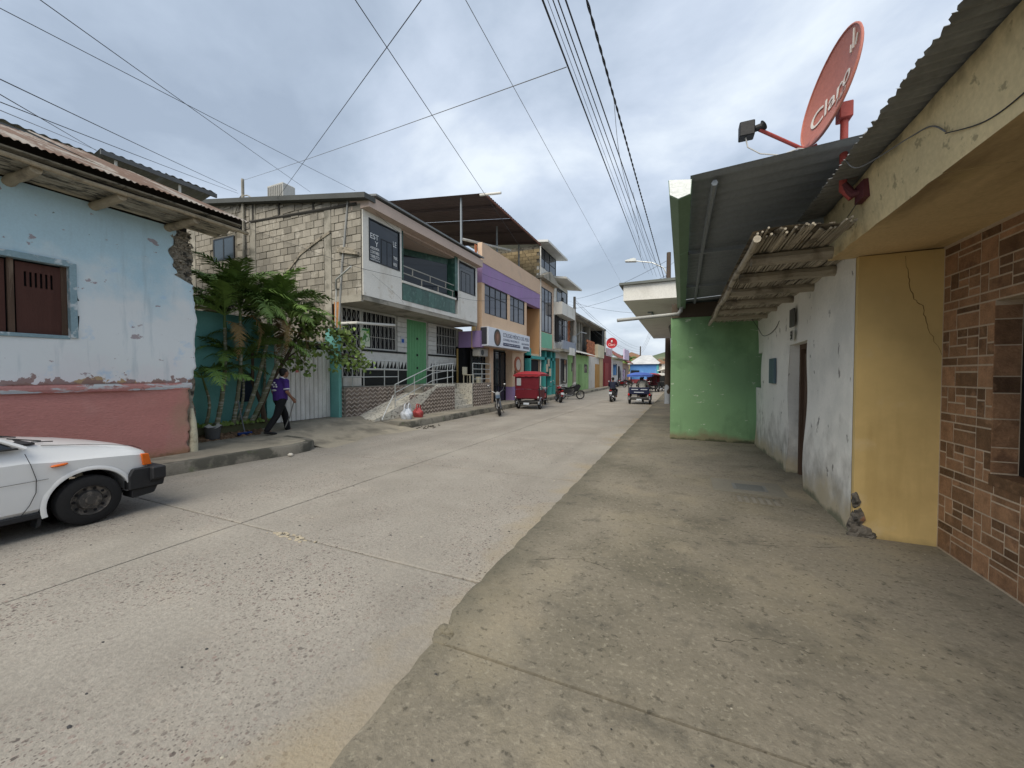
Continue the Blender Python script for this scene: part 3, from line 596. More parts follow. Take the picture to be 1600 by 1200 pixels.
M['ledge'] = mat('peeling_ledge', (.50, .24, .22), .9, bump=.5, bs=30, stains=[dict(col=(.55, .6, .62), scale=3, thr=.49, soft=.04, amt=.9, det=8, st=(1, .5, 2)), dict(col=(.3, .16, .14), scale=6, thr=.6, soft=.03, amt=.8)])
M['adobe'] = mat('exposed_adobe', (.30, .265, .21), .97, var=.3, vs=5, bump=1, bs=16, bd=.04, stains=[dict(col=(.04, .04, .036), scale=7, thr=.54, soft=.08, amt=.9), dict(col=(.42, .4, .34), scale=9, thr=.6, soft=.05, amt=.7)])
M['cream'] = mat('worn_cream_render', (.60, .55, .40), .92, var=.12, vs=2.5, bump=.5, bs=18, stains=[dict(col=(.3, .24, .14), scale=4, thr=.55, soft=.08, amt=.7)])
bh = thing('blue_house', 'faded blue and pink adobe house with rusty eave and crumbling corner', 'house', (-8.8, 2, .2))
YE, NZ = 4.42, 60
def edge_y(z):      # how far the plaster skin reaches at this height
    if z > 3.6: return 4.08+.05*sin(9*z)+.03*sin(23*z)+max(0, (4.05-z))*-.02
    if z > 3.45: return 4.08+.34*(3.6-z)/.15
    if z > 1.9: return 4.40+.02*sin(5*z)+(0.02 if z < 2.9 else 0)
    if z > 1.45: return 4.40-.1*(1.9-z)/.45+.02*sin(31*z)
    return 4.27+.02*sin(12*z)+.015*sin(29*z)
def skin(z0, z1, nz, xo, m, par, name, hole=None, y0=-3.0):
    b = MB(); ny = 148
    def fn(u, v):
        z = z0+(z1-z0)*v; ye = edge_y(z)+(random.uniform(-.012, .012) if u > .98 else 0); y = y0+(ye-y0)*u
        return (xo+.02*sin(1.3*y+z)+.012*sin(3.7*z+1.9*y)+random.uniform(-.0015, .0015), y, z)
    def skip(i, j):
        if not hole: return False
        z = z0+(z1-z0)*(j+.5)/nz; y = y0+(edge_y(z)-y0)*(i+.5)/ny
        return hole[0] < y < hole[1] and hole[2] < z < hole[3]
    b.grid(fn, ny, nz, skip=skip)
    # thickness at the ragged end
    e = [fn(1, j/nz) for j in range(nz+1)]
    base = [b.v[j*(ny+1)+ny] for j in range(nz+1)]
    o = len(b.v); b.v += [(x-.06, y-.02, z) for x, y, z in base]
    b.f += [(j*(ny+1)+ny, o+j, o+j+1, (j+1)*(ny+1)+ny) for j in range(nz)]; b.m += [0]*nz
    return b.build(name, m, par, smooth=2)
skin(1.56, 4.5, 62, -8.80, M['blue'], bh, 'wall', (.98, 2.80, 2.30, 3.44))
skin(.15, 1.46, 26, -8.785, M['pink'], bh, 'dado')
b = MB(); n = 60
b.grid(lambda u, v: (-8.755-.02*abs(2*v-1)+random.uniform(-.003, .003), -3+7.33*u, 1.44+.125*v), 120, 3); b.grid(lambda u, v: (-8.80+.035*v, -3+7.33*u, 1.565), 120, 1); b.grid(lambda u, v: (-8.79+.03*v, -3+7.33*u, 1.44), 120, 1)
b.build('ledge', M['ledge'], bh)
b = MB()
b.grid(lambda u, v: (-8.86+random.uniform(-.03, .02), 3.7+.70*u+random.uniform(-.02, .02)+(.03*sin(11*v*4)), .15+4.33*v), 14, 60)
b.grid(lambda u, v: (-8.86-.9*u+random.uniform(-.01, .01), 4.40+random.uniform(-.03, .02)+(.03*sin(11*v*4)), .15+4.33*v), 10, 50)
b.build('adobe_core', M['adobe'], bh, smooth=2)
b = MB()     # stones and lumps showing in the broken corner
for k in range(190):
    z = random.uniform(3.55, 4.42); b.ell((-8.845+random.uniform(-.02, .025), random.uniform(4.08, 4.40), z), (random.uniform(.01, .03), random.uniform(.012, .045), random.uniform(.01, .028)), 6, 4)
b.build('broken_corner', M['adobe'], bh)
b = MB(); b.tube([(-8.85, 4.36, .15), (-8.85, 4.37, .5), (-8.86, 4.37, .8), (-8.86, 4.36, 1.05)], [.085, .075, .06, .025], 9); b.build('corner_post_foot', M['cream'], bh, smooth=True)
MB().box(-14.5, 4.30, .15, -9.0, 4.38, 4.45).box(-14.5, -3, .1, -14.4, 4.3, 4.4).build('end_wall', M['cream'], bh)
MB().prism([(-14.4, 4.4), (-8.9, 4.4), (-12, 6.1)], 'y', 4.3, 4.36).build('gable', M['adobe'], bh)
# window with two slotted brown shutters
M['framepaint'] = mat('blue_grey_frame_paint', (.23, .33, .37), .7, var=.12, bump=.3, bs=20, stains=[dict(col=(.6, .64, .65), scale=4, thr=.52, soft=.05, amt=.8, det=8)])
M['shutter'] = mat('dark_red_brown_shutter', (.075, .03, .022), .75, var=.12, vs=2, bump=.3, bs=20, stretch=(8, 8, .7))
b = MB(); b.box(-8.93, 2.72, 2.29, -8.765, 2.80, 3.46); b.box(-8.93, .98, 3.40, -8.765, 2.72, 3.49); b.box(-8.93, .98, 2.27, -8.79, 2.72, 2.325)
fr = b.build('window_frame', M['framepaint'], bh, bevel=.004)
MB().box(-8.96, .9, 2.2, -8.93, 2.9, 3.6).build('window_recess', M['dark'], bh)
for (a, c) in ((1.0, 2.13), (2.19, 2.70)):
    b = MB(); sl_ = []
    y0, y1 = a+.02, c-.02; zb, zt, zs0, zs1 = 2.33, 3.37, 3.02, 3.24
    slots = [(y0+.08+.052*k, y0+.08+.052*k+.024) for k in range(int((y1-y0-.14)/.052))]
    b.box(-8.90, y0, zb, -8.875, y1, zs0); b.box(-8.90, y0, zs1, -8.875, y1, zt); p = y0
    for s0, s1 in slots: b.box(-8.90, p, zs0, -8.875, s0, zs1); p = s1
    b.box(-8.90, p, zs0, -8.875, y1, zs1); b.build('shutter', M['shutter'], bh)
MB().box(-8.91, 2.13, 2.325, -8.855, 2.19, 3.40).build('mullion', M['oldwood'], bh)
MB().box(-8.91, 2.655, 2.325, -8.866, 2.72, 3.40).build('mullion', M['oldwood'], bh)
# eave: projecting log rafters, mouldy boards, edge pole, rusty sheets
M['mould'] = mat('mouldy_soffit_board', (.33, .30, .235), .92, var=.2, vs=3, bump=.5, bs=22, rnd=.25, stains=[dict(col=(.045, .047, .04), scale=4.5, thr=.52, soft=.07, amt=.85, st=(3, .8, 1)), dict(col=(.36, .34, .27), scale=4, thr=.58, soft=.1, amt=.6)])
M['log'] = mat('pale_log', (.33, .275, .19), .85, var=.2, vs=4, bump=.5, bs=14, stretch=(1, 5, 5), stains=[dict(col=(.16, .13, .09), scale=4, thr=.52, soft=.1, amt=.7)])
for k in range(9):
    x = -8.80+k*.094; z = 4.535+.012*k
    for (y0, y1) in ((-3, 1.2), (1.21, 3.1), (3.11, 4.86+random.uniform(-.05, .05))):
        b = MB(); n = 5
        b.grid(lambda u, v: (x+.085*v, y0+(y1-y0)*u, z+random.uniform(-.004, .004)+.01*v), n, 1); b.grid(lambda u, v: (x+.085*v, y0+(y1-y0)*u, z+.02+.01*v), n, 1); b.box(x, y0, z+.002, x+.004, y1, z+.02); b.box(x+.081, y0, z+.01, x+.085, y1, z+.03)
        b.build('soffit_board', M['mould'], bh)
for y in (-.85, .2, 1.2, 2.14, 3.02, 4.02):
    pts = [(-8.9+.145*i, y+.02*i*.6+random.uniform(-.01, .01), 4.45+.008*i+random.uniform(-.006, .006)) for i in range(7)]
    MB().tube(pts, [.068, .07, .069, .067, .068, .066, .062], 10).build('rafter_log', M['log'], bh, smooth=True)
pts = [(-7.985+.012*sin(i), -3+7.95*i/14, 4.545+.012*sin(1.7*i)) for i in range(15)]
MB().tube(pts, .035, 8).build('eave_pole', M['log'], bh, smooth=True)
MB().box(-8.12, -3, 4.57, -8.07, 4.9, 4.795).box(-8.95, -3, 4.5, -8.9, 4.36, 5.15).build('gap_shade_board', mat('eave_gap_shade', (.03, .026, .022), .9), bh)  # near-black boards added to close the eave gap, standing for its shade
yy, k = 4.93, 0
while yy > -3:
    corr((-7.84, yy, 4.715+.008*(k % 2)), (0, -1, 0), (-1, 0, .435+.012*(k % 2)), .86, 4.9, jag=.012, sag=.02).build('corrugated_sheet', M['rust'], bh); yy -= .80; k += 1
# grey metal canopy on posts behind the blue house
cr_ = thing('metal_canopy', 'grey metal canopy on white posts rising behind the rusty roof', 'canopy', (-14.2, 5.5, 6.4))
M['cansheet'] = mat('grey_canopy_sheet', (.17, .18, .185), .6, var=.12, vs=2, metal=.2, rnd=.1)
for i, (a, c, zz_) in enumerate(((1.2, 3.0, 7.38), (3.02, 4.95, 7.44), (4.97, 6.35, 7.64), (6.37, 7.7, 7.66))):
    corr((-14, c, zz_), (0, -1, 0), (-1, 0, -.17), c-a, 5, pitch=.2, amp=.02).build('roof_sheet', M['cansheet'], cr_)
MB().box(-14.04, 1.2, 7.26, -13.98, 4.95, 7.36).box(-14.04, 4.97, 7.5, -13.98, 7.72, 7.62).build('edge_beam', mat('grey_canopy_beam', (.1, .105, .11), .6), cr_)
for y in (5.3, 6.75): MB().tube([(-14.1, y, 4.2), (-14.1, y, 7.5)], .035, 8).build('post', pale, cr_)
# ------------------------------------------------------------------ turquoise yard wall, gate and planting bed
M['turq'] = mat('turquoise_paint', (.17, .43, .40), .85, var=.09, vs=1.2, bump=.2, bs=14, stains=[dict(col=(.11, .32, .30), scale=1.2, thr=.5, soft=.2, amt=.7), dict(col=(.2, .44, .42), scale=2.5, thr=.6, soft=.1, amt=.5), dict(col=(.035, .06, .055), scale=3, thr=.44, soft=.12, amt=.85, zlo=.15, zhi=.8)])
yw = thing('yard_wall', 'turquoise yard wall behind the palms with square pillars', 'wall', (-10.6, 5.7, .2))
MB().box(-10.75, 4.42, .15, -10.6, 6.88, 3.25).build('wall', M['turq'], yw)
MB().box(-10.75, 6.885, .15, -10.40, 7.11, 2.95).build('pillar', M['turq'], yw)
MB().box(-10.6, 8.97, .2, -10.03, 9.085, 3.2).build('pillar', M['turq'], yw)
MB().box(-10.605, 6.3, 1.0, -10.55, 6.62, 1.75).build('letter_box', mat('dark_blue_box', (.02, .035, .06), .6), yw)
MB().tube([(-10.55, 4.5, 3.30), (-10.52, 5.4, 3.31), (-10.5, 5.75, 3.29)], .035, 8).build('top_rail', M['log'], yw)
corr((-10.62, 7.0, 3.5), (0, -1, 0), (-1, 0, .2), 2.6, 4).build('lean_to_sheet', M['cansheet'], yw)
M['gatewhite'] = mat('white_gate_paint', (.76, .75, .72), .6, var=.06, vs=2, bump=.1, bs=10, stains=[dict(col=(.45, .43, .40), scale=2, thr=.5, soft=.2, amt=.6, st=(1, 1, .3)), dict(col=(.22, .1, .05), scale=5, thr=.44, soft=.06, amt=.85, zlo=.3, zhi=.55)])
gt = thing('garage_gate', 'white ribbed metal garage gate between turquoise pillars', 'gate', (-10.4, 8.05, .33))
W_ = (8.96-7.13)/12
for k in range(12):
    y0 = 7.13+W_*k
    b = MB(); b.prism([(-10.42, y0+.004), (-10.40, y0+.012), (-10.385, y0+.02), (-10.385, y0+W_-.022), (-10.40, y0+W_-.012), (-10.42, y0+W_-.004)], 'z', .36, 2.44)
    b.build('gate_slat', M['gatewhite'], gt)
b = MB(); b.box(-10.46, 7.115, .35, -10.43, 8.97, 2.75); b.build('back_sheet', mat('gate_groove', (.16, .155, .15), .8), gt)
b = MB(); b.box(-10.42, 7.12, 2.44, -10.37, 8.965, 2.49); b.box(-10.42, 7.12, 2.69, -10.37, 8.965, 2.74); [b.box(-10.42, y, 2.49, -10.38, y+.05, 2.69) for y in (7.12, 7.75, 8.35, 8.915)]; b.build('top_frame', M['gatewhite'], gt)
b = MB(); [b.box(-10.428, y, 2.5, -10.424, y+.55, 2.68) for y in (7.18, 7.8, 8.38)]; b.build('top_opening', M['dark'], gt)
MB().box(-10.384, 7.74, 1.78, -10.379, 7.84, 1.93).build('notice', mat('pink_notice', (.6, .2, .2), .8), gt)
bed = thing('planting_bed', 'low planting bed edged with brown wavy stone tiles under the palms', 'planter', (-10.2, 5.7, .2))
M['bedtile'] = mat('brown_wavy_tile', (.20, .125, .075), .85, var=.3, vs=8, bump=.9, bs=14, bd=.03, stretch=(1, .6, 3), rnd=.25, stains=[dict(col=(.07, .05, .03), scale=7, thr=.52, soft=.08, amt=.8, st=(1, 1, 3)), dict(col=(.4, .28, .17), scale=6, thr=.6, soft=.06, amt=.7)])
b0 = MB().grid(lambda u, v: (.5*(u-.5), .38*(v-.5), .02*sin(14*v+3*sin(7*u))+.012*sin(31*u)), 10, 14).mesh('tile', M['bedtile'])
for i in range(2):
    for j in range(5): link('tile', b0, bed, None, (-10.02-.5*i, 4.85+.395*j, .235+.09*i), None, (0, radians(10), 0))
MB().box(-10.58, 4.5, .15, -10.28, 6.9, .46).build('soil', M['earth'], bed)
# ------------------------------------------------------------------ block-walled building
M['block'] = mat('cement_block', (.28, .258, .218), .93, var=.12, vs=3, fine=.1, fs=50, bump=.5, bs=40, rnd=.26, stains=[dict(col=(.22, .2, .16), scale=2.3, thr=.55, soft=.12, amt=.6), dict(col=(.5, .47, .41), scale=3, thr=.58, soft=.1, amt=.6)])
M['mortar'] = mat('recessed_mortar', (.17, .155, .125), .97, var=.25, vs=5, bump=.7, bs=30, stains=[dict(col=(.05, .045, .04), scale=5, thr=.55, soft=.08, amt=.8)])
M['cement'] = mat('rough_cement', (.32, .30, .255), .93, var=.16, vs=1.6, bump=.4, bs=18, stains=[dict(col=(.12, .115, .095), scale=1.6, thr=.5, soft=.14, amt=.8), dict(col=(.42, .4, .35), scale=3, thr=.58, soft=.1, amt=.5)])
M['facade'] = mat('dirty_white_facade', (.68, .665, .62), .85, var=.05, vs=1, bump=.12, bs=14, stains=[dict(col=(.45, .41, .34), scale=.9, thr=.54, soft=.15, amt=.55, st=(1, 1.5, .35)), dict(col=(.5, .44, .36), scale=3, thr=.63, soft=.05, amt=.6)])
M['rosy'] = mat('pale_rosy_paint', (.53, .42, .36), .85, var=.06, bump=.1, stains=[dict(col=(.36, .29, .25), scale=1.4, thr=.55, soft=.15, amt=.5)])
M['darkglass'] = glass('tinted_glass', (.022, .028, .036), .05)
M['alu'] = mat('dark_aluminium', (.02, .022, .024), .4, bump=0, fine=0)
M['marble'] = mat('green_marble_tile', (.035, .095, .075), .35, var=.3, vs=5, bump=.05, rnd=.25, stains=[dict(col=(.10, .19, .16), scale=6, thr=.54, soft=.1, amt=.7)], spec=.4)
M['grille'] = mat('white_grille_paint', (.56, .56, .53), .6, bump=0); M['steel'] = mat('galvanised_rail', (.55, .57, .56), .4, metal=.5, bump=0)
bb = thing('block_building', 'two storey white fronted building with bare cement block side wall and balcony', 'building', (-9.1, 12.6, .2))
YB, X0 = 9.12, -9.10
# side wall of single blocks; 300 nearest as pieces, the remaining ones in one mesh
BW, BH = .372, .236
roofz = lambda x: 7.22+.155*(-9.1-x)
MB().prism([(-10.42, .1), (-19.5, .1), (-19.5, roofz(-19.5)-.12), (-9.13, roofz(-9.13)-.12), (-9.13, 4.06), (-10.42, 4.06)], 'y', YB-.025, YB+.2).build('mortar_bed', M['mortar'], bb)
blk = MB().box(-.5, -.5, -.5, .5, .5, .5).mesh('block', M['block'], bevel=.025)
cnt, rest, cols = 0, MB(), (-10.57, -14.35, -18.1)
cells = []
for r in range(27):
    z = 2.55+r*BH
    for c in range(30):
        x1 = -9.14-c*BW+(BW/2 if r % 2 else 0); x0_ = x1-BW
        x1 = min(x1, -9.14)
        if x1-x0_ < .08: continue
        if any(x0_ < q+.16 and x1 > q-.16 for q in cols):
            q = [q for q in cols if x0_ < q+.16 and x1 > q-.16][0]
            if x1 > q+.24: x0_ = q+.165
            elif x0_ < q-.24: x1 = q-.165
            else: continue
        xm = (x0_+x1)/2; top = roofz(xm)-.2
        if z > top: continue
        if z < 4.0 and x1 > -10.42:
            if x0_ > -10.5: continue
            x1 = -10.42
        zt = min(z+BH, top)
        if zt-z < .06: continue
        if x1 > -16.75 and x0_ < -15.4 and zt > 6.1 and z < 6.95: continue
        cells.append((x0_, x1, z, zt, r, c))
cells.sort(key=lambda q: (-(q[1]) if q[2] > 3.3 else 100))
for (x0_, x1, z, zt, r, c) in cells:
    g = .011; pr = random.uniform(-.012, .008); rz = random.uniform(-.012, .012)
    if cnt < 298:
        link('block', blk, bb, None, ((x0_+x1)/2, YB+pr, (z+zt)/2), (x1-x0_-2*g*random.uniform(.6, 1.3), .09, zt-z-2*g*random.uniform(.6, 1.3)), (0, rz, 0)); cnt += 1
    else: rest.box(x0_+g, YB-.045+pr, z+g, x1-g, YB+.02, zt-g)
o = rest.build('block_infill', M['block'], bb); o['kind'] = 'stuff'; o.name = 'block_infill'
for q in cols: MB().box(q-.145, YB-.052, .2, q+.15, YB+.05, roofz(q)-.16).build('cement_column', M['cement'], bb)
MB().box(-19.4, YB-.056, 3.02, -10.72, YB+.04, 3.26).box(-10.38, YB-.056, 4.0, -9.14, YB+.04, 4.22).build('cement_band', M['cement'], bb)
b = MB(); b.box(-9.13, YB-.05, 2.6, -9.13-.3, YB+.05, 2.61)
# weathered sloping beam and short posts under the roof edge
b = MB(); b.tube([(-9.3, YB-.04, 7.02), (-14.5, YB-.04, 7.28)], .05, 6); [b.box(x-.04, YB-.07, 7.0+.05*(-9.3-x), x+.04, YB-.02, roofz(x)-.1) for x in (-11.2, -12.9, -14.3)]; b.build('wall_plate', mat('dark_timber', (.05, .047, .042), .9), bb)
b = MB(); b.prism([(-8.75, roofz(-8.75)-.14), (-19.6, roofz(-19.6)-.14), (-19.6, roofz(-19.6)+.02), (-8.75, roofz(-8.75)+.02)], 'y', YB-.28, 9.3); b.build('roof_edge', mat('dark_roof_edge', (.075, .08, .078), .75), bb)
b = MB(); b.prism([(-8.72, 7.26), (-19.6, 8.88), (-19.6, 8.94), (-8.72, 7.32)], 'y', 9.3, 16.4); b.build('roof', M['cansheet'], bb)
# conduits, drain and cut pipes on the side wall
b = MB(); b.tube([(-9.65, YB-.06, 7.15), (-9.78, YB-.06, 6.2), (-9.95, YB-.06, 5.0), (-10.1, YB-.06, 3.2)], .035, 8); b.build('conduit', mat('grey_conduit', (.27, .275, .27), .5), bb, smooth=True)
MB().tube([(-10.25, YB-.05, 3.1), (-10.2, YB-.05, 4.45), (-9.98, YB-.25, 4.7), (-9.25, YB-.35, 5.0)], .03, 8).build('drain_pipe', mat('pale_grey_pipe', (.4, .41, .4), .5), bb, smooth=True)
MB().box(-10.30, YB-.06, 2.4, -10.05, YB-.02, 4.05).build('exposed_brick_strip', mat('orange_broken_brick', (.42, .2, .08), .95, var=.3, vs=8, bump=1, bs=14, bd=.04), bb)
b = MB()
pth = [(-13.6, 4.75), (-12.6, 5.15), (-11.8, 5.75), (-11.1, 6.05), (-10.4, 6.28)]
for (xa, za), (xb, zb_) in zip(pth, pth[1:]): b.prism([(xa, za), (xb, zb_), (xb, zb_+.09), (xa, za+.09)], 'y', YB-.08, YB)
b.build('old_roof_scar', M['adobe'], bb)
MB().prism([(-9.2, 5.42), (-10.05, 5.6), (-10.05, 5.75), (-9.6, 5.7), (-9.2, 5.5)], 'y', YB-.14, YB).build('cement_lump', M['adobe'], bb)
w_ = MB(); w_.box(-16.72, YB-.065, 6.08, -16.66, YB+.05, 6.95); w_.box(-15.48, YB-.065, 6.08, -15.42, YB+.05, 6.95); w_.box(-16.66, YB-.065, 6.08, -15.48, YB+.05, 6.13); w_.box(-16.66, YB-.065, 6.9, -15.48, YB+.05, 6.95); w_.box(-16.1, YB-.065, 6.13, -16.04, YB+.05, 6.9)
w_ = w_.build('window', M['alu'], bb)
MB().box(-16.7, YB-.055, 6.1, -15.44, YB-.03, 6.92).build('pane', glass('side_window_glass', (.05, .07, .09), .08), w_)
mm = MB(); mm.tube([(-14.75, YB-.12, 4.4), (-14.75, YB-.12, 8.85)], .05, 8); mm.tube([(-14.75, YB-.12, 8.3), (-14.95, YB-.12, 8.2), (-15.3, YB-.1, 7.6), (-15.35, YB-.08, 6.9)], .02, 6); mm.tube([(-14.75, YB-.12, 8.25), (-14.5, YB-.12, 8.22), (-14.1, YB-.12, 8.0)], .02, 6)
mm.build('service_mast', M['cement'], bb, smooth=True)
ac = thing('rooftop_unit', 'boxy grey cooling unit standing on the roof edge of the block wall', 'cooling unit', (-13.6, 9.6, 8.1))
MB().box(-14.0, 9.4, 7.95, -13.15, 9.9, 8.62).build('casing', mat('grey_casing', (.42, .42, .4), .6), ac, bevel=.02); b = MB(); [b.box(-13.95+.1*k, 9.385, 8.05, -13.9+.1*k, 9.4, 8.55) for k in range(8)]; b.build('louvres', mat('casing_louvre', (.2, .2, .19), .6), ac)
# --- street front, upper floor
XU = -9.1
def fbox(b, x0, x1, y0, y1, z0, z1, m=0): b.box(x0, y0, z0, x1, y1, z1, m); return b
b = MB(); fbox(b, -9.4, XU, 9.11, 10.92, 4.2, 5.33); fbox(b, -9.4, XU, 9.11, 9.36, 5.33, 6.85); fbox(b, -9.4, XU, 10.82, 10.92, 5.33, 6.85); fbox(b, -9.4, XU, 9.36, 10.82, 6.68, 6.85)
fbox(b, -9.4, XU, 14.62, 16.38, 4.2, 5.45); fbox(b, -9.4, XU, 16.2, 16.38, 5.45, 6.85); fbox(b, -9.4, XU, 14.62, 14.74, 5.45, 6.85); fbox(b, -9.4, XU, 14.74, 16.2, 6.78, 6.85)
fbox(b, -9.4, XU+.0, 10.92, 14.62, 4.2, 4.36); fbox(b, -9.3, XU+.04, 10.92, 14.45, 4.97, 5.05)
b.build('wall', M['facade'], bb)
MB().box(-10.6, 9.14, 4.05, XU-.01, 16.38, 4.195).build('floor_slab', M['cement'], bb)
b = MB(); b.prism([(-8.8, 6.86), (-8.8, 7.2), (-9.6, 7.2), (-9.6, 6.86)], 'y', 9.08, 16.4); b.build('roof_fascia', M['rosy'], bb)
MB().box(-10.7, 10.92, 6.78, -9.12, 14.62, 6.85).build('balcony_ceiling', M['rosy'], bb)
MB().box(-10.72, 10.92, 4.2, -10.6, 14.62, 6.85).box(-10.6, 10.9, 4.2, -9.4, 10.95, 6.78).build('balcony_wall', M['rosy'], bb)
for k in range(9):      # marble tiles on the balcony front, corner pier and reveal
    link('marble_tile', MB().box(0, 0, 0, .02, .378, .60).mesh('marble_tile', M['marble']), bb, None, (XU-.005, 10.94+.382*k, 4.367))
for k in range(6):
    link('marble_tile', MB().box(0, 0, 0, .02, .24, .40).mesh('marble_tile', M['marble']), bb, None, (XU+.002, 14.36, 4.98+.402*k if k < 5 else 4.98))
MB().box(-9.5, 14.37, 5.06, XU-.01, 14.6, 6.8).build('pier', M['marble'], bb)
MB().box(-9.52, 10.95, 5.06, XU+.005, 11.0, 6.8).build('pier', M['marble'], bb)
d = MB().box(-10.58, 11.05, 4.25, -10.54, 12.0, 6.05).build('balcony_door', mat('dark_wine_door', (.04, .022, .024), .5), bb)
b = MB(); b.box(-10.56, 11.0, 6.05, -10.5, 12.05, 6.12); b.box(-10.56, 11.0, 6.5, -10.5, 12.05, 6.56); b.box(-10.56, 11.0, 4.2, -10.5, 11.05, 6.5); b.box(-10.56, 12.0, 4.2, -10.5, 12.1, 6.6); [b.box(-10.56, 11.05+.31*k, 6.12, -10.5, 11.1+.31*k, 6.5) for k in (1, 2)]; b.build('frame', M['rosy'], d)
MB().box(-10.59, 11.05, 6.12, -10.57, 12.0, 6.5).build('transom_pane', M['darkglass'], bb)
MB().box(-10.5, 12.12, 4.2, -10.3, 12.34, 6.8).build('column', M['rosy'], bb)
b = MB(); b.prism([(-10.3, 12.36), (-9.45, 14.3), (-9.47, 14.33), (-10.32, 12.38)], 'z', 5.06, 6.52); g_ = b.build('angled_pane', M['darkglass'], bb)
b = MB(); b.prism([(-10.3, 12.36), (-9.42, 14.32), (-9.5, 14.36), (-10.36, 12.38)], 'z', 6.52, 6.78); b.prism([(-10.3, 12.36), (-9.42, 14.32), (-9.5, 14.36), (-10.36, 12.38)], 'z', 4.2, 5.06); b.build('marble_band', M['marble'], bb)
b = MB()
for z in (5.32, 5.58): b.box(XU-.05, 10.95, z, XU-.02, 14.36, z+.03)
for k in range(7): b.box(XU-.05, 11.0+.54*k, 5.32 if k % 2 else 5.05, XU-.02, 11.03+.54*k, 5.58 if k % 2 else 5.32)
b.build('balcony_rail', mat('grey_rail_paint', (.33, .32, .29), .6), bb)
def glazed(par, x, y0, y1, z0, z1, mul_y=(), mul_z=(), fw=.04, fm=None, gm=None, name='window'):
    fm = fm or M['alu']; gm = gm or M['darkglass']; b = MB()
    b.box(x-.06, y0, z0, x+.01, y0+fw, z1); b.box(x-.06, y1-fw, z0, x+.01, y1, z1); b.box(x-.06, y0+fw, z0, x+.01, y1-fw, z0+fw); b.box(x-.06, y0+fw, z1-fw, x+.01, y1-fw, z1)
    for y in mul_y: b.box(x-.055, y-fw*.4, z0+fw, x+.004, y+fw*.4, z1-fw)
    for z in mul_z: b.box(x-.053, y0+fw, z-fw*.4, x+.002, y1-fw, z+fw*.4)
    w = b.build(name, fm, par); MB().box(x-.035, y0+.01, z0+.01, x-.025, y1-.01, z1-.01).build('pane', gm, w); return w
w1 = glazed(bb, XU, 9.36, 10.82, 5.33, 6.68)
b = MB(); b.box(XU-.024, 9.93, 5.37, XU-.012, 9.95, 6.17); b.box(XU-.024, 9.93, 6.17, XU-.012, 10.48, 6.2); b.box(XU-.024, 10.46, 5.37, XU-.012, 10.48, 6.17); b.box(XU-.024, 10.2, 5.37, XU-.015, 10.215, 6.17); b.build('sash', M['alu'], w1)
wl_ = mat('white_vinyl_lettering', (.72, .74, .75), .6, bump=0)
for st, y, z, w, h in (('EST', 9.45, 6.07, .36, .17), ('Y', 9.65, 5.86, .14, .16), ('ASESORÍA', 9.44, 5.74, .4, .1), ('CONTABLE', 9.44, 5.60, .4, .1), ('TRIBUTO', 9.44, 5.46, .4, .1), ('GESTIÓN', 9.44, 5.385, .4, .06), ('LE', 10.5, 6.1, .16, .18), ('TRIAL', 10.52, 5.68, .2, .1), ('RES', 10.52, 5.46, .16, .1)):
    lettering(st, (XU-.02, y, z), (0, 1, 0), (0, 0, 1), w, h, wl_, bb)
w2 = glazed(bb, XU, 14.74, 16.2, 5.45, 6.78)
b = MB(); b.box(XU-.024, 14.95, 5.49, XU-.012, 14.97, 6.35); b.box(XU-.024, 14.95, 6.35, XU-.012, 15.75, 6.38); b.box(XU-.024, 15.73, 5.49, XU-.012, 15.75, 6.35); b.box(XU-.024, 15.35, 5.49, XU-.015, 15.365, 6.35); b.build('sash', M['alu'], w2)
# --- ground floor on its raised terrace
XG = -10.35
M['gwall'] = mat('whitish_stone_paint', (.60, .60, .57), .85, var=.08, vs=4, bump=.35, bs=24, rnd=.12, stains=[dict(col=(.42, .41, .38), scale=4, thr=.55, soft=.1, amt=.5)])
M['black'] = mat('black_paint', (.014, .016, .015), .6, bump=.1)
b = MB(); b.box(XG-.2, 9.14, 1.3, XG-.08, 17.1, 4.05); b.build('wall', M['gwall'], bb)
for (y0, y1) in ((9.22, 9.42), (12.12, 12.70), (14.15, 14.78), (16.6, 17.1)):
    n = 7; hh = (4.03-2.62)/n
    for k in range(n): link('cladding_block', MB().box(0, 0, 0, .09, y1-y0-.012, hh-.012).mesh('cladding_block', M['gwall'], bevel=.006), bb, None, (XG-.08, y0+.006, 2.62+hh*k))
b = MB()
for (y0, y1) in ((10.3, 12.7), (14.15, 17.1)):
    b.box(XG-.08, y0, 1.92, XG+.0, y1, 2.55)
b.build('white_band', M['gwall'], bb)
b = MB(); b.box(XG-.06, 10.3, 2.55, XG+.03, 12.6, 2.62); b.box(XG-.06, 14.2, 2.55, XG+.03, 17.1, 2.62); b.box(XG-.08, 10.3, 1.32, XG-.01, 12.7, 1.88); b.box(XG-.08, 14.15, 1.32, XG-.01, 17.1, 1.88); b.build('black_dado', M['black'], bb)
b = MB(); b.box(XG-.08, 10.3, 1.88, XG+.02, 12.7, 1.92); b.box(XG-.08, 14.15, 1.88, XG+.02, 17.1, 1.92); b.build('white_ledge', M['facade'], bb)
tri = MB().prism([(0, 0), (.19, 0), (.165, .30)], 'x', 0, .012).mesh('black_triangle', M['black'])
for (y0, n) in ((10.42, 11), (14.22, 14)):
    for k in range(n): link('black_triangle', tri, bb, None, (XG+.001, y0+.205*k, 1.925))
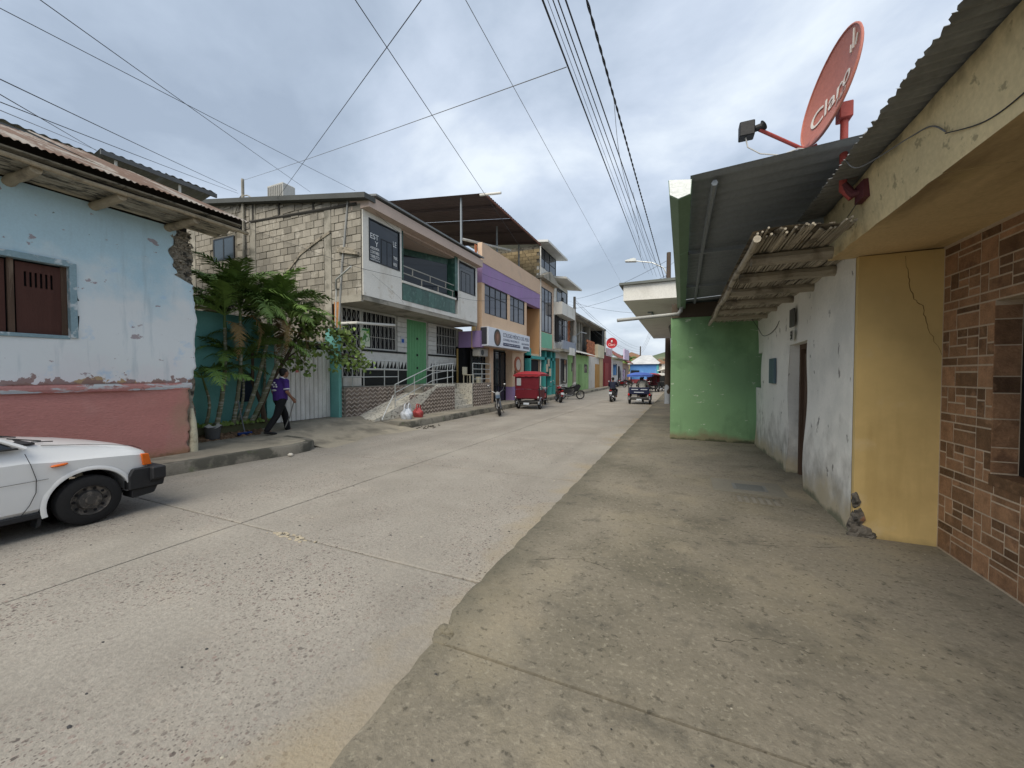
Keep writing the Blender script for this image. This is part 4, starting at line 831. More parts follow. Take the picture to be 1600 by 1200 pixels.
def grille(y0, y1, z0, z1, diamonds, par=bb):
    MB().box(XG-.0795, y0, z0, XG-.072, y1, z1).build('dark_opening', M['dark'], par)
    w = MB(); w.box(XG-.07, y0, z0, XG-.04, y0+.04, z1); w.box(XG-.08, y1-.04, z0, XG-.04, y1, z1); w.box(XG-.08, y0+.04, z0, XG-.04, y1-.04, z0+.04); w.box(XG-.08, y0+.04, z1-.04, XG-.04, y1-.04, z1)
    w.build('grille_frame', M['grille'], par); b = MB(); r = .007
    cw, ch = .21, .42; nx, nz = max(2, round((y1-y0)/cw)), max(2, round((z1-z0)/ch)); cw, ch = (y1-y0)/nx, (z1-z0)/nz
    for i in range(nx+1): b.box(XG-.05, y0+cw*i-r, z0, XG-.035, y0+cw*i+r, z1)
    for j in range(nz+1): b.box(XG-.052, y0, z0+ch*j-r, XG-.033, y1, z0+ch*j+r)
    for i in range(nx):
        for j in range(nz):
            a, c, e, f = y0+cw*i, z0+ch*j, y0+cw*(i+1), z0+ch*(j+1); m_ = ((a+e)/2, (c+f)/2)
            if diamonds: 
                b.tube([(XG-.042, a, c), (XG-.042, e, f)], r*.8, 4); b.tube([(XG-.042, a, f), (XG-.042, e, c)], r*.8, 4)
            else: b.tube([(XG-.042, m_[0], c), (XG-.042, m_[0]-.06, m_[1]), (XG-.042, m_[0], f)], r*.8, 4)
    b.build('grille_bars', M['grille'], par)
grille(9.44, 10.28, 2.62, 4.0, True); grille(9.44, 10.28, 1.62, 2.58, True); grille(10.32, 12.1, 2.64, 4.0, False); grille(14.8, 16.58, 2.64, 4.0, False)
MB().box(XG-.07, 9.46, 1.32, XG-.02, 10.26, 1.60).build('low_panel', M['facade'], bb)
M['gdoor'] = mat('light_green_door_paint', (.17, .44, .21), .5, var=.06, vs=2, bump=.05)
d = MB(); n = 13
for k in range(n):
    y0 = 12.74+1.36*k/n; w = 1.36/n; d.prism([(XG-.07, y0), (XG-.045, y0+.02), (XG-.045, y0+w*.55), (XG-.07, y0+w*.7), (XG-.07, y0+w)], 'z', 1.32, 4.0)
d = d.build('green_door', M['gdoor'], bb)
b = MB(); [MB().box(XG-.045, 13.38, z, XG-.02, 13.46, z+.09).build('lock', M['iron'], d) for z in (1.95, 2.5, 3.2)]
MB().box(XG-.045, 12.3, 2.95, XG-.0+.02, 12.55, 3.25).build('meter_box', mat('white_meter_box', (.5, .52, .55), .6), bb)
MB().box(XG-.028+.05, 12.35, 3.0, XG+.026, 12.5, 3.15).build('blue_label', mat('blue_label', (.02, .1, .4), .6), bb)
# --- terrace, ramp, steps with wave-relief tiles
M['wave'] = mat('wave_relief_tile', (.225, .18, .15), .8, var=.16, vs=6, bump=.25, bs=50, rnd=.12, stains=[dict(col=(.10, .08, .065), scale=1.3, thr=.5, soft=.15, amt=.6), dict(col=(.42, .37, .32), scale=10, thr=.6, soft=.08, amt=.6)])
te = MB(); te.box(-10.45, 9.12, .1, -9.95, 12.0, 1.30); te.box(-10.45, 12.0, .1, -9.06, 14.25, 1.30); te.box(-10.45, 14.25, .1, -9.9, 15.85, 1.30); te.box(-10.45, 15.85, .1, -9.06, 17.75, 1.30)
te.build('terrace', M['cement'], bb)
def wave_tile(w, h):
    b = MB(); nu, nz = 16, 20
    def q(u, v): return (v*2+.62*abs(((u*2) % 1)*2-1)) % 1
    def fn(u, v):
        p = q(u, v); return (.004+.045*(p if p < .8 else (1-p)*4), w*u, h*v)
    b.grid(fn, nu, nz); b.m = [1 if .58 < q((k % nu+.5)/nu, (k//nu+.5)/nz) < .86 else 0 for k in range(nu*nz)]
    return b.mesh('wave_tile', [M['wave'], mat('worn_wave_crest', (.43, .37, .32), .8, var=.2, vs=5)])
wt = wave_tile(.44, .29)
def wave_wall(x, y0, y1, z0, z1, clip=None):
    ny = round((y1-y0)/.445); nz = round((z1-z0)/.295); 
    for i in range(ny):
        for j in range(nz):
            y, z = y0+(y1-y0)*i/ny, z0+(z1-z0)*j/nz
            if clip and not clip(y+.22, z+.15): continue
            link('wave_tile', wt, bb, None, (x, y+.003, z+.003), (1, ((y1-y0)/ny-.006)/.44, ((z1-z0)/nz-.006)/.29))
wave_wall(-9.945, 9.14, 12.0, .2, 1.29, lambda y, z: z > .1+.33*(y-9.5))
wave_wall(-9.055, 11.2, 14.24, .12, 1.25, lambda y, z: z < .25+.34*(y-9.6))
wave_wall(-9.055, 15.86, 17.74, .12, 1.29)
for i in range(1):
    for j in range(4): link('wave_tile', wt, bb, None, (-10.44, 9.115, .2+.275*j), (1, 1.1, .93), (0, 0, radians(-90)))
M['ramp'] = mat('pebbled_ramp', (.62, .585, .50), .9, var=.15, vs=5, fine=.2, fs=30, bump=.8, bs=22, bd=.02, stains=[dict(col=(.17, .15, .12), scale=15, thr=.56, soft=.03, amt=.85, st=(1, .5, 1)), dict(col=(.7, .67, .6), scale=14, thr=.58, soft=.05, amt=.6)])
b = MB(); b.prism([(9.45, .2), (9.45, .26), (13.0, 1.31), (14.2, 1.315), (14.2, 1.22), (12.9, 1.2), (11.3, .2)], 'x', -9.93, -9.02); b.build('ramp', M['ramp'], bb)
for k in range(4):
    b = MB(); b.box(-9.85+.0, 14.27, .1+.22*k, -9.08-.2*k, 15.84, .32+.24*k); b.build('step', M['ramp'], bb)
MB().box(-9.9, 15.80, .2, -9.06, 15.856, 1.3).build('step_cheek', M['ramp'], bb); MB().box(-9.9, 14.245, .2, -9.06, 14.29, 1.3).build('step_cheek', M['ramp'], bb)
def rail(par, path, posts, levels, h=.02, name='handrail'):
    b = MB()
    for dz in levels: b.tube([(x, y, z+dz) for x, y, z in path], h if dz == levels[0] else h*.75, 8)
    for (x, y, z0, z1) in posts: b.tube([(x, y, z0), (x, y, z1)], h*.9, 8)
    return b.build(name, M['steel'], par, smooth=True)
rail(bb, [(-10.0, 9.16, 1.3), (-10.0, 11.75, 1.3)], [(-10.0, y, 1.3, 2.2) for y in (9.5, 10.0, 11.0, 11.75)], (.92, .62, .33))
rail(bb, [(-9.08, 10.5, .47), (-9.08, 12.7, 1.15), (-9.08, 14.2, 1.3)], [(-9.08, y, z0, z1) for y, z0, z1 in ((10.5, .2, 1.37), (11.55, .4, 1.70), (12.68, 1.0, 2.05), (12.78, 1.0, 2.07), (13.75, 1.28, 2.15), (14.15, 1.28, 2.2))], (.9, .62, .33))
rail(bb, [(-9.08, 15.9, 1.3), (-9.08, 17.7, 1.3)], [(-9.08, y, 1.3, 2.25) for y in (15.9, 16.8, 17.7)], (.95, .68, .44, .2))
MB().tube([(-9.02, 10.35, 1.0), (-8.95, 9.95, .6), (-8.85, 9.6, .24)], .018, 8).build('loose_rail_end', M['steel'], bb)
rail(bb, [(-10.0, 14.3, 1.3), (-10.0, 15.7, 1.3)], [(-10.0, y, 1.3, 2.2) for y in (14.3,)], (.95,))
st_ = tag(MB().tube([(-10.05, 9.1, 3.36), (-9.6, 9.3, 3.38), (-9.55, 11.05, 3.5)], .045, 8).build('pale_tube', pale, smooth=True), 'long pale tube projecting over the white grilles', 'pipe')
po = thing('hanging_poster', 'small green leaf poster tied on the white window grille', 'poster', (-10.3, 10.45, 2.7))
MB().box(XG-.03, 10.22, 2.72, XG-.018, 10.68, 3.38).build('sheet', mat('poster_paper', (.62, .68, .55), .7, stains=[dict(col=(.06, .22, .05), scale=4.5, thr=.53, soft=.03, amt=.95), dict(col=(.3, .5, .1), scale=7, thr=.58, soft=.03, amt=.9)]), po)
MB().box(XG-.017, 10.30, 3.28, XG-.014, 10.6, 3.34).build('heading', mat('poster_heading', (.04, .25, .08), .7), po)
# a plant pot and chair on the terrace next to the office window
t = thing('plastic_chair', 'cream plastic chair standing on the terrace behind the end railing', 'chair', (-9.4, 16.2, 1.3))
M['chair'] = mat('cream_plastic', (.56, .52, .40), .5)
b = MB(); b.box(-9.7, 16.0, 1.68, -9.3, 16.4, 1.72); b.build('seat', M['chair'], t, bevel=.01); MB().box(-9.72, 16.0, 1.73, -9.68, 16.4, 2.08).build('backrest', M['chair'], t)
for x in (-9.68, -9.33):
    for y in (16.02, 16.36): MB().box(x, y, 1.3, x+.035, y+.035, 1.68).build('leg', M['chair'], t)
tag(MB().lathe([(.0, 0), (.12, 0), (.15, .3), (.145, .3), (.13, .28), (0, .28)], 'z', 16, (-9.3, 16.85, 1.3)).build('bucket', M['chair'], smooth=True), 'cream plastic bucket on the terrace beside the chair', 'bucket')
# ------------------------------------------------------------------ orange and purple office building
M['orange'] = mat('peach_facade_paint', (.66, .475, .325), .88, var=.05, vs=1, bump=.1, stains=[dict(col=(.54, .37, .25), scale=1.1, thr=.53, soft=.15, amt=.5, st=(1, 1, .4))])
M['orange_shaded'] = mat('peach_recess_shaded', (.50, .30, .155), .88, var=.06); M['purple'] = mat('purple_band_paint', (.31, .215, .40), .85, var=.08, vs=1.3, stains=[dict(col=(.33, .2, .42), scale=1.2, thr=.54, soft=.12, amt=.6, st=(1, 1.5, .4))])  # recess wall colour is the peach facade darkened for the shade there
M['peach'] = mat('pale_peach_parapet', (.60, .44, .32), .88, var=.05, stains=[dict(col=(.46, .36, .28), scale=1.2, thr=.54, soft=.15, amt=.6)])
M['brick'] = mat('red_brick', (.40, .145, .07), .9, var=.2, vs=5, rnd=.3, bump=.4)
ob = thing('office_building', 'peach and purple two storey medical office building with flat parapet', 'building', (-9.1, 21, .2))
XO = -9.1
b = MB(); b.box(-9.4, 16.84, 3.1, XO, 25.28, 4.75); b.box(-9.4, 22.85, 3.2, XO-.0, 22.86, 3.21)
b = MB(); b.box(-9.4, 16.84, 3.1, XO, 22.84, 4.8); b.box(-9.4, 16.84, 4.8, XO, 17.14, 6.27); b.box(-9.4, 19.9, 4.8, XO, 20.24, 6.27); b.box(-9.4, 22.5, 4.8, XO, 22.84, 6.27)
b.box(-9.9, 18.05, .1, -9.3, 18.5, 3.1); b.box(-9.6, 20.65, 1.0, -9.12, 22.4, 3.1); b.box(-9.6, 23.1, .1, -9.12, 25.2, 3.1); b.build('wall', M['orange'], ob)
b = MB(); b.box(-9.45, 16.42, 3.0, -9.42, 16.82, 7.1); b.box(-10.3, 16.42, 1.3, -10.25, 17.5, 3.0); b.build('side_strip', mat('mustard_strip', (.5, .35, .13), .88), ob)
MB().box(-10.3, 22.85, 3.1, -10.25, 25.28, 6.5).box(-10.25, 22.84, 3.1, -9.4, 22.86, 6.3).box(-10.3, 25.2, .1, -9.12, 25.28, 6.3).build('recess', M['orange_shaded'], ob)
MB().box(-9.45, 16.84, 6.275, XO+.03, 25.3, 7.24).build('purple_band', M['purple'], ob)
MB().box(-9.3, 16.80, 7.245, XO+.05, 25.3, 8.22).build('parapet', M['peach'], ob)
MB().box(-10.2, 16.44, 3.05, -8.98, 16.84, 3.85).build('purple_return', M['purple'], ob); MB().box(-9.62, 20.65, .1, -9.1, 22.4, .995).build('purple_dado', M['purple'], ob)
MB().box(-9.36, 16.6, 7.7, -9.33, 16.79, 8.1).build('brick_end', M['brick'], ob)
glazed(ob, XO-.03, 17.14, 19.9, 4.8, 6.27, (17.8, 18.45, 19.1), (5.75,), gm=glass('office_glass', (.045, .05, .07), .06)); glazed(ob, XO-.03, 20.24, 22.5, 4.8, 6.27, (20.9, 21.6), (5.75,), gm=bpy.data.materials['office_glass'])
glazed(ob, -9.55, 15.6+.95, 18.05, 1.32, 2.9, (16.9, 17.3, 17.7), (1.9, 2.4), fm=M['iron'])
d = MB().box(-9.62, 18.52, .12, -9.58, 20.62, 2.98).build('entrance_door', M['darkglass'], ob)
b = MB(); [b.box(-9.58, 18.52+.68*k, .12, -9.54, 18.58+.68*k, 2.98) for k in range(4)]; [b.box(-9.575, 18.6, .9*k+.2, -9.55, 19.9, .9*k+.24) for k in range(4)]; b.build('door_frame', M['iron'], d)
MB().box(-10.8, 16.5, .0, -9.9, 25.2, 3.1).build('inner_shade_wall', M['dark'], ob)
glazed(ob, -9.25, 22.45, 23.05, .9, 3.0, (), (1.4, 1.9, 2.4), fm=M['iron'])
e_ = thing('round_emblem', 'round orange and white emblem on the peach office wall beside the door', 'emblem', (-9.1, 21.4, 2.2))
MB().lathe([(.0, -.02), (.50, -.02), (.50, .02), (.36, .03), (.34, .02), (0, .02)], 'x', 28, (-9.1, 21.4, 2.3)).build('disc', mat('emblem_rust', (.4, .12, .06), .7), e_)
MB().lathe([(.0, 0), (.33, 0), (.33, .02), (0, .02)], 'x', 24, (-9.075, 21.4, 2.3)).build('disc_face', mat('emblem_pale', (.6, .5, .42), .7), e_)
tag(MB().box(-9.12, 20.9, 1.65, -9.09, 21.15, 1.95).build('plaque', mat('brown_plaque', (.14, .07, .03), .5)), 'small brown plaque below the round emblem', 'plaque')
tag(MB().box(-9.12, 21.55, .95, -9.06, 21.75, 1.75).build('intercom', mat('dark_intercom', (.08, .06, .05), .5)), 'slim dark intercom panel low on the peach pillar', 'intercom')
a_ = thing('window_cooler', 'grey air conditioner hung above the dark office window', 'air conditioner', (-9.3, 16.9, 2.7))
MB().box(-9.5, 16.6, 2.62, -9.1, 17.5, 3.0).build('casing', mat('ac_grey', (.35, .34, .31), .6), a_, bevel=.02); MB().lathe([(.0, 0), (.14, 0), (.14, .02), (0, .02)], 'x', 16, (-9.1, 16.9, 2.81)).build('fan', M['alu'], a_)
sg = thing('office_sign', 'white sign box with dark blue office lettering and an oval portrait', 'sign', (-8.7, 19.5, 3.6))
MB().box(-9.05, 16.62, 3.12, -8.62, 22.15, 4.05).build('box', mat('white_sign_face', (.66, .70, .76), .5, var=.03, bump=0), sg, bevel=.01)
MB().box(-9.04, 16.6, 3.2, -8.7, 16.619, 4.02).build('side', mat('sign_side', (.05, .05, .06), .5), sg)
XS = -8.619
navy = mat('navy_lettering', (.02, .03, .09), .6, bump=0); wht = mat('white_bar_lettering', (.65, .68, .72), .6, bump=0)
lettering('COLEGIO MÉDICO DEL PERÚ', (XS, 18.3, 3.70), (0, 1, 0), (0, 0, 1), 3.7, .26, navy, sg)
lettering('CONSEJO REGIONAL IV', (XS, 18.3, 3.47), (0, 1, 0), (0, 0, 1), 2.2, .14, navy, sg); lettering('SAN MARTÍN', (XS, 20.85, 3.45), (0, 1, 0), (0, 0, 1), 1.1, .15, navy, sg)
MB().box(XS, 18.3, 3.24, XS+.006, 20.6, 3.39).build('text_bar', navy, sg); MB().box(XS, 21.1, 3.24, XS+.006, 22.0, 3.37).build('text_bar', navy, sg)
lettering('Los mejores en salud', (XS+.007, 18.36, 3.265), (0, 1, 0), (0, 0, 1), 2.15, .1, wht, sg); lettering('TELÉFONO', (XS+.007, 21.15, 3.27), (0, 1, 0), (0, 0, 1), .8, .07, wht, sg)
b = MB(); b.add([(XS+.004, 17.62+.40*cos(2*pi*k/28), 3.59+.43*sin(2*pi*k/28)) for k in range(28)], [tuple(range(28))]); b.build('oval_rim', mat('oval_dark', (.05, .06, .055), .6), sg)
b = MB(); b.add([(XS+.008, 17.62+.30*cos(2*pi*k/28), 3.57+.34*sin(2*pi*k/28)) for k in range(28)], [tuple(range(28))]); b.build('oval_field', mat('oval_brown', (.17, .09, .055), .6, var=.3, vs=7), sg)
b = MB(); b.add([(XS+.012, 17.62+.12*cos(2*pi*k/16), 3.60+.2*sin(2*pi*k/16)) for k in range(16)], [tuple(range(16))]); b.build('oval_figure', mat('oval_figure', (.28, .15, .1), .6), sg)
# large dark canopy over the flat roofs
ct = thing('roof_canopy', 'huge dark brown sheet canopy on posts above the flat roofs', 'canopy', (-11, 20, 8.2))
M['canopy'] = mat('dark_brown_canopy_sheet', (.085, .062, .06), .8, var=.12, vs=1.2, stains=[dict(col=(.13, .075, .07), scale=1.1, thr=.55, soft=.2, amt=.6)])
ycut = [16.65, 18.3, 19.9, 21.5, 23.1, 24.6]
for i in range(5): corr((-8.75, ycut[i+1], 10.47+.004*(i % 2)), (0, -1, 0), (-1, 0, .115), ycut[i+1]-ycut[i]+.02, 8.2, pitch=.22, amp=.018).build('roof_sheet', M['canopy'], ct)
MB().box(-8.82, 16.62, 10.36, -8.76, 24.62, 10.45).build('edge_beam', mat('rusty_beam', (.17, .075, .055), .8), ct)
for y in (18, 20, 22, 24): MB().prism([(-8.9, 10.33), (-16.9, 11.22), (-16.9, 11.32), (-8.9, 10.43)], 'y', y-.03, y+.03).build('rafter', M['canopy'], ct)
for (x, y) in ((-10.3, 16.9), (-10.3, 21.0), (-15.5, 16.9), (-10.3, 24.4)): MB().box(x-.04, y-.04, 7.6, x+.04, y+.04, 10.6+.11*(-9-x)).build('post', M['roofdark'], ct)
MB().tube([(-9.0, 16.5, 10.36), (-7.9, 16.55, 10.28)], .06, 8).build('spout', pale, ct)
MB().tube([(-10.35, 17.0, 8.62), (-10.1, 22.5, 9.62)], .07, 8).build('white_gutter', pale, ct)
MB().box(-16, 16.5, 7.3, -9.5, 25.2, 7.6).build('flat_roof', M['cement'], ob)
# ------------------------------------------------------------------ tall white and mint building
tb = thing('tall_building', 'three storey white and mint building with turquoise shop front and dark top glazing', 'building', (-9.1, 27, .2))
M['mint'] = mat('mint_paint', (.20, .46, .32), .85, var=.05); M['turqshop'] = mat('turquoise_shop_paint', (.06, .33, .31), .8, var=.08)
b = MB(); b.box(-9.5, 25.32, 3.55, XO, 28.4, 4.75); b.box(-9.5, 25.32, 4.75, XO, 25.62, 8.35); b.box(-9.5, 27.98, 4.75, XO, 28.4, 8.35); b.box(-9.5, 25.62, 7.9, XO, 27.98, 8.35); b.build('wall', M['peach'], tb)
MB().box(-9.12, 25.62, 3.62, XO+.012, 28.05, 4.72).build('mint_panel', M['mint'], tb)
glazed(tb, XO, 25.62, 27.98, 4.78, 7.9, (26.4, 27.2), (6.9,), gm=bpy.data.materials['office_glass'])
b = MB(); b.prism([(25.0, 8.35), (28.6, 8.35), (28.6, 8.5), (26.6, 9.1), (25.0, 8.5)], 'x', -9.3, -8.7); b.build('pediment', M['cement'], tb)
MB().box(-9.5, 25.34, 9.0, XO-.1, 29.4, 9.35).box(-9.5, 25.34, 8.4, XO-.1, 29.4, 9.0).build('upper_wall', M['facade'], tb)
glazed(tb, XO-.1, 25.5, 29.3, 9.35, 10.75, (26.6, 27.8), (10.0,))
BR = MB().box(-.5, -.5, -.5, .5, .5, .5).mesh('brick', mat('tan_brick', (.30, .235, .14), .9, rnd=.35, bump=.3))
for r in range(9):
    for c in range(11): link('brick', BR, tb, None, (-9.35-.42*c-(.2 if r % 2 else 0), 25.36, 8.42+.24*r), (.40, .08, .222))
MB().box(-14.2, 25.37, .2, -9.2, 25.5, 10.7).build('side_wall', M['mortar'], tb)
MB().prism([(-8.4, 10.72), (-8.4, 10.86), (-15, 11.7), (-15, 11.5)], 'y', 25.0, 29.9).build('roof', mat('white_fascia', (.62, .63, .62), .7), tb)
MB().tube([(-9.05, 25.3, .2), (-9.05, 25.3, 10.7)], .05, 8).build('downpipe', pale, tb)
b = MB(); b.box(-9.3, 23.0, 2.75, -8.95, 28.45, 2.95); b.box(-9.3, 23.0, .1, -8.95, 23.25, 3.4); b.box(-9.3, 26.0, .1, -8.95, 26.35, 3.4); b.box(-9.3, 27.3, .1, -8.95, 27.65, 3.4); b.box(-9.3, 28.2, .1, -8.95, 28.5, 3.4); b.build('shop_frame', M['turqshop'], tb)
MB().box(-9.6, 25.3, .1, -9.32, 28.4, 3.5).box(-9.3, 23.3, .1, -9.11, 25.1, 2.7).build('shop_opening', M['dark'], tb)
MB().box(-9.6, 25.3, 3.42, -8.6, 28.5, 3.54).build('canopy_slab', M['cement'], tb)
for (y, z, lb) in ((26.2, 1.9, 'faded notice on the turquoise shop pillar, nearest the red mototaxi'), (26.9, 1.6, 'lowest faded notice on the turquoise shop front'), (26.55, 2.3, 'topmost faded notice on the turquoise shop front')): tag(MB().box(-8.94, y, z, -8.92, y+.42, z+.55).build('notice', mat('pale_notice', (.55, .48, .36), .8)), lb, 'notice', 'notices on the turquoise shop')
# ------------------------------------------------------------------ grey balcony building
gb = thing('balcony_building', 'narrow grey and white three storey building with balconies and dark windows', 'building', (-9.1, 30.4, .2))
MB().box(-10, 28.52, .1, XO, 32.4, 8.9).build('wall', M['facade'], gb)
MB().box(-9.2, 28.52, 3.5, -8.35, 32.4, 3.7).build('balcony_slab', M['cement'], gb)
MB().box(-8.5, 28.55, 3.7, -8.36, 32.4, 4.35).build('balcony_front', mat('grey_blue_balcony', (.27, .3, .36), .8, var=.12, vs=3), gb)
MB().box(-8.5, 30.3, 3.3, -8.34, 32.0, 3.9).build('white_panel', M['facade'], gb)
MB().box(-9.2, 28.55, 6.35, -8.45, 32.4, 7.3).build('upper_balcony', pale, gb)
glazed(gb, XO+.03, 29.5, 32.2, 4.4, 6.3, (30.1, 30.8, 31.5), (5.75,), gm=bpy.data.materials['office_glass'])
MB().box(-9.05, 28.6, 4.3, -8.98, 29.5, 6.3).build('dark_opening', M['dark'], gb)
glazed(gb, XO+.03, 29.2, 32.1, 7.4, 8.6, (30.6,), ())
MB().prism([(-8.1, 9.0), (-8.1, 9.14), (-11, 9.6), (-11, 9.4)], 'y', 28.5, 33.4).build('roof', pale, gb)
MB().box(-9.08, 28.65, .2, -9.0, 29.7, 3.0).build('door', mat('ochre_wood_door', (.19, .09, .03), .6, var=.2, stretch=(8, 8, 1)), gb)
glazed(gb, XO+.05, 30.3, 32.0, .95, 3.0, (31.1,), ())
# ------------------------------------------------------------------ farther houses on the left
def house(name, label, y0, y1, z1, col, cat='house', x=XO):
    t = thing(name, label, cat, (x, (y0+y1)/2, .2)); m = mat(name+'_paint', col, .88, var=.08, vs=1.2, stains=[dict(col=tuple(c*.6 for c in col), scale=1.2, thr=.54, soft=.15, amt=.5)])
    MB().box(x-6, y0, .05, x, y1, z1).build('wall', m, t); return t, m
gl, m_ = house('light_green_house', 'single storey light green house under a slanting pale sheet roof', 32.45, 40.6, 3.6, (.33, .52, .22))
for i in range(4): corr((-8.2, 32.5+2.06*(i+1), 3.62), (0, -1, 0), (-1, 0, .33), 2.07, 4, pitch=.2, amp=.015).build('roof_sheet', pale, gl)
glazed(gl, XO+.03, 33.7, 34.9, 2.0, 2.75, (34.3,), ()); glazed(gl, XO+.03, 38.6, 39.8, 1.9, 2.75, (39.2,), ())
MB().box(-9.09, 36.3, .1, -9.05, 37.4, 2.7).build('door', mat('green_door_far', (.22, .38, .14), .7), gl)
rb = thing('raw_brick_house', 'unfinished red brick upper storey with grey columns and open dark room', 'house', (-11, 40, 3.7))
BR2 = MB().box(-.5, -.5, -.5, .5, .5, .5).mesh('brick', M['brick'])
for r in range(12):
    for c in range(12): link('brick', BR2, rb, None, (-10.45, 33.0+.42*c+(.2 if r % 2 else 0), 4.3+.25*r), (.1, .40, .23))
for r in range(9):
    for c in range(9): link('brick', BR2, rb, None, (-9.3, 40.8+.42*c+(.2 if r % 2 else 0), 3.6+.25*r-.3), (.1, .40, .23))
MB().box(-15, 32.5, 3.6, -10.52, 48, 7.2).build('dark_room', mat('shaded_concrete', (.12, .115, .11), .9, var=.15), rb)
for y in (38.3, 39.5, 40.6, 44.6): MB().box(-10.5, y, 3.6, -9.9, y+.45, 7.2).build('column', M['cement'], rb)
MB().box(-14, 32.4, 7.2, -8.9, 48.5, 7.38).build('roof_slab', M['cement'], rb)
MB().box(-9.4, 44.5, 3.7, -8.9, 48.3, 5.2).build('cream_parapet', mat('cream_parapet', (.58, .54, .39), .88), rb)
tn, m_ = house('tan_house', 'tan and white ground floor house with an ochre door', 40.65, 48.3, 3.7, (.58, .55, .5))
MB().box(-9.09, 43.9, .1, -9.0, 46.0, 2.9).build('door', mat('ochre_door', (.38, .2, .05), .7), tn); MB().box(-9.09, 46.2, .1, -9.02, 48.2, 3.6).build('tan_panel', mat('tan_panel', (.45, .35, .2), .85), tn)
dr, m_ = house('dark_red_shop', 'dark red fronted shop with narrow black and white upper room', 48.4, 55.0, 4.2, (.17, .02, .025), 'shop')
MB().box(-11, 48.5, 4.2, -9.2, 51.2, 7.6).build('upper_room', M['black'], dr); MB().box(-9.2, 50.2, 4.6, -9.1, 50.7, 7.3).build('white_mullion', M['facade'], dr); MB().box(-9.3, 51.2, 4.3, -9.05, 55, 5.2).build('pale_parapet', mat('lilac_parapet', (.55, .45, .5), .85), dr)
MB().box(-9.09, 49.6, .1, -9.02, 52.2, 3.2).build('shutter', mat('red_shutter', (.24, .03, .03), .7), dr)
ws, m_ = house('white_corner_shop', 'white shop with dark window, lilac sign board and awning', 55.1, 66, 3.9, (.62, .61, .6), 'shop')
glazed(ws, XO+.05, 56.2, 59.5, 1.6, 3.3, (57.8,), ()); MB().box(-9.09, 61, .1, -9.0, 62.2, 3.0).build('door', M['dark'], ws)
MB().box(-9.05, 55.2, 3.95, -8.2, 66, 4.1).build('awning', M['cement'], ws)
tag(MB().box(-8.2, 60.0, 4.0, -8.0, 65.5, 5.6).build('lilac_sign', mat('lilac_sign', (.55, .47, .62), .6, stains=[dict(col=(.35, .25, .45), scale=3, thr=.55, soft=.05, amt=.7)])), 'pale lilac sign board above the white corner shop', 'sign')
tag(MB().box(-8.7, 63.0, 2.0, -8.5, 64.6, 2.5).box(-8.7, 63.0, .3, -8.5, 64.6, 2.0).build('shop_banner', mat('purple_banner', (.42, .36, .46), .7, stains=[dict(col=(.2, .12, .3), scale=4, thr=.5, soft=.05, amt=.8)])), 'purple and white banner hanging in front of the corner shop', 'banner')
rs, m_ = house('red_roof_house', 'low house with brown red roof beyond the corner shop', 66.2, 74, 3.6, (.4, .3, .24))
MB().prism([(-8.3, 3.6), (-8.3, 3.75), (-12, 6.2), (-12, 6.0)], 'y', 66, 74.2).build('roof', mat('brown_red_roof', (.2, .07, .055), .85), rs); MB().box(-9.09, 67.5, .1, -9.0, 69, 2.7).build('door', M['dark'], rs)
# far red round dish over the shops
fd = thing('red_round_dish', 'round red dish with white marks standing above the far shops', 'satellite dish', (-9.15, 55.5, 5.2))
MB().lathe([(0, .12), (.4, .09), (.72, 0), (.76, 0), (.76, .02), (.4, .12), (0, .15)], 'y', 32, (-9.15, 55.45, 6.15)).build('reflector', mat('bright_red_dish', (.42, .02, .03), .5), fd, smooth=True)
lettering('Claro', (-9.62, 55.38, 5.75), (1, 0, 0), (0, 0, 1), .95, .34, wm, fd); MB().box(-9.25, 55.4, 6.25, -9.05, 55.42, 6.55).build('emblem', wm, fd)
MB().tube([(-9.15, 55.6, 4.2), (-9.15, 55.6, 6.1)], .05, 8).build('post', M['roofdark'], fd)
# end of the street
be = thing('bright_blue_house', 'bright blue house with white hipped roof closing the street', 'house', (-6.5, 78, .1))
MB().box(-9.1, 76, .05, -4.35, 84, 3.7).build('wall', mat('bright_blue_paint', (.10, .26, .58), .8, var=.06, stains=[dict(col=(.2, .38, .7), scale=.8, thr=.57, soft=.05, amt=.6)]), be)
b = MB(); b.add([(-9.6, 75.5, 3.65), (-3.6, 75.5, 3.65), (-3.6, 84.5, 3.65), (-9.6, 84.5, 3.65), (-7.4, 80, 5.5), (-5.6, 80, 5.5), (-9.6, 75.5, 3.75)], [(0, 1, 5, 4), (1, 2, 5), (2, 3, 4, 5), (3, 0, 4), (0, 3, 2, 1)]); b.build('roof', mat('white_roof', (.47, .48, .48), .8, var=.2), be)
MB().box(-8.9, 75.9, 1.6, -7.4, 75.99, 2.5).build('window', M['darkglass'], be); MB().box(-4.36, 75.94, .05, -4.0, 76.3, 3.6).build('corner_pilaster', mat('teal_paint', (.1, .42, .45), .8), be)
MB().box(-9.2, 75.85, .05, -4.3, 75.95, .8).build('plinth', mat('red_plinth', (.25, .05, .06), .8), be)
rw = thing('pale_row_house', 'pale houses with white awning on the far right bend', 'house', (-1.5, 74, .1))
MB().box(-3.3, 72, .05, 6, 84, 3.6).build('wall', pale, rw); MB().prism([(-3.9, 2.3), (-3.9, 2.45), (-1.5, 3.1), (-1.5, 2.95)], 'y', 70.5, 76).build('awning', M['facade'], rw); MB().box(-2.9, 71.9, .1, -2.2, 71.99, 2.0).build('door', mat('wine_door', (.2, .04, .05), .7), rw)
MB().prism([(-3.8, 3.6), (6, 3.6), (1.5, 5.5)], 'y', 71.5, 84).build('roof', mat('brown_tile_roof', (.3, .17, .11), .9), rw)
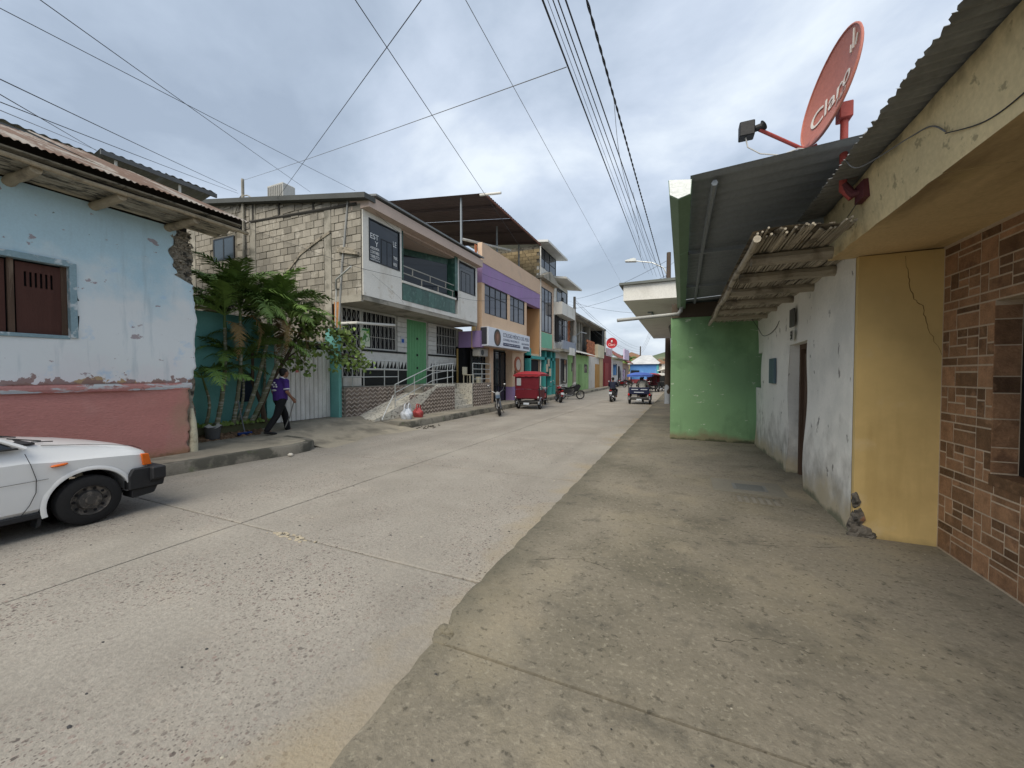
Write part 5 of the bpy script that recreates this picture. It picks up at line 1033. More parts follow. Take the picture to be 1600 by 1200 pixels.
for i, (y0, y1, z, c) in enumerate(((16.1, 24, 3.5, (.55, .53, .48)), (24.2, 33, 3.4, (.5, .42, .3)), (33.2, 45, 3.6, (.4, .5, .5)), (45.2, 60, 3.5, (.55, .5, .45)))):
    t, m_ = house('row_house', ('pale rendered', 'sand coloured', 'grey green', 'dull beige')[i]+' house in the right hand row beyond the overhang', y0, y1, z, c, 'house', 6.0 if i == 0 else 6.4)
    MB().box(-.02 if i == 0 else .35, (y0+y1)/2-.5, .1, .02 if i == 0 else .39, (y0+y1)/2+.5, 2.2).build('door', M['oldwood'], t); MB().prism([(-.5, z), (-.5, z+.1), (4, z+1.1), (4, z+.9)], 'y', y0, y1).build('roof', M['sheet'], t)
# hill with scattered houses, far palms
M['hill'] = mat('green_hill', (.085, .11, .055), .95, var=.3, vs=.03, stains=[dict(col=(.2, .17, .11), scale=.06, thr=.55, soft=.1, amt=.6)])
def hillf(u, v):
    x = -210+430*u; y = 120+190*v; h = 16*sin(pi*min(1, u*1.05+.02))**.6*min(1, v*1.5)*(1+.18*sin(x*.05)+.1*sin(x*.13+2)); return (x, y, -.5+h)
struct(MB().grid(hillf, 60, 20).build('hill', M['hill'], smooth=2))
hcols = [(.42, .28, .19), (.50, .46, .40), (.36, .22, .15), (.45, .40, .31)]
HM = [mat('far_house_%d' % i, c, .9) for i, c in enumerate(hcols)]; RM = mat('far_tile_roof', (.30, .18, .12), .9)
HN = [(-24, 118), (-13, 122), (-6, 118), (-16, 138), (-2, 135), (-34, 140), (-9, 104), (3, 112), (-30, 108)]
HL = ['orange tiled hillside house left of the far palms', 'orange hillside house directly above the blue house roof', 'cream hillside house right of the blue house roof', 'broad dark red hillside house, highest above the street end', 'orange hillside house behind the right hand pole', 'cream hillside house, farthest left above the corner shop', 'pale house standing close behind the blue house', 'orange hillside house hidden furthest right by the overhang', 'beige hillside house low behind the lilac sign']
for (x, y, w, z0, h, k) in ((-24, 118, 7, 2.2, 3.4, 0), (-13, 122, 5, 2.6, 3.4, 0), (-6, 118, 5, 1.2, 3.2, 1), (-16, 138, 8, 4.2, 3.4, 2), (-2, 135, 7, 3.2, 3.4, 0), (-34, 140, 8, 4, 3.2, 1), (-9, 104, 4, .3, 3.4, 1), (3, 112, 7, 1, 4, 0), (-30, 108, 5, 1, 3.4, 3)):
    t = thing('hillside_house', HL[HN.index((x, y))], 'house', (x, y, z0), 'houses on the far hillside')
    MB().box(x-w/2, y, -1, x+w/2, y+8, z0+h).build('wall', HM[k], t); MB().prism([(x-w/2-.5, z0+h), (x+w/2+.5, z0+h), (x, z0+h+1.8)], 'y', y-.5, y+8.5).build('roof', RM, t); MB().box(x-1, y-.03, z0+h-2.6, x+.4, y-.005, z0+h-1.2).build('window', M['dark'], t)
# ------------------------------------------------------------------ poles
def pole(name, label, x, y, h, r0, r1, m, z0=.1):
    t = thing(name, label, 'utility pole', (x, y, z0)); MB().tube([(x, y, z0), (x, y, z0+h*.5), (x, y, z0+h)], [r0, (r0+r1)/2, r1], 14).build('shaft', m, t, smooth=True); return t
M['polec'] = mat('concrete_pole', (.27, .25, .22), .9, var=.15, vs=2, stains=[dict(col=(.5, .5, .5), scale=2.2, thr=.46, soft=.03, amt=.9, det=2, zlo=.9, zhi=2.6, st=(1, 1, .7))])
M['polew'] = mat('dark_timber_pole', (.085, .065, .05), .9, var=.2, vs=3, stretch=(4, 4, .5), stains=[dict(col=(.42, .46, .5), scale=2.0, thr=.35, soft=.05, amt=.9, det=1, zlo=1.0, zhi=2.5)])
tR = pole('utility_pole', 'dark utility pole with torn posters on the right pavement edge', -.74, 22.9, 8.3, .16, .11, M['polew'])
MB().tube([(-.74, 22.9, 7.0), (-1.0, 22.9, 7.6), (-1.6, 22.9, 7.95), (-2.5, 22.9, 8.15)], .03, 8).build('lamp_arm', M['steel'], tR, smooth=True)
MB().prism([(-2.45, 8.10), (-3.05, 8.16), (-3.05, 8.22), (-2.6, 8.30), (-2.45, 8.24)], 'y', 22.75, 23.05).build('lamp_head', M['steel'], tR)
tL = pole('utility_pole', 'pale concrete utility pole with cross arms by the black motorcycle', -8.55, 32.6, 8.3, .17, .11, M['polec'])
for z in (7.0, 7.4): MB().box(-10.6 if z < 7.2 else -9.2, 32.55, z, -8.4, 32.65, z+.08).build('cross_arm', M['cement'], tL)
MB().tube([(-8.5, 32.6, 5.0), (-8.0, 32.6, 5.35), (-7.5, 32.6, 5.2)], .04, 8).build('bracket', M['roofdark'], tL); MB().lathe([(0, 0), (.22, 0), (.24, .3), (.2, .7), (0, .75)], 'z', 14, (-8.5, 32.3, 4.3)).build('transformer', M['roofdark'], tL)
pole('utility_pole', 'slender far pole rising behind the blue end house', -8.2, 86, 7.6, .16, .12, M['polew'])
# ------------------------------------------------------------------ people
SK = mat('brown_skin', (.24, .125, .08), .6, var=.05, bump=0, coord='obj'); HAIR = mat('black_hair', (.012, .01, .009), .6, bump=.3, bs=90, coord='obj'); SHOE = mat('black_shoe', (.012, .012, .013), .5, coord='obj', bump=0)
def remeshed(b, name, m, parent, voxel, smooth_it=6):
    me = b.mesh(name, m, fix=True); o = bpy.data.objects.new(name, me); COL.objects.link(o)
    r = o.modifiers.new('r', 'REMESH'); r.mode = 'VOXEL'; r.voxel_size = voxel
    s = o.modifiers.new('s', 'SMOOTH'); s.factor = .5; s.iterations = smooth_it
    out = baked(o); bpy.data.objects.remove(o); out.name = name
    out.polygons.foreach_set('use_smooth', [True]*len(out.polygons)); out.materials.clear(); out.materials.append(m)
    return link(name, out, parent)
def limb(b, pts, rs, n=10):
    b.tube(pts, rs, n)
    for p, r in zip(pts, rs):
        b.ell(p, (r[0]*.98, r[1]*.98, min(r)*.3) if isinstance(r, tuple) else r*.98, 14 if isinstance(r, tuple) else 10, 6)
def hand(b, w, d, side, palm):
    w, d = Vector(w), Vector(d).normalized(); palm = Vector(palm).normalized(); s = d.cross(palm).normalized()*side
    b.tube([w-d*.02, w+d*.04, w+d*.09], [(.028, .02), (.042, .018), (.04, .017)], 8, flat=palm)
    for k, ln in enumerate((.07, .08, .075, .058)):
        o = w+d*.085+s*(.03-.02*k); b.tube([o, o+d*ln*.5+palm*.008, o+d*ln*.85+palm*.03], [.0095, .009, .008], 6)
    o = w+d*.03+s*.036; b.tube([o, o+d*.03+s*.02+palm*.01, o+d*.06+s*.022+palm*.02], [.011, .01, .009], 6)
def head(b, c, f, sc=1):      # c: centre of the head, f: facing
    c = Vector(c); f = Vector(f).normalized(); up = Vector((0, 0, 1)); r = f.cross(up)
    b.ell(c+up*.025-f*.008, (.082*sc, .098*sc, .098*sc) if abs(f.y) > .7 else (.098*sc, .082*sc, .098*sc), 14, 10)
    b.ell(c-up*.045+f*.028, (.06*sc, .07*sc, .075*sc), 12, 8); b.ell(c-up*.1+f*.055, .028*sc, 8, 6)
    b.tube([c+f*.085+up*.02, c+f*.112-up*.025, c+f*.09-up*.035], [.011, .017, .012], 6)
    for s in (-1, 1): b.ell(c+r*(.085*s)-f*.005-up*.005, (.012, .02, .03), 8, 6)
    b.ell(c+f*.088-up*.065, (.026, .014, .011), 8, 5)
def facial(par, c, f):
    c = Vector(c); f = Vector(f).normalized(); r = f.cross(Vector((0, 0, 1)))
    for s in (-1, 1): MB().ell(c+f*.083+r*(.03*s)+Vector((0, 0, .018)), .009, 8, 6).build('eye', HAIR, par)
# --- the walking man, built facing +Y
man = thing('person', 'man in purple polo shirt and black trousers walking past the white gate', 'person', (0, 0, 0))
b = MB(); hip = {1: Vector((.095, -.01, .88)), -1: Vector((-.095, -.01, .88))}
kn = {1: Vector((.10, -.16, .47)), -1: Vector((-.09, .17, .47))}; an = {1: Vector((.10, -.40, .13)), -1: Vector((-.09, .24, .07))}
limb(b, [(0, -.0, .90), (0, .0, 1.05), (0, .01, 1.22), (0, .035, 1.36)], [(.165, .125), (.165, .135), (.18, .13), (.15, .10)], 14)
limb(b, [(0, .05, 1.40), (0, .085, 1.49)], [.062, .058]); head(b, (0, .115, 1.575), (0, 1, 0))
sh = {1: Vector((.20, .03, 1.355)), -1: Vector((-.20, .03, 1.355))}; el = {1: Vector((.25, .02, 1.09)), -1: Vector((-.24, -.04, 1.09))}; wr = {1: Vector((.235, .17, .90)), -1: Vector((-.25, .04, .87))}
for s in (1, -1):
    limb(b, [hip[s], kn[s], an[s]], [.088, .058, .042]); limb(b, [(0, .03, 1.34), sh[s], el[s], wr[s]], [.07, .062, .044, .031]); hand(b, wr[s], (wr[s]-el[s]), s, (-s, .2, 0))
    limb(b, [an[s], an[s]+Vector((0, .13, -.03 if s == -1 else -.075))], [.04, .03])
remeshed(b, 'body', SK, man, .0085); facial(man, (0, .115, 1.575), (0, 1, 0))
b = MB(); c = Vector((0, .115, 1.575)); b.ell(c+Vector((0, -.028, .045)), (.093, .1, .088), 14, 10); b.ell(c+Vector((0, -.06, -.01)), (.085, .06, .08), 12, 8); remeshed(b, 'hair', HAIR, man, .009, 4)
PURP = mat('purple_polo', (.055, .024, .16), .85, var=.12, vs=7, coord='obj', bump=.3, bs=20)
b = MB(); limb(b, [(0, -.0, .87), (0, .0, 1.05), (0, .01, 1.22), (0, .035, 1.36)], [(.195, .155), (.192, .16), (.20, .15), (.165, .115)], 16); limb(b, [(0, .045, 1.39), (0, .06, 1.42)], [.075, .07])
for s in (1, -1): limb(b, [(0, .03, 1.345), sh[s], sh[s].lerp(el[s], .72)], [.085, .08, .068])
sh_o = remeshed(b, 'shirt', PURP, man, .010)
WT = mat('white_trim', (.6, .6, .62), .8, bump=0, coord='obj')
b = MB(); b.tube([sh[1].lerp(el[1], .70), sh[1].lerp(el[1], .80)], .073, 14); b.build('sleeve_trim', WT, sh_o); MB().tube([(0, .055, 1.425), (0, .07, 1.45)], [.078, .066], 14).build('collar', WT, sh_o)
b = MB(); [b.ell((.08-.04*k+.02*(k % 2), -.142, 1.22+.05*(k % 3)), (.036, .02, .024), 7, 4) for k in range(5)]; b.ell((0, -.15, 1.13), (.10, .02, .025), 10, 6); b.build('back_print', WT, sh_o)
TR = mat('black_trousers', (.010, .010, .012), .9, bump=.3, bs=25, coord='obj')
b = MB(); limb(b, [(0, -.0, .94), (0, -.01, .85)], [(.18, .14), (.175, .145)], 14)
for s in (1, -1): limb(b, [hip[s], kn[s], an[s].lerp(kn[s], .03)], [.112, .083, .068])
remeshed(b, 'trousers', TR, man, .011)
for s in (1, -1):
    b = MB(); a = an[s]+Vector((0, -.03, -.03)); t = a+Vector((0, .25, -.0 if s == -1 else -.075)); limb(b, [a, a.lerp(t, .5), t], [(.045, .05), (.05, .04), (.04, .03)]); b.tube([a-Vector((0, .03, .035)), t-Vector((0, -.02, .025))], [(.045, .012)]*2, 8)
    remeshed(b, 'shoe', SHOE, man, .009, 4)
man.location = (-9.47, 6.62, .198); man.scale = (1.02, 1.02, .99); man.rotation_euler = (0, 0, radians(-4))
stick = tag(MB().tube([(-9.245, 6.76, 1.17), (-9.25, 6.86, 1.09), (-9.27, 6.72, .6), (-9.3, 6.62, .36)], [.008, .014, .014, .012], 8).build('stick', mat('grey_stick', (.16, .16, .15), .7)), 'short grey stick held low in the walking man hand', 'stick')
# --- riders: seated, seen from behind
def rider(name, label, shirt_col, trouser_col, loc, rz, straddle=True, helmet=None):
    t = thing(name, label, 'person', (0, 0, 0)); b = MB(); hc = (0, .05, 1.42)
    limb(b, [(0, -.08, .82), (0, -.05, 1.0), (0, 0, 1.2)], [(.16, .12), (.165, .12), (.17, .11)], 12); limb(b, [(0, .01, 1.24), (0, .04, 1.33)], [.058, .055]); head(b, hc, (0, 1, 0))
    for s in (1, -1):
        S_ = Vector((.19*s, .0, 1.2)); E_ = Vector((.27*s, .14, .98)); Wr = Vector((.30*s, .40, .98)) if straddle else Vector((.2*s, .26, .85))
        limb(b, [(0, 0, 1.2), S_, E_, Wr], [.065, .058, .042, .03]); hand(b, Wr, (0, 1, -.2), s, (0, 0, -1))
        K = Vector((.2*s, .30, .72)); A = Vector((.2*s, .12, .34)) if straddle else Vector((.18*s, .40, .30))
        limb(b, [(.09*s, -.06, .82), K, A], [.085, .06, .042]); limb(b, [A, A+Vector((0, .15, -.06))], [.045, .035])
    remeshed(b, 'body', SK, t, .014)
    b = MB(); limb(b, [(0, -.08, .80), (0, -.05, 1.0), (0, 0, 1.2)], [(.19, .15), (.195, .15), (.195, .135)], 14)
    for s in (1, -1): limb(b, [(0, 0, 1.2), (.19*s, 0, 1.2), (.27*s, .14, .98), (.292*s, .3, .98)], [.08, .072, .056, .048])
    remeshed(b, 'shirt', mat(name+'_shirt', shirt_col, .85, coord='obj'), t, .014)
    b = MB(); limb(b, [(0, -.08, .86), (0, -.08, .80)], [(.17, .14)]*2, 12)
    for s in (1, -1): limb(b, [(.09*s, -.06, .82), (.2*s, .3, .72), (.2*s, .14, .38) if straddle else (.18*s, .4, .36)], [.105, .08, .062])
    remeshed(b, 'trousers', mat(name+'_trousers', trouser_col, .9, coord='obj'), t, .014)
    b = MB(); c = Vector(hc); b.ell(c+Vector((0, -.028, .04)), (.094, .102, .09), 12, 8); b.ell(c+Vector((0, -.05, -.02)), (.085, .06, .075), 10, 7); remeshed(b, 'hair', HAIR, t, .014, 4)
    t.location = loc; t.rotation_euler = (0, 0, rz); return t
RID = rider('person', 'rider in dark navy shirt seen from behind on a motorcycle', (.012, .016, .035), (.03, .03, .04), (-4.04, 25.0, 0), 0)
PAS = rider('person', 'passenger in pale shirt seated inside the blue mototaxi', (.5, .5, .46), (.04, .045, .06), (-2.12, 23.55, .12), 0, False)
PAS2 = rider('person', 'dark shirted driver sitting ahead inside the blue mototaxi', (.03, .03, .035), (.05, .05, .06), (-2.3, 24.75, .02), 0)
# ------------------------------------------------------------------ motorcycles and mototaxis (built facing +Y)
CHR = mat('chrome', (.33, .33, .34), .32, metal=1, bump=0, fine=0, coord='obj'); TYR = mat('tyre_rubber', (.018, .018, .019), .85, bump=.3, bs=40, coord='obj'); BLK = mat('black_bike_paint', (.012, .012, .014), .35, bump=0, coord='obj', spec=.5); GREY = mat('engine_metal', (.06, .06, .062), .5, metal=.6, coord='obj'); SEATM = mat('black_seat_vinyl', (.02, .02, .022), .6, coord='obj')
LAMPR = mat('red_lamp_lens', (.35, .01, .01), .2, bump=0, coord='obj'); LAMPW = mat('clear_lamp_lens', (.32, .34, .36), .15, bump=0, coord='obj'); PLATE = mat('pale_plate', (.5, .55, .62), .5, bump=0, coord='obj')
def wheel(par, c, r, w, name='wheel', spokes=12):
    t = MB().lathe([(r-.07, -w*.5), (r-.025, -w*.55), (r-.004, -w*.3), (r, 0), (r-.004, w*.3), (r-.025, w*.55), (r-.07, w*.5)], 'x', 28, c, close=False).build(name, TYR, par, smooth=True)
    b = MB().lathe([(r-.075, -w*.4), (r-.06, -w*.42), (r-.055, 0), (r-.06, w*.42), (r-.075, w*.4), (r-.08, 0)], 'x', 28, c, close=False)
    b.tube([(c[0]-w*.6, c[1], c[2]), (c[0]+w*.6, c[1], c[2])], .035, 10)
    for k in range(spokes):
        a = 2*pi*k/spokes; b.tube([(c[0]+(.03 if k % 2 else -.03), c[1]+.03*cos(a), c[2]+.03*sin(a)), (c[0], c[1]+(r-.07)*cos(a), c[2]+(r-.07)*sin(a))], .004, 4, cap=False)
    b.build('rim', CHR, t, smooth=True); return t
def motorcycle(label, paint, sporty=False, group='parked motorcycles'):
    t = thing('motorcycle', label, 'motorcycle', (0, 0, 0), group)
    wheel(t, (0, -.62, .30), .30, .125); wheel(t, (0, .66, .30), .30, .105)
    b = MB(); b.tube([(0, .45, .86), (0, .35, .66), (0, .25, .32), (0, -.2, .30), (0, -.3, .62)], .022, 8); b.tube([(0, .42, .80), (0, 0, .72), (0, -.62, .74)], .02, 8); [b.tube([(s*.07, -.62, .30), (s*.07, -.1, .34)], .018, 8) for s in (-1, 1)]; [b.tube([(s*.09, -.60, .33), (s*.1, -.48, .70)], .022, 8) for s in (-1, 1)]
    b.build('frame', BLK, t, smooth=True)
    b = MB(); [b.tube([(s*.075, .66, .30), (s*.075, .50, .72), (s*.07, .45, .9)], .021, 8) for s in (-1, 1)]; b.build('fork', CHR, t, smooth=True)
    b = MB(); b.box(-.12, -.2, .24, .12, .24, .46); b.box(-.08, -.36, .42, .08, .1, .72); b.tube([(0, .12, .42), (0, .24, .68)], .095, 10); [b.box(-.09, .0+.03*k, .46, .09, .012+.03*k, .6) for k in range(5)]; b.build('engine', GREY, t, bevel=.012); b = MB(); b.prism([(-.62, .70), (-.2, .70), (.02, .62), (-.05, .44), (-.5, .46)], 'x', -.11, .11); b.build('side_panel', paint, t, bevel=.02)
    b = MB(); b.tube([(0, .44, .80), (0, .34, .85), (0, .14, .86), (0, 0, .80), (0, -.06, .76)], [(.05, .04), (.13, .10), (.145, .115), (.10, .08), (.06, .04)], 14); b.build('fuel_tank', paint, t, smooth=2)
    b = MB(); b.tube([(0, .02, .79), (0, -.2, .775), (0, -.45, .82), (0, -.72, .84)], [(.09, .035), (.12, .05), (.13, .05), (.09, .03)], 12); b.build('seat', SEATM, t, smooth=2)
    b = MB(); b.tube([(-.36, .32, 1.02), (-.22, .42, 1.03), (-.08, .46, .94), (.08, .46, .94), (.22, .42, 1.03), (.36, .32, 1.02)], .012, 8); hb = b.build('handlebar', CHR, t, smooth=True)
    for s in (-1, 1):
        MB().tube([(s*.24, .40, 1.03), (s*.32, .43, 1.22)], .006, 6).ell((s*.34, .43, 1.26), (.055, .012, .038), 10, 6).build('mirror', CHR, hb, smooth=True); MB().tube([(s*.24, .405, 1.03), (s*.37, .312, 1.02)], .018, 8).build('grip', TYR, hb)
    MB().lathe([(0, .60), (.085, .585), (.095, .55), (.07, .46), (0, .44)], 'y', 18, (0, 0, .90)).build('headlight', LAMPW if not sporty else BLK, t, smooth=True)
    for (y, z, s, nm) in ((.66, .30, 1, 'front_fender'), (-.62, .30, -1, 'rear_fender')):
        b = MB(); a0, a1 = (.35, 2.3) if s == 1 else (.75, 2.9); vs = []
        for k in range(13):
            a = a0+(a1-a0)*k/12
            for (x, dr) in ((-.065, .02), (-.05, .035), (.05, .035), (.065, .02)): vs.append((x, y+(.30+dr)*cos(a), z+(.30+dr)*sin(a)))
        b.add(vs, [(4*k+i, 4*k+i+1, 4*k+i+5, 4*k+i+4) for k in range(12) for i in range(3)]); b.build(nm, paint, t, smooth=2)
    MB().box(-.06, -.93, .70, .06, -.86, .76).build('tail_light', LAMPR, t, bevel=.01); MB().box(-.09, -.975, .50, .09, -.965, .62).build('licence_plate', PLATE, t)
    MB().tube([(.09, .18, .34), (.12, 0, .25), (.13, -.4, .28), (.13, -.78, .36)], [.02, .025, .04, .045], 10).build('exhaust', CHR, t, smooth=True)
    MB().tube([(-.09, -.12, .28), (-.2, -.2, .02)], .012, 6).build('kickstand', BLK, t)
    if sporty:
        b = MB(); b.prism([(.2, .45), (.55, .62), (.72, .92), (.48, 1.06), (.25, .9)], 'x', -.15, .15); b.build('fairing', paint, t, bevel=.05, seg=2)
    else: MB().box(-.09, .60, .72, .09, .62, .86).build('number_board', mat('dull_blue_plate', (.09, .13, .19), .5, coord='obj') if 'dull_blue_plate' not in bpy.data.materials else bpy.data.materials['dull_blue_plate'], t, bevel=.02)
    return t
m1 = motorcycle('black motorcycle parked nose out at the kerb before the office door', BLK); m1.location = (-7.12, 14.75, .02); m1.rotation_euler = (radians(0), radians(6), radians(207))
REDP = mat('dark_red_bike_paint', (.16, .012, .015), .35, bump=0, coord='obj')
m2 = motorcycle('dark red motorcycle parked beyond the red mototaxi', REDP); m2.location = (-7.0, 22.9, .02); m2.rotation_euler = (0, radians(5), radians(28))
m3 = motorcycle('black faired motorcycle parked broadside beside the pale utility pole', BLK, True); m3.location = (-6.95, 25.6, .02); m3.rotation_euler = (0, radians(-6), radians(-62))
m4 = motorcycle('small motorcycle carrying the navy shirted rider', mat('grey_bike_paint', (.1, .1, .11), .4, bump=0, coord='obj'), False, 'motorcycles in traffic'); m4.location = (-4.04, 25.05, 0)
m5 = dup(m2, (-7.3, 21.2, .02), radians(200), 'motorcycle half hidden just behind the red mototaxi', 'parked motorcycles')
for (loc, rz, lb) in (((-7.4, 52, .02), 60, 'motorcycle parked outside the dark red shop'), ((-7.5, 59, .02), 75, 'motorcycle parked outside the white corner shop'), ((-5.2, 62, 0), 190, 'distant motorcycle riding along the street')): dup(m2 if rz != 75 else m1, loc, radians(rz), lb, 'distant motorcycles')
def mototaxi(label, roof_m, body_m, dark_m, open_back=False, group='three wheeled mototaxis'):
    t = thing('mototaxi', label, 'mototaxi', (0, 0, 0), group)
    for s in (-1, 1):
        w = wheel(t, (s*.56, -.42, .27), .27, .10); 
        b = MB(); vs = []
        for k in range(11):
            a = -.1+3.3*k/10
            for (x, dr) in ((s*.49, .03), (s*.50, .05), (s*.62, .05), (s*.64, .02)): vs.append((x, -.42+(.27+dr)*cos(a), .27+(.27+dr)*sin(a)))
        b.add(vs, [(4*k+i, 4*k+i+1, 4*k+i+5, 4*k+i+4) for k in range(10) for i in range(3)]); b.build('rear_fender', CHR, t, smooth=2)
        MB().ell((s*.57, -.80, .56), (.06, .04, .075), 12, 8).build('tail_light', CHR if not open_back else LAMPR, t, smooth=True)
    wheel(t, (0, 1.55, .29), .29, .09)
    b = MB()
    for s in (-1, 1):
        b.tube([(s*.60, -.72, .38), (s*.60, -.72, 1.0), (s*.62, -.70, 1.66)], .018, 8); b.tube([(s*.58, .72, .42), (s*.60, .66, 1.1), (s*.60, .58, 1.70)], .018, 8); b.tube([(s*.60, -.72, .42), (s*.58, .72, .42)], .022, 8); b.tube([(s*.62, -.70, 1.66), (s*.60, .58, 1.70)], .016, 8); b.tube([(s*.61, -.72, 1.0), (s*.6, .68, .95)], .014, 8)
    for (y, z) in ((-.72, .40), (.72, .42), (-.71, 1.66), (.58, 1.70)): b.tube([(-.60, y, z), (.60, y, z)], .018, 8)
    b.tube([(0, .72, .42), (0, 1.0, .55), (0, 1.25, .92)], .028, 8); [b.tube([(s*.07, 1.55, .29), (s*.07, 1.38, .75), (s*.06, 1.3, .98)], .02, 8) for s in (-1, 1)]
    b.build('tube_frame', dark_m, t, smooth=True)
    b = MB(); b.tube([(-.34, 1.12, 1.04), (-.2, 1.25, 1.04), (.2, 1.25, 1.04), (.34, 1.12, 1.04)], .013, 8); b.build('handlebar', CHR, t, smooth=True)
    b = MB(); b.tube([(0, 1.25, .82), (0, 1.0, .84), (0, .8, .76)], [(.05, .04), (.13, .1), (.07, .05)], 12); b.build('fuel_tank', body_m, t, smooth=2)
    MB().tube([(0, .82, .76), (0, .5, .76)], [(.11, .04), (.12, .04)], 10).build('driver_seat', SEATM, t, smooth=2); MB().box(-.1, .8, .3, .1, 1.15, .6).build('engine', GREY, t, bevel=.02)
    b = MB()      # arched canvas roof with a hanging rear edge
    def roof(u, v):
        x = -.68+1.36*u; y = -.82+1.6*v; e = 1-abs(2*u-1)**2.6; f = 1-max(0, (.14-v)/.14)**2*.9-max(0, (v-.9)/.1)**2*.5; return (x, y, 1.67+.15*e*f+.02*f)
    b.grid(roof, 18, 14); b.grid(lambda u, v: (lambda p: (p[0], p[1], 1.655))(roof(u, v)), 18, 14)
    b.grid(lambda u, v: (-.68+1.36*u, -.815, 1.58+.09*v+.015*cos(26*u)*(1-v)), 26, 1)
    for s in (-1, 1): b.grid(lambda u, v: (s*.68, -.82+1.6*u, 1.60+.07*v+.012*cos(24*u)*(1-v)), 20, 1)
    b.build('canopy', roof_m, t, smooth=True)
    if open_back:
        b = MB(); b.box(-.56, -.80, .58, .56, -.70, .98); b.build('back_panel', body_m, t, bevel=.03); 
        b = MB(); b.box(-.42, -.806, .84, -.06, -.802, .88); b.box(.08, -.806, .84, .44, -.802, .88); b.box(-.28, -.806, .68, .26, -.802, .72); b.build('panel_stripe', PLATE, t)
        MB().box(-.55, -.66, .55, .55, -.14, .66).build('bench_seat', SEATM, t, bevel=.03)
    else:
        b = MB(); b.grid(lambda u, v: (-.60+1.2*u, -.735-.02*sin(pi*u)-.012*sin(9*u)*v, .98+.68*v), 16, 8); b.build('rear_curtain', body_m, t, smooth=True)
        MB().box(-.59, -.82, .50, .59, -.70, .97).build('back_panel', body_m, t, bevel=.045, seg=2)
        b = MB(); b.add([(-.52, -.765, 1.15), (-.30, -.765, 1.15), (-.30, -.765, 1.5), (-.52, -.765, 1.5)], [(0, 1, 2, 3)]); b.build('clear_window', LAMPW, t)
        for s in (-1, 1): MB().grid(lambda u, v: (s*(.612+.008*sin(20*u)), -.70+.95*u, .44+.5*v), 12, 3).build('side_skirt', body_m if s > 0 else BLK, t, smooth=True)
        MB().box(-.55, -.60, .55, .55, -.14, .66).build('bench_seat', SEATM, t, bevel=.03)
    b = MB(); b.tube([(-.62, -.84, .40), (.62, -.84, .40)], .022, 8); b.tube([(-.5, -.84, .33), (.5, -.84, .33)], .016, 8); [b.tube([(x, -.84, .40), (x, -.72, .42)], .016, 6) for x in (-.4, .4)]; b.build('bumper', BLK, t, smooth=True)
    b = MB(); b.tube([(-.55, -.42, .27), (.55, -.42, .27)], .03, 8); b.ell((0, -.42, .27), .08, 10, 8); b.box(-.5, -.55, .31, .5, .6, .36); b.build('axle', GREY, t)
    MB().box(-.14, -.87, .24, .14, -.865, .33).build('licence_plate', PLATE, t)
    return t
CR = mat('crimson_canvas', (.27, .02, .028), .6, var=.1, vs=3, coord='obj', bump=.1, bs=9); CR2 = mat('dark_crimson_vinyl', (.115, .008, .016), .45, var=.1, vs=3, coord='obj', bump=.08, bs=7)
t1 = mototaxi('red mototaxi with closed crimson curtains parked outside the office', CR, CR2, BLK); t1.location = (-7.02, 18.3, .0); t1.scale = (1.02, 1.02, 1.02); t1.rotation_euler = (0, 0, radians(4))
BLU = mat('blue_canvas', (.06, .12, .42), .6, coord='obj', bump=.1, bs=9); BLU2 = mat('navy_panel', (.01, .014, .045), .4, coord='obj', bump=0)
t2 = mototaxi('open blue roofed mototaxi driving away up the street', BLU, BLU2, BLK, True); t2.location = (-2.24, 23.75, 0)
t3 = dup(t1, (-2.75, 40.0, 0), radians(170), 'far pink red roofed mototaxi coming past the blue one', 'three wheeled mototaxis'); t3.scale = (1, 1, 1)
t4 = mototaxi('black mototaxi with pale roof driving beside the right pole', mat('pale_canvas', (.5, .5, .47), .7, coord='obj'), mat('black_vinyl', (.014, .016, .017), .5, coord='obj', bump=0), BLK); t4.location = (-1.95, 42.5, 0)
# ------------------------------------------------------------------ white car at the left edge (side face x = -6.18, nose towards +Y)
CARW = mat('aged_white_car_paint', (.70, .71, .715), .28, var=.03, vs=2, fine=0, bump=0, coat=.4, stains=[dict(col=(.45, .43, .38), scale=3, thr=.45, soft=.25, amt=.5, zlo=.2, zhi=.75)])
CARB = mat('black_bumper_plastic', (.022, .023, .026), .55, var=.12, bump=.05); ORL = mat('amber_lens', (.62, .13, .015), .2, bump=0)
car = thing('parked_car', 'white old saloon car with black bumper parked at the left edge', 'car', (-6.98, 1.2, 0))
b = MB()
ST = [(-1.30, .30, .80, .62, .66), (-1.22, .25, .86, .72, .74), (-.6, .24, .90, .80, .79), (.2, .22, .955, .81, .80), (1.0, .22, .965, .82, .80), (1.55, .22, .985, .825, .80), (1.75, .22, .965, .80, .80), (2.1, .24, .90, .78, .80), (2.4, .28, .825, .755, .785), (2.52, .32, .785, .74, .77), (2.575, .36, .755, .70, .74)]
XC = -6.98
for (y, zb, zt, zs, hw) in ST:
    sec = [(-hw*.9, zb), (-hw*.985, zb+.08), (-hw, .50), (-hw*.985, zs-.03), (-hw*.94, zs+.01), (-hw*.86, zt-.012), (-hw*.5, zt+.012), (0, zt+.018), (hw*.5, zt+.012), (hw*.86, zt-.012), (hw*.94, zs+.01), (hw*.985, zs-.03), (hw, .50), (hw*.985, zb+.08), (hw*.9, zb)]
    b.v += [(XC+x, y, z) for x, z in sec]
n = 15
b.f = [(k*n+i, k*n+(i+1) % n, (k+1)*n+(i+1) % n, (k+1)*n+i) for k in range(len(ST)-1) for i in range(n)]+[tuple(range(n-1, -1, -1)), tuple((len(ST)-1)*n+i for i in range(n))]; b.m = [0]*len(b.f)
o = link('body', b.mesh('body', CARW)); cutters = []
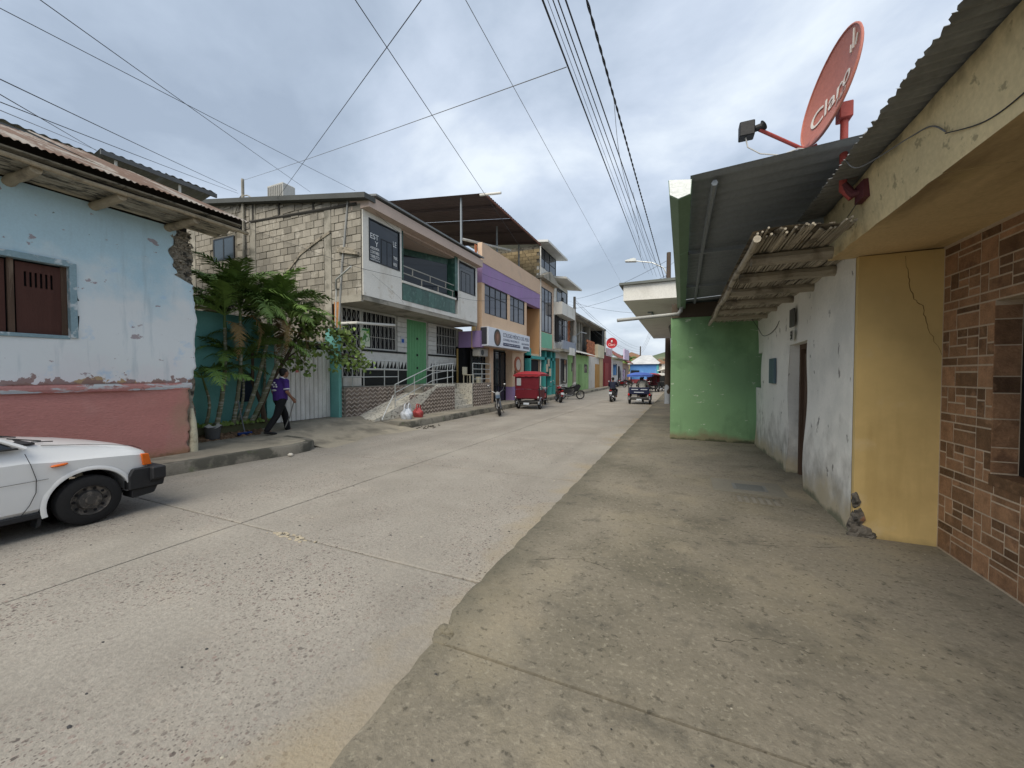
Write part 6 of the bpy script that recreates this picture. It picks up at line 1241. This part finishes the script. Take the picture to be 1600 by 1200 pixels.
WY = (2.04, -.42)
for y in WY:
    c_ = link('cutter', MB().lathe([(.345, -.95), (.345, .95)], 'x', 40, (XC, y, .285)).mesh('cutter', CARB)); cutters.append(c_)
    md = o.modifiers.new('b', 'BOOLEAN'); md.operation = 'DIFFERENCE'; md.object = c_; md.solver = 'EXACT'
me = baked(o); bpy.data.objects.remove(o)
for c_ in cutters: bpy.data.objects.remove(c_)
me.name = 'body'; me.polygons.foreach_set('use_smooth', [True]*len(me.polygons)); me.set_sharp_from_angle(angle=radians(32)); body = link('body', me, car)
b = MB()
for y in WY:
    b.lathe([(.338, .40), (.338, -.40)], 'x', 30, (XC, y, .285), close=False)
b.box(XC-.6, -1.2, .24, XC+.6, 2.4, .30); b.build('wheel_well', M['dark'], car)
for y in WY:
    for s in (-1, 1):
        cx_ = XC+s*.715
        w = MB().lathe([(.17, -.085), (.235, -.088), (.268, -.07), (.28, -.03), (.28, .03), (.268, .07), (.235, .088), (.17, .085)], 'x', 40, (cx_, y, .28), close=False).build('wheel', TYR, car, smooth=True)
        rb_ = MB().lathe([(.172, .075*s), (.165, .085*s), (.15, .05*s), (.11, .045*s), (.095, .075*s), (.05, .078*s), (.048, .095*s), (0, .095*s)], 'x', 36, (cx_, y, .28), close=False)
        rb_.build('rim', mat('grimy_steel_rim', (.075, .072, .07), .55, metal=.5, stains=[dict(col=(.22, .2, .18), scale=14, thr=.5, soft=.1, amt=.7)]) if (y > 0 and s > 0) else bpy.data.materials.get('grimy_steel_rim') or CARB, w, smooth=True)
        for k in range(10):
            a = 2*pi*k/10; MB().ell((cx_+s*.052, y+.131*cos(a), .28+.131*sin(a)), (.004, .016, .016), 8, 5).build('rim_slot', M['dark'], w)
        if s > 0:
            b = MB(); vs = []
            for k in range(25):
                a = .17+(pi+.08)*k/24
                for (x, r) in ((.79, .338), (.806, .343), (.808, .36), (.796, .385)): vs.append((XC+x, y+r*cos(a), .285+r*sin(a)))
            b.add(vs, [(4*k+i, 4*k+i+1, 4*k+i+5, 4*k+i+4) for k in range(24) for i in range(3)]); b.build('arch_flare', CARW, car, smooth=True)
b = MB(); b.prism([(-.72, .30), (-.9, .40), (-.9, .55), (-.4, .56), (.4, .56), (.9, .55), (.9, .40), (.72, .30)], 'y', 2.56, 2.70)
b.prism([(2.36, .30), (2.70, .30), (2.72, .42), (2.70, .555), (2.40, .555), (2.36, .47)], 'x', XC+.70, XC+.83); b.prism([(2.36, .30), (2.70, .30), (2.72, .42), (2.70, .555), (2.40, .555), (2.36, .47)], 'x', XC-.83, XC-.70)
b.v = [(x if abs(x+6.98) < 1 and x < -3 else XC+x, y, z) for x, y, z in b.v]
b.build('bumper', CARB, car, bevel=.012)
MB().prism([(2.40, .19), (2.62, .21), (2.66, .30), (2.40, .30)], 'x', XC+.55, XC+.79).build('bumper_valance', CARB, car, bevel=.01)
for s in (-1, 1):
    MB().prism([(2.515, .575), (2.60, .575), (2.575, .715), (2.50, .725)], 'x', XC+s*.70, XC+s*.785).build('indicator', ORL, car, bevel=.006)
    MB().box(XC+s*.38, 2.50, .585, XC+s*.69, 2.59, .71).build('headlight', LAMPW, car, bevel=.012)
MB().box(XC-.37, 2.52, .59, XC+.37, 2.585, .69).build('radiator_grille', CARB, car)
MB().tube([(XC+.80, 1.74, .73), (XC+.815, 1.77, .732), (XC+.815, 1.83, .737), (XC+.80, 1.86, .74)], [(.012, .01), (.022, .014), (.022, .014), (.01, .01)], 10).build('side_repeater', ORL, car, smooth=True)
def seam(pts, r=.002): return MB().tube(pts, r, 5)
SX = XC+.803
door_edge = [(XC+.795, 1.565, .90), (SX, 1.60, .78), (SX+.002, 1.635, .62), (SX+.002, 1.63, .48), (SX, 1.585, .36), (XC+.785, 1.52, .245)]
MB().tube([(XC+.70, 1.70, .957), (XC+.70, 2.1, .905), (XC+.69, 2.45, .83), (XC+.66, 2.545, .775)], .003, 6).build('bonnet_seam', CARB, car)
d = MB().tube(door_edge, .003, 6).build('door_seam', CARB, car, smooth=True)
MB().tube([(SX, -1.2, .55), (SX+.004, .2, .58), (SX+.003, 1.72, .605)], .0022, 6).build('side_crease', CARB, car)
MB().box(XC+.62, -1.0, .20, XC+.79, 1.68, .262).build('sill', CARB, car, bevel=.01)
MB().prism([(1.665, .36), (1.70, .37), (1.66, .12), (1.63, .10)], 'x', XC+.62, XC+.78).build('mud_flap', CARB, car)
# greenhouse: pillars, roof, panes
PA = lambda s: [(XC+s*.76, 1.60, .965), (XC+s*.60, .98, 1.345)]
RF = [(-.62, .62), (-.3, .64), (.98, .60)]
b = MB(); b.grid(lambda u, v: (XC-.60+1.2*u, -.55+1.55*v, 1.345+.03*sin(pi*u)), 8, 6); b.grid(lambda u, v: (XC-.60+1.2*u, -.55+1.55*v, 1.315), 2, 2); b.build('roof', CARW, car, smooth=True)
for s in (-1, 1):
    b = MB(); b.tube([(XC+s*.765, 1.58, .95), (XC+s*.60, .97, 1.345)], [(.032, .022), (.026, .02)], 8); b.tube([(XC+s*.755, .25, .95), (XC+s*.61, .25, 1.34)], .03, 8); b.tube([(XC+s*.74, -1.0, .93), (XC+s*.60, -.52, 1.345)], [.06, .045], 8); b.tube([(XC+s*.60, -.55, 1.345), (XC+s*.60, .98, 1.345)], .024, 8); b.build('pillar', CARW, car, smooth=True)
    b = MB(); b.add([(XC+s*.755, 1.5, .965), (XC+s*.75, .28, .955), (XC+s*.605, .28, 1.33), (XC+s*.60, .95, 1.33)], [(0, 1, 2, 3)]); b.add([(XC+s*.75, .22, .955), (XC+s*.735, -.95, .94), (XC+s*.60, -.5, 1.33), (XC+s*.605, .22, 1.33)], [(0, 1, 2, 3)]); b.build('side_window', M['darkglass'], car)
    MB().tube([(XC+s*.768, 1.53, .958), (XC+s*.762, -.98, .945)], .011, 6).build('window_trim', CARB, car)
b = MB(); b.add([(XC-.73, 1.58, .965), (XC+.73, 1.58, .965), (XC+.58, .98, 1.345), (XC-.58, .98, 1.345)], [(0, 1, 2, 3)]); b.build('windscreen', M['darkglass'], car)
b = MB(); b.add([(XC-.70, -1.02, .93), (XC+.70, -1.02, .93), (XC+.58, -.54, 1.345), (XC-.58, -.54, 1.345)], [(3, 2, 1, 0)]); b.build('rear_window', M['darkglass'], car)
b = MB(); b.box(XC-.7, 1.56, .975, XC+.7, 1.66, .992); b.tube([(XC+.1, 1.62, 1.0), (XC+.62, 1.72, 1.0)], .007, 6); b.tube([(XC+.60, 1.66, .995), (XC+.66, 1.80, .985)], .006, 6); b.tube([(XC-.5, 1.62, 1.0), (XC+.0, 1.7, 1.0)], .007, 6); b.build('wiper', CARB, car)
# ------------------------------------------------------------------ palms and tree in the turquoise yard
M['frond'] = mat('palm_frond_green', (.12, .20, .045), .6, var=.2, vs=5, bump=0, rnd=.45, coord='obj', stains=[dict(col=(.14, .19, .05), scale=3, thr=.55, soft=.15, amt=.6)])
M['frond_old'] = mat('dry_palm_frond', (.26, .18, .08), .8, var=.2, vs=5, bump=0, rnd=.3, coord='obj')
M['stem'] = mat('ringed_palm_stem', (.20, .20, .13), .8, var=.15, vs=4, bump=.3, bs=30, stains=[dict(col=(.42, .42, .36), scale=9, thr=.56, soft=.03, amt=.8, det=1, st=(.4, .4, 2.2)), dict(col=(.08, .11, .04), scale=3, thr=.56, soft=.1, amt=.7)])
def frond_mesh(L_, droop, nl, ll, seed, m):
    rr = random.Random(seed); b = MB(); N = 14; pts = []
    for i in range(N+1):
        t = i/N; pts.append(Vector((L_*t*(1-.22*droop*t), 0, L_*(.62*t-droop*1.05*t**2.2))))
    b.tube(pts, [.011*(1-.75*i/N)+.002 for i in range(N+1)], 5)
    for k in range(nl):
        t = .16+.84*k/(nl-1); f = t*N; i = min(N-1, int(f)); p = pts[i].lerp(pts[i+1], f-i); d = (pts[i+1]-pts[i]).normalized()
        for s in (-1, 1):
            l = ll*(sin(pi*min(1, .12+t*.95))**.6)*rr.uniform(.8, 1.1)+.04
            side = Vector((0, s, 0)); n_ = d.cross(side); u = (side*.78+d*.62+Vector((0, 0, rr.uniform(-.05, .32)))).normalized()
            w = d*.021; q = p+u*l*.55+Vector((0, 0, -.03*l)); e = p+u*l+Vector((0, 0, -.32*l*rr.uniform(.5, 1.4)))
            o = len(b.v); b.v += [tuple(p-w), tuple(p+w), tuple(q+w*.9+n_*.004), tuple(q-w*.9), tuple(e)]; b.f += [(o, o+1, o+2, o+3), (o+3, o+2, o+4)]; b.m += [0, 0]
    return b.mesh('frond', m, fix=False)
FR = [frond_mesh(1.75, .55, 34, .42, 1, M['frond']), frond_mesh(1.55, .8, 32, .40, 2, M['frond']), frond_mesh(1.3, .35, 28, .36, 3, M['frond'])]; FRO = frond_mesh(1.15, 1.15, 22, .3, 4, M['frond_old'])
rp_ = random.Random(5)
def palm(label, base, top, r, nf, lean0, scale=1.0, dry=0, spread=(.25, 1.25)):
    t = thing('areca_palm', label, 'palm', base, 'palms in the turquoise yard'); b0 = Vector(base); tp = Vector(top); md = b0.lerp(tp, .5)+Vector((.05, .06, .06))
    pts = [b0, b0.lerp(md, .5)+Vector((0, .02, 0)), md, md.lerp(tp, .5)+Vector((0, .015, .02)), tp]
    b = MB(); K = 20; P = []
    for k in range(K+1):
        f = k/K*4; i = min(3, int(f)); P.append(pts[i].lerp(pts[i+1], f-i))
    b.tube(P, [r*(1.25-.45*k/K)*(1.14 if k % 2 else 1) for k in range(K+1)], 9); b.build('stem', M['stem'], t, smooth=True)
    MB().tube([tp, tp+(tp-P[-3]).normalized()*.38], [r*.95, r*.5], 8).build('crown_shaft', mat('crown_shaft', (.12, .17, .06), .6) if 'crown_shaft' not in bpy.data.materials else bpy.data.materials['crown_shaft'], t, smooth=True)
    hd = tp+(tp-P[-3]).normalized()*.3
    for k in range(nf):
        az = lean0+2*pi*k/nf*1.0+rp_.uniform(-.25, .25); el = rp_.uniform(*spread); me = rp_.choice(FR)
        link('frond', me, t, None, hd, (scale,)*3, (rp_.uniform(-.25, .25), -el+.45, az))
    for k in range(dry): link('frond', FRO, t, None, hd-Vector((0, 0, .15)), (scale*.9,)*3, (0, .55, lean0+1.9*k))
palm('tall palm with pale ringed stem nearest the blue house corner', (-10.25, 5.55, .45), (-10.15, 5.72, 2.85), .042, 17, .2, 1.0, 1)
palm('palm with upright stem second from the blue house', (-10.3, 5.95, .45), (-10.05, 6.02, 3.05), .040, 17, .7, 1.02, 1)
palm('leaning ringed palm with the highest fronds', (-10.32, 6.2, .45), (-9.95, 6.72, 3.05), .045, 18, .3, 1.0, 2)
palm('palm leaning toward the gate with the most dry fronds', (-10.28, 6.38, .45), (-9.75, 7.0, 2.75), .044, 16, 1.1, .95, 2)
palm('short young palm with dark low fronds beside the blue house corner', (-10.35, 5.35, .45), (-10.25, 5.35, 1.35), .03, 11, .5, .9, 0, (.0, 1.0))
palm('low bushy palm in the middle of the planting bed', (-10.4, 6.1, .45), (-10.3, 6.2, 1.75), .03, 12, .1, .85, 0, (.0, .9))
palm('slim palm behind the walking man', (-10.4, 6.6, .45), (-10.25, 6.75, 2.2), .03, 11, .9, .85, 1, (.1, 1.0))
M['leaf'] = mat('broad_leaf_green', (.165, .245, .05), .5, var=.15, vs=4, bump=0, rnd=.5, coord='obj'); M['bark'] = mat('grey_brown_bark', (.085, .062, .042), .9, var=.25, vs=6, bump=.6, bs=25)
tr = thing('leafy_tree', 'broad leaved tree with branches reaching across the white gate', 'tree', (-10.25, 6.72, .45))
b = MB(); b.tube([(-10.25, 6.72, .45), (-10.2, 6.62, .9), (-10.1, 6.8, 1.5), (-9.95, 7.1, 2.1), (-9.9, 7.35, 2.6)], [.07, .06, .052, .045, .035], 9); b.tube([(-10.2, 6.62, .9), (-10.3, 6.45, 1.5), (-10.2, 6.4, 2.4)], [.05, .04, .03], 8); b.build('trunk', M['bark'], tr, smooth=True)
BR_ = [[(-9.93, 7.15, 2.15), (-9.8, 7.6, 2.55), (-9.65, 8.1, 2.6), (-9.5, 8.6, 2.35), (-9.35, 9.0, 1.95)], [(-9.9, 7.35, 2.6), (-9.8, 7.8, 3.0), (-9.65, 8.4, 3.15), (-9.5, 8.9, 3.0)], [(-9.9, 7.35, 2.6), (-9.85, 7.7, 3.2), (-9.75, 8.1, 3.5)],
       [(-9.95, 7.1, 2.1), (-9.7, 7.35, 2.2), (-9.6, 7.5, 1.95)], [(-9.65, 8.1, 2.6), (-9.5, 8.3, 2.35), (-9.4, 8.45, 2.05)], [(-9.65, 8.4, 3.15), (-9.45, 8.8, 2.75), (-9.3, 9.15, 2.45)], [(-9.5, 8.6, 2.35), (-9.3, 9.05, 2.2), (-9.2, 9.3, 2.0)], [(-9.9, 7.35, 2.6), (-9.7, 7.5, 3.1), (-9.6, 7.75, 3.3)]]
for p in BR_: MB().tube(p, [.026-.018*i/(len(p)-1) for i in range(len(p))], 6).build('branch', M['bark'], tr, smooth=True)
def leaf_geo(b, o, d, n, s):
    d = d.normalized(); sd = d.cross(n).normalized(); n = sd.cross(d)
    i = len(b.v); V = [o, o+d*.25*s+sd*.38*s+n*.05*s, o+d*.65*s+sd*.32*s+n*.03*s, o+d*1.05*s-n*.12*s, o+d*.65*s-sd*.32*s+n*.03*s, o+d*.25*s-sd*.38*s+n*.05*s, o+d*.5*s-n*.04*s]
    b.v += [tuple(v) for v in V]; b.f += [(i, i+1, i+6), (i+1, i+2, i+6), (i+2, i+3, i+6), (i+3, i+4, i+6), (i+4, i+5, i+6), (i+5, i, i+6)]; b.m += [0]*6
lb = MB(); leaf_geo(lb, Vector((0, 0, 0)), Vector((1, 0, 0)), Vector((0, 0, 1)), 1); LM = lb.mesh('leaf', M['leaf'], fix=False); rest = MB(); nl = 0
for bi, p in enumerate(BR_):
    pts = [Vector(q) for q in p]; cntl = (130, 170, 150, 70, 75, 90, 90, 120)[bi]
    for k in range(cntl):
        t = random.uniform(.22, 1)*(len(pts)-1); i = min(len(pts)-2, int(t)); q = pts[i].lerp(pts[i+1], t-i)+Vector((random.gauss(0, .13), random.gauss(0, .16), random.gauss(-.02, .13)))
        d = Vector((random.uniform(-.3, .8), random.uniform(-.7, .7), random.uniform(-1.0, .15))); n_ = Vector((random.uniform(-.1, .9), random.uniform(-.7, .3), random.uniform(.1, 1))); s = random.uniform(.08, .155)
        if nl < 290 and (k % 3 == 0):
            d = d.normalized(); sd = d.cross(n_).normalized(); nn = sd.cross(d); o = link('leaf', LM, tr); o.matrix_parent_inverse = wmat(tr).inverted()
            o.matrix_basis = Matrix(((d.x*s, sd.x*-s, nn.x*s, q.x), (d.y*s, sd.y*-s, nn.y*s, q.y), (d.z*s, sd.z*-s, nn.z*s, q.z), (0, 0, 0, 1))); nl += 1
        else: leaf_geo(rest, q, d, n_, s)
o = rest.build('foliage', M['leaf'], tr, fix=False); o['kind'] = 'stuff'
b = MB()   # low greenery around the palm bases
for k in range(160):
    q = Vector((random.uniform(-10.5, -10.15), random.uniform(5.2, 6.85), .46)); leaf_geo(b, q, Vector((random.uniform(-.3, .5), random.uniform(-.5, .5), random.uniform(.4, 1))), Vector((1, 0, .3)), random.uniform(.05, .13))
struct(b.build('ground_cover', M['leaf'], fix=False), 'stuff')
# far palms and trees before the hill
for (x, y, h, lb, s) in ((-11.5, 90, 4.2, 'pale far palm above the lilac sign', 2.6), (-9.5, 96, 3.4, 'far palm beside the slender pole behind the blue house', 2.4), (-14, 100, 4.6, 'far palm farthest left below the hill', 2.8)):
    t = thing('palm_tree', lb, 'palm', (x, y, 0), 'far palms'); MB().tube([(x, y, 0), (x+.2, y, h*.6), (x, y, h)], [.2, .16, .14], 8).build('stem', M['stem'], t)
    for k in range(14): link('frond', FR[k % 3], t, None, (x, y, h), (s,)*3, (0, random.uniform(-.5, .5), 2*pi*k/14))
# ------------------------------------------------------------------ loose things on the left pavement
def bag(name, label, c, w, h, m, loops, lean):
    t = thing(name, label, 'plastic bag', c); rb = random.Random(len(name)); b = MB()
    ph = [rb.uniform(0, 6) for _ in range(6)]
    def fn(u, v):
        a = 2*pi*u; r = w*(.86+.22*sin(pi*min(1, .1+v*.9)))*(1 if v < .55 else 1-(v-.55)*1.45)
        r *= 1+.17*sin(2*a+ph[0]+2*v)+.10*sin(5*a+ph[1]+5*v)+.07*sin(11*a+ph[2]+9*v); return (c[0]+r*cos(a)+lean[0]*v, c[1]+r*.85*sin(a)+lean[1]*v, c[2]+h*v*(1+.05*sin(2*a+ph[3])))
    b.grid(fn, 40, 16); b.add([(c[0]+w*.6*cos(2*pi*k/16), c[1]+w*.5*sin(2*pi*k/16), c[2]+.004) for k in range(16)], [tuple(range(16))]); b.build('sack', m, t, smooth=2)
    for (dx_, dy_, hh) in loops:
        T = Vector((c[0]+lean[0]+dx_, c[1]+lean[1]+dy_, c[2]+h*.9)); MB().tube([T+Vector((0, -.07, -.06)), T+Vector((.01, -.06, hh*.7)), T+Vector((0, 0, hh)), T+Vector((.01, .06, hh*.7)), T+Vector((0, .07, -.06))], [(.03, .008), (.022, .008), (.02, .008), (.022, .008), (.03, .008)], 8).build('handle', m, t, smooth=True)
M['wbag'] = mat('white_plastic_bag', (.56, .60, .66), .4, var=.1, vs=6, bump=.5, bs=14, bd=.02); M['rbag'] = mat('red_plastic_bag', (.40, .07, .07), .4, var=.15, vs=6, bump=.5, bs=14, bd=.02)
bag('shopping_bag', 'bulging white plastic bag on the pavement below the ramp', (-8.62, 10.52, .2), .21, .36, M['wbag'], ((.0, -.1, .2), (0, .1, .2)), (.02, .03))
bag('shopping_bag', 'knotted red plastic bag beside the white one', (-8.6, 11.15, .2), .19, .34, M['rbag'], ((.02, -.06, .18), (.0, .07, .15)), (.03, -.06))
t = thing('bucket', 'dark bucket with a pale sack over the rim at the planting bed', 'bucket', (-9.98, 5.32, .22))
MB().lathe([(0, 0), (.13, 0), (.17, .28), (.16, .28), (.12, .02), (0, .02)], 'z', 20, (-9.98, 5.32, .22)).build('pail', mat('dark_pail', (.10, .10, .10), .7), t, smooth=True)
b = MB(); b.grid(lambda u, v: (-9.98+(.09+.1*v)*cos(2*pi*u)*(1+.12*sin(5*2*pi*u+2)), 5.34+(.09+.1*v)*sin(2*pi*u)*(1+.1*sin(4*2*pi*u)), .50+.05*(1-v)+.03*sin(6*pi*u)), 24, 5); b.build('sack', mat('pale_sack', (.42, .41, .38), .9), t, smooth=2)
t = thing('broom', 'blue headed push broom leaning into the palm stems', 'broom', (-9.95, 6.02, .22))
MB().box(-10.0, 5.86, .235, -9.93, 6.2, .28).build('head', mat('blue_broom_head', (.02, .05, .2), .6), t, bevel=.012); MB().box(-9.995, 5.87, .2, -9.935, 6.19, .236).build('bristles', mat('dark_bristle', (.02, .03, .08), .9), t); MB().tube([(-9.965, 6.03, .27), (-10.2, 6.0, 1.15)], .012, 8).build('handle', mat('grey_broom_handle', (.2, .21, .23), .6), t)
tag(MB().ell((-7.5, 5.45, .035), (.06, .05, .035), 8, 6).build('stone', mat('pale_stone', (.55, .52, .46), .9)), 'lone pale stone lying in the gutter by the kerb corner', 'stone')
b = MB(); [b.ell((-7.6+random.gauss(0, .12), 10.4+random.gauss(0, .25), .008), (random.uniform(.02, .06), random.uniform(.02, .05), .012), 6, 4) for k in range(26)]; struct(b.build('gutter_dirt', M['joint']), 'stuff')
# ------------------------------------------------------------------ overhead cables
M['cable'] = mat('dark_cable', (.04, .042, .047), .7, bump=0, fine=0); M['gcable'] = mat('grey_cable', (.16, .165, .17), .7, bump=0, fine=0)
def cable(label, pts, r=.006, sag=0, m='cable', group='overhead street cables', ext=0, n=20, twist=0):
    r *= .66; P = [Vector(p) for p in pts]
    if ext: P[0] = P[0]+(P[0]-P[1])*ext
    if len(P) == 2:
        a, c = P; P = [a.lerp(c, i/n)+Vector((0, 0, -sag*4*(i/n)*(1-i/n))) for i in range(n+1)]
    if len(pts) > 2:
        Q = []
        for i in range(len(P)-1):
            a, c, d, e = P[max(i-1, 0)], P[i], P[i+1], P[min(i+2, len(P)-1)]
            for k in range(7):
                t = k/7; Q.append(.5*((2*c)+(d-a)*t+(2*a-5*c+4*d-e)*t*t+(3*c-a-3*d+e)*t**3))
        P = Q+[P[-1]]
    b = MB()
    if twist:
        T = []
        for i in range(len(P)-1):
            for k in range(16): T.append(P[i].lerp(P[i+1], k/16))
        for s in (0, pi):
            b.tube([p+Vector((r*cos(.9*j+s), 0, r*sin(.9*j+s))) for j, p in enumerate(T)], r, 5)
    else: b.tube(P, r, 6)
    o = b.build('cable', M[m], smooth=True); return tag(o, label, 'cable', group)
for i, (y, z, fx, fz, r, lb) in enumerate(((2.98, 4.71, -1.97, 7.65, .013, 'thick leftmost cable of the overhead bundle'), (3.10, 4.82, -1.78, 7.36, .004, 'thin cable second from the left in the overhead bundle'), (3.24, 4.94, -1.56, 7.25, .008, 'third cable from the left in the overhead bundle'), (3.39, 5.07, -1.36, 7.16, .009, 'fourth cable from the left in the overhead bundle'), (3.63, 5.28, -1.14, 7.12, .013, 'thick rightmost straight cable of the overhead bundle'))):
    cable(lb, [(-1.05, y, z), (fx, 22.9, fz)], r, .0, ext=.55, n=24)
cable('twisted service cable right of the overhead bundle', [(-1.05, 4.5, 6.04), (-.92, 22.9, 6.84)], .014, 0, ext=.7, n=30, twist=1)
cable('slack loop of cable hanging between the bundle and the green gutter', [(-1.0, 8.6, 5.6), (-.8, 9.4, 4.75), (-.5, 10.2, 4.35), (-.16, 10.6, 4.6)], .005)
cable('slack grey lead drooping along the twisted service cable', [(-1.02, 6.2, 6.05), (-1.03, 6.8, 5.55), (-1.06, 8.0, 5.5), (-1.15, 11, 5.6), (-1.35, 14, 5.75)], .006, m='gcable')
cable('cable crossing the sky from upper middle down past the dark canopy', [(-3.5, 3.42, 6.05), (-8.9, 25.07, 8.26)], .009, .0, ext=.5)
cable('cable crossing the sky down to the block wall roof', [(-2.5, 3.33, 5.58), (-12.92, 9.0, 7.77)], .008, 0, ext=.35)
cable('thin cable descending the sky to the far poles', [(-2, 3.38, 5.43), (-5.43, 40, 10.39)], .006, 0, ext=.3, m='gcable')
cable('long thin cable rising right from the service mast to the bundle', [(-14.75, 9.0, 8.8), (-1.0, 3.49, 4.54)], .006, .03, m='gcable')
cable('upper left cable ending at the roof corner of the white front', [(-6, 1.45, 5.24), (-9, 8.73, 7.21)], .006, .02, ext=.6)
cable('upper left cable ending midway along the block wall roof', [(-5, 1.44, 4.9), (-11.49, 9.2, 7.85)], .006, .02, ext=.3)
cable('left cable running over the rusty roof to the service mast, uppermost', [(-6, 1.44, 4.56), (-15.1, 9.0, 8.5)], .008, .02, ext=.3)
cable('left cable ending on the rear canopy roof, steeper one', [(-6, 1.44, 4.40), (-14, 4.94, 7.53)], .007, .0, ext=.3)
cable('left cable running over the rusty roof to the service mast, lower one', [(-6, 1.44, 4.35), (-15.03, 9.0, 8.39)], .007, .03, ext=.3)
cable('lowest left cable ending on the rear canopy roof', [(-6, 1.43, 4.25), (-14, 4.88, 7.56)], .006, .0, ext=.3, m='gcable')
cable('cable slanting across the block wall and along the white front', [(-14.65, 9.02, 7.1), (-11.27, 9.0, 5.81), (-9.2, 8.98, 5.03), (-8.95, 10.88, 5.07), (-8.95, 13.5, 5.05), (-8.95, 16.26, 5.25), (-8.95, 20, 6.0), (-8.9, 25, 6.9), (-8.5, 32.5, 7.6)], .010)
cable('thin cable under the roof edge of the white front to the pale pole', [(-8.95, 9.2, 6.95), (-8.95, 11.18, 6.55), (-8.95, 15.77, 6.6), (-8.95, 20, 6.85), (-8.6, 32.5, 7.9)], .007)
cable('thin lead slanting down the white front below the lettered window', [(-9.05, 9.43, 4.92), (-9.05, 10.87, 4.31), (-9.5, 11.3, 4.0)], .005, m='gcable')
for i, (z0, x1, y1, z1, lb) in enumerate(((8.2, -.8, 22.95, 8.0, 'highest cable from the pale pole across to the right pole'), (7.4, -.8, 22.95, 7.2, 'lower cable from the pale pole across to the right pole'), (7.9, -.3, 24, 5.2, 'cable sagging from the pale pole to the white overhang'))): cable(lb, [(-8.55, 32.6, z0), (x1, y1, z1)], .014, .3)
for i, (z0, z1, dx_) in enumerate(((8.2, 7.5, 0), (7.9, 7.0, .1), (7.1, 6.6, -.3), (6.8, 6.1, .2))): cable(('uppermost','second','third','lowest')[i]+' sagging cable from the pale pole toward the street end', [(-8.55+dx_, 32.6, z0), (-8.2, 86, z1)], .018, .9, group='cables to the street end')
for i, (z0, z1) in enumerate(((7.6, 7.3), (7.2, 6.8), (6.8, 6.4))): cable(('upper','middle','lower')[i]+' sagging cable from the right pole toward the street end', [(-.74, 22.9, z0), (-8.2, 86, z1)], .016, 1.1, group='cables to the street end')
cable('pole to pole drop crossing low in front of the brick house', [(-8.5, 32.6, 7.2), (-9.2, 56, 5.4)], .012, .3)
cable('white lead clipped on the yellow slab edge', [(1.12, 3.75, 3.36), (1.16, 3.6, 3.22), (1.31, 3.3, 3.23), (1.325, 3.1, 3.18), (1.325, 2.96, 3.07)], .006, m='gcable', group='leads on the yellow slab')
cable('dark lead running along the yellow slab face', [(1.325, 2.96, 3.06), (1.35, 2.7, 2.965), (1.352, 2.45, 2.95), (1.35, 2.2, 2.99)], .005, group='leads on the yellow slab')
cable('short dark lead hanging from the maroon bracket', [(1.3, 4.02, 3.14), (1.27, 4.15, 3.06), (1.29, 4.32, 3.06)], .005, group='leads on the yellow slab')
cable('dark lead looping down the white wall from the cane eave', [(1.35, 10.0, 3.05), (1.5, 9.9, 2.75), (1.5, 9.3, 2.52), (1.52, 8.8, 2.49), (1.54, 8.35, 2.55), (1.55, 8.1, 2.66)], .009, group='leads on the white wall')
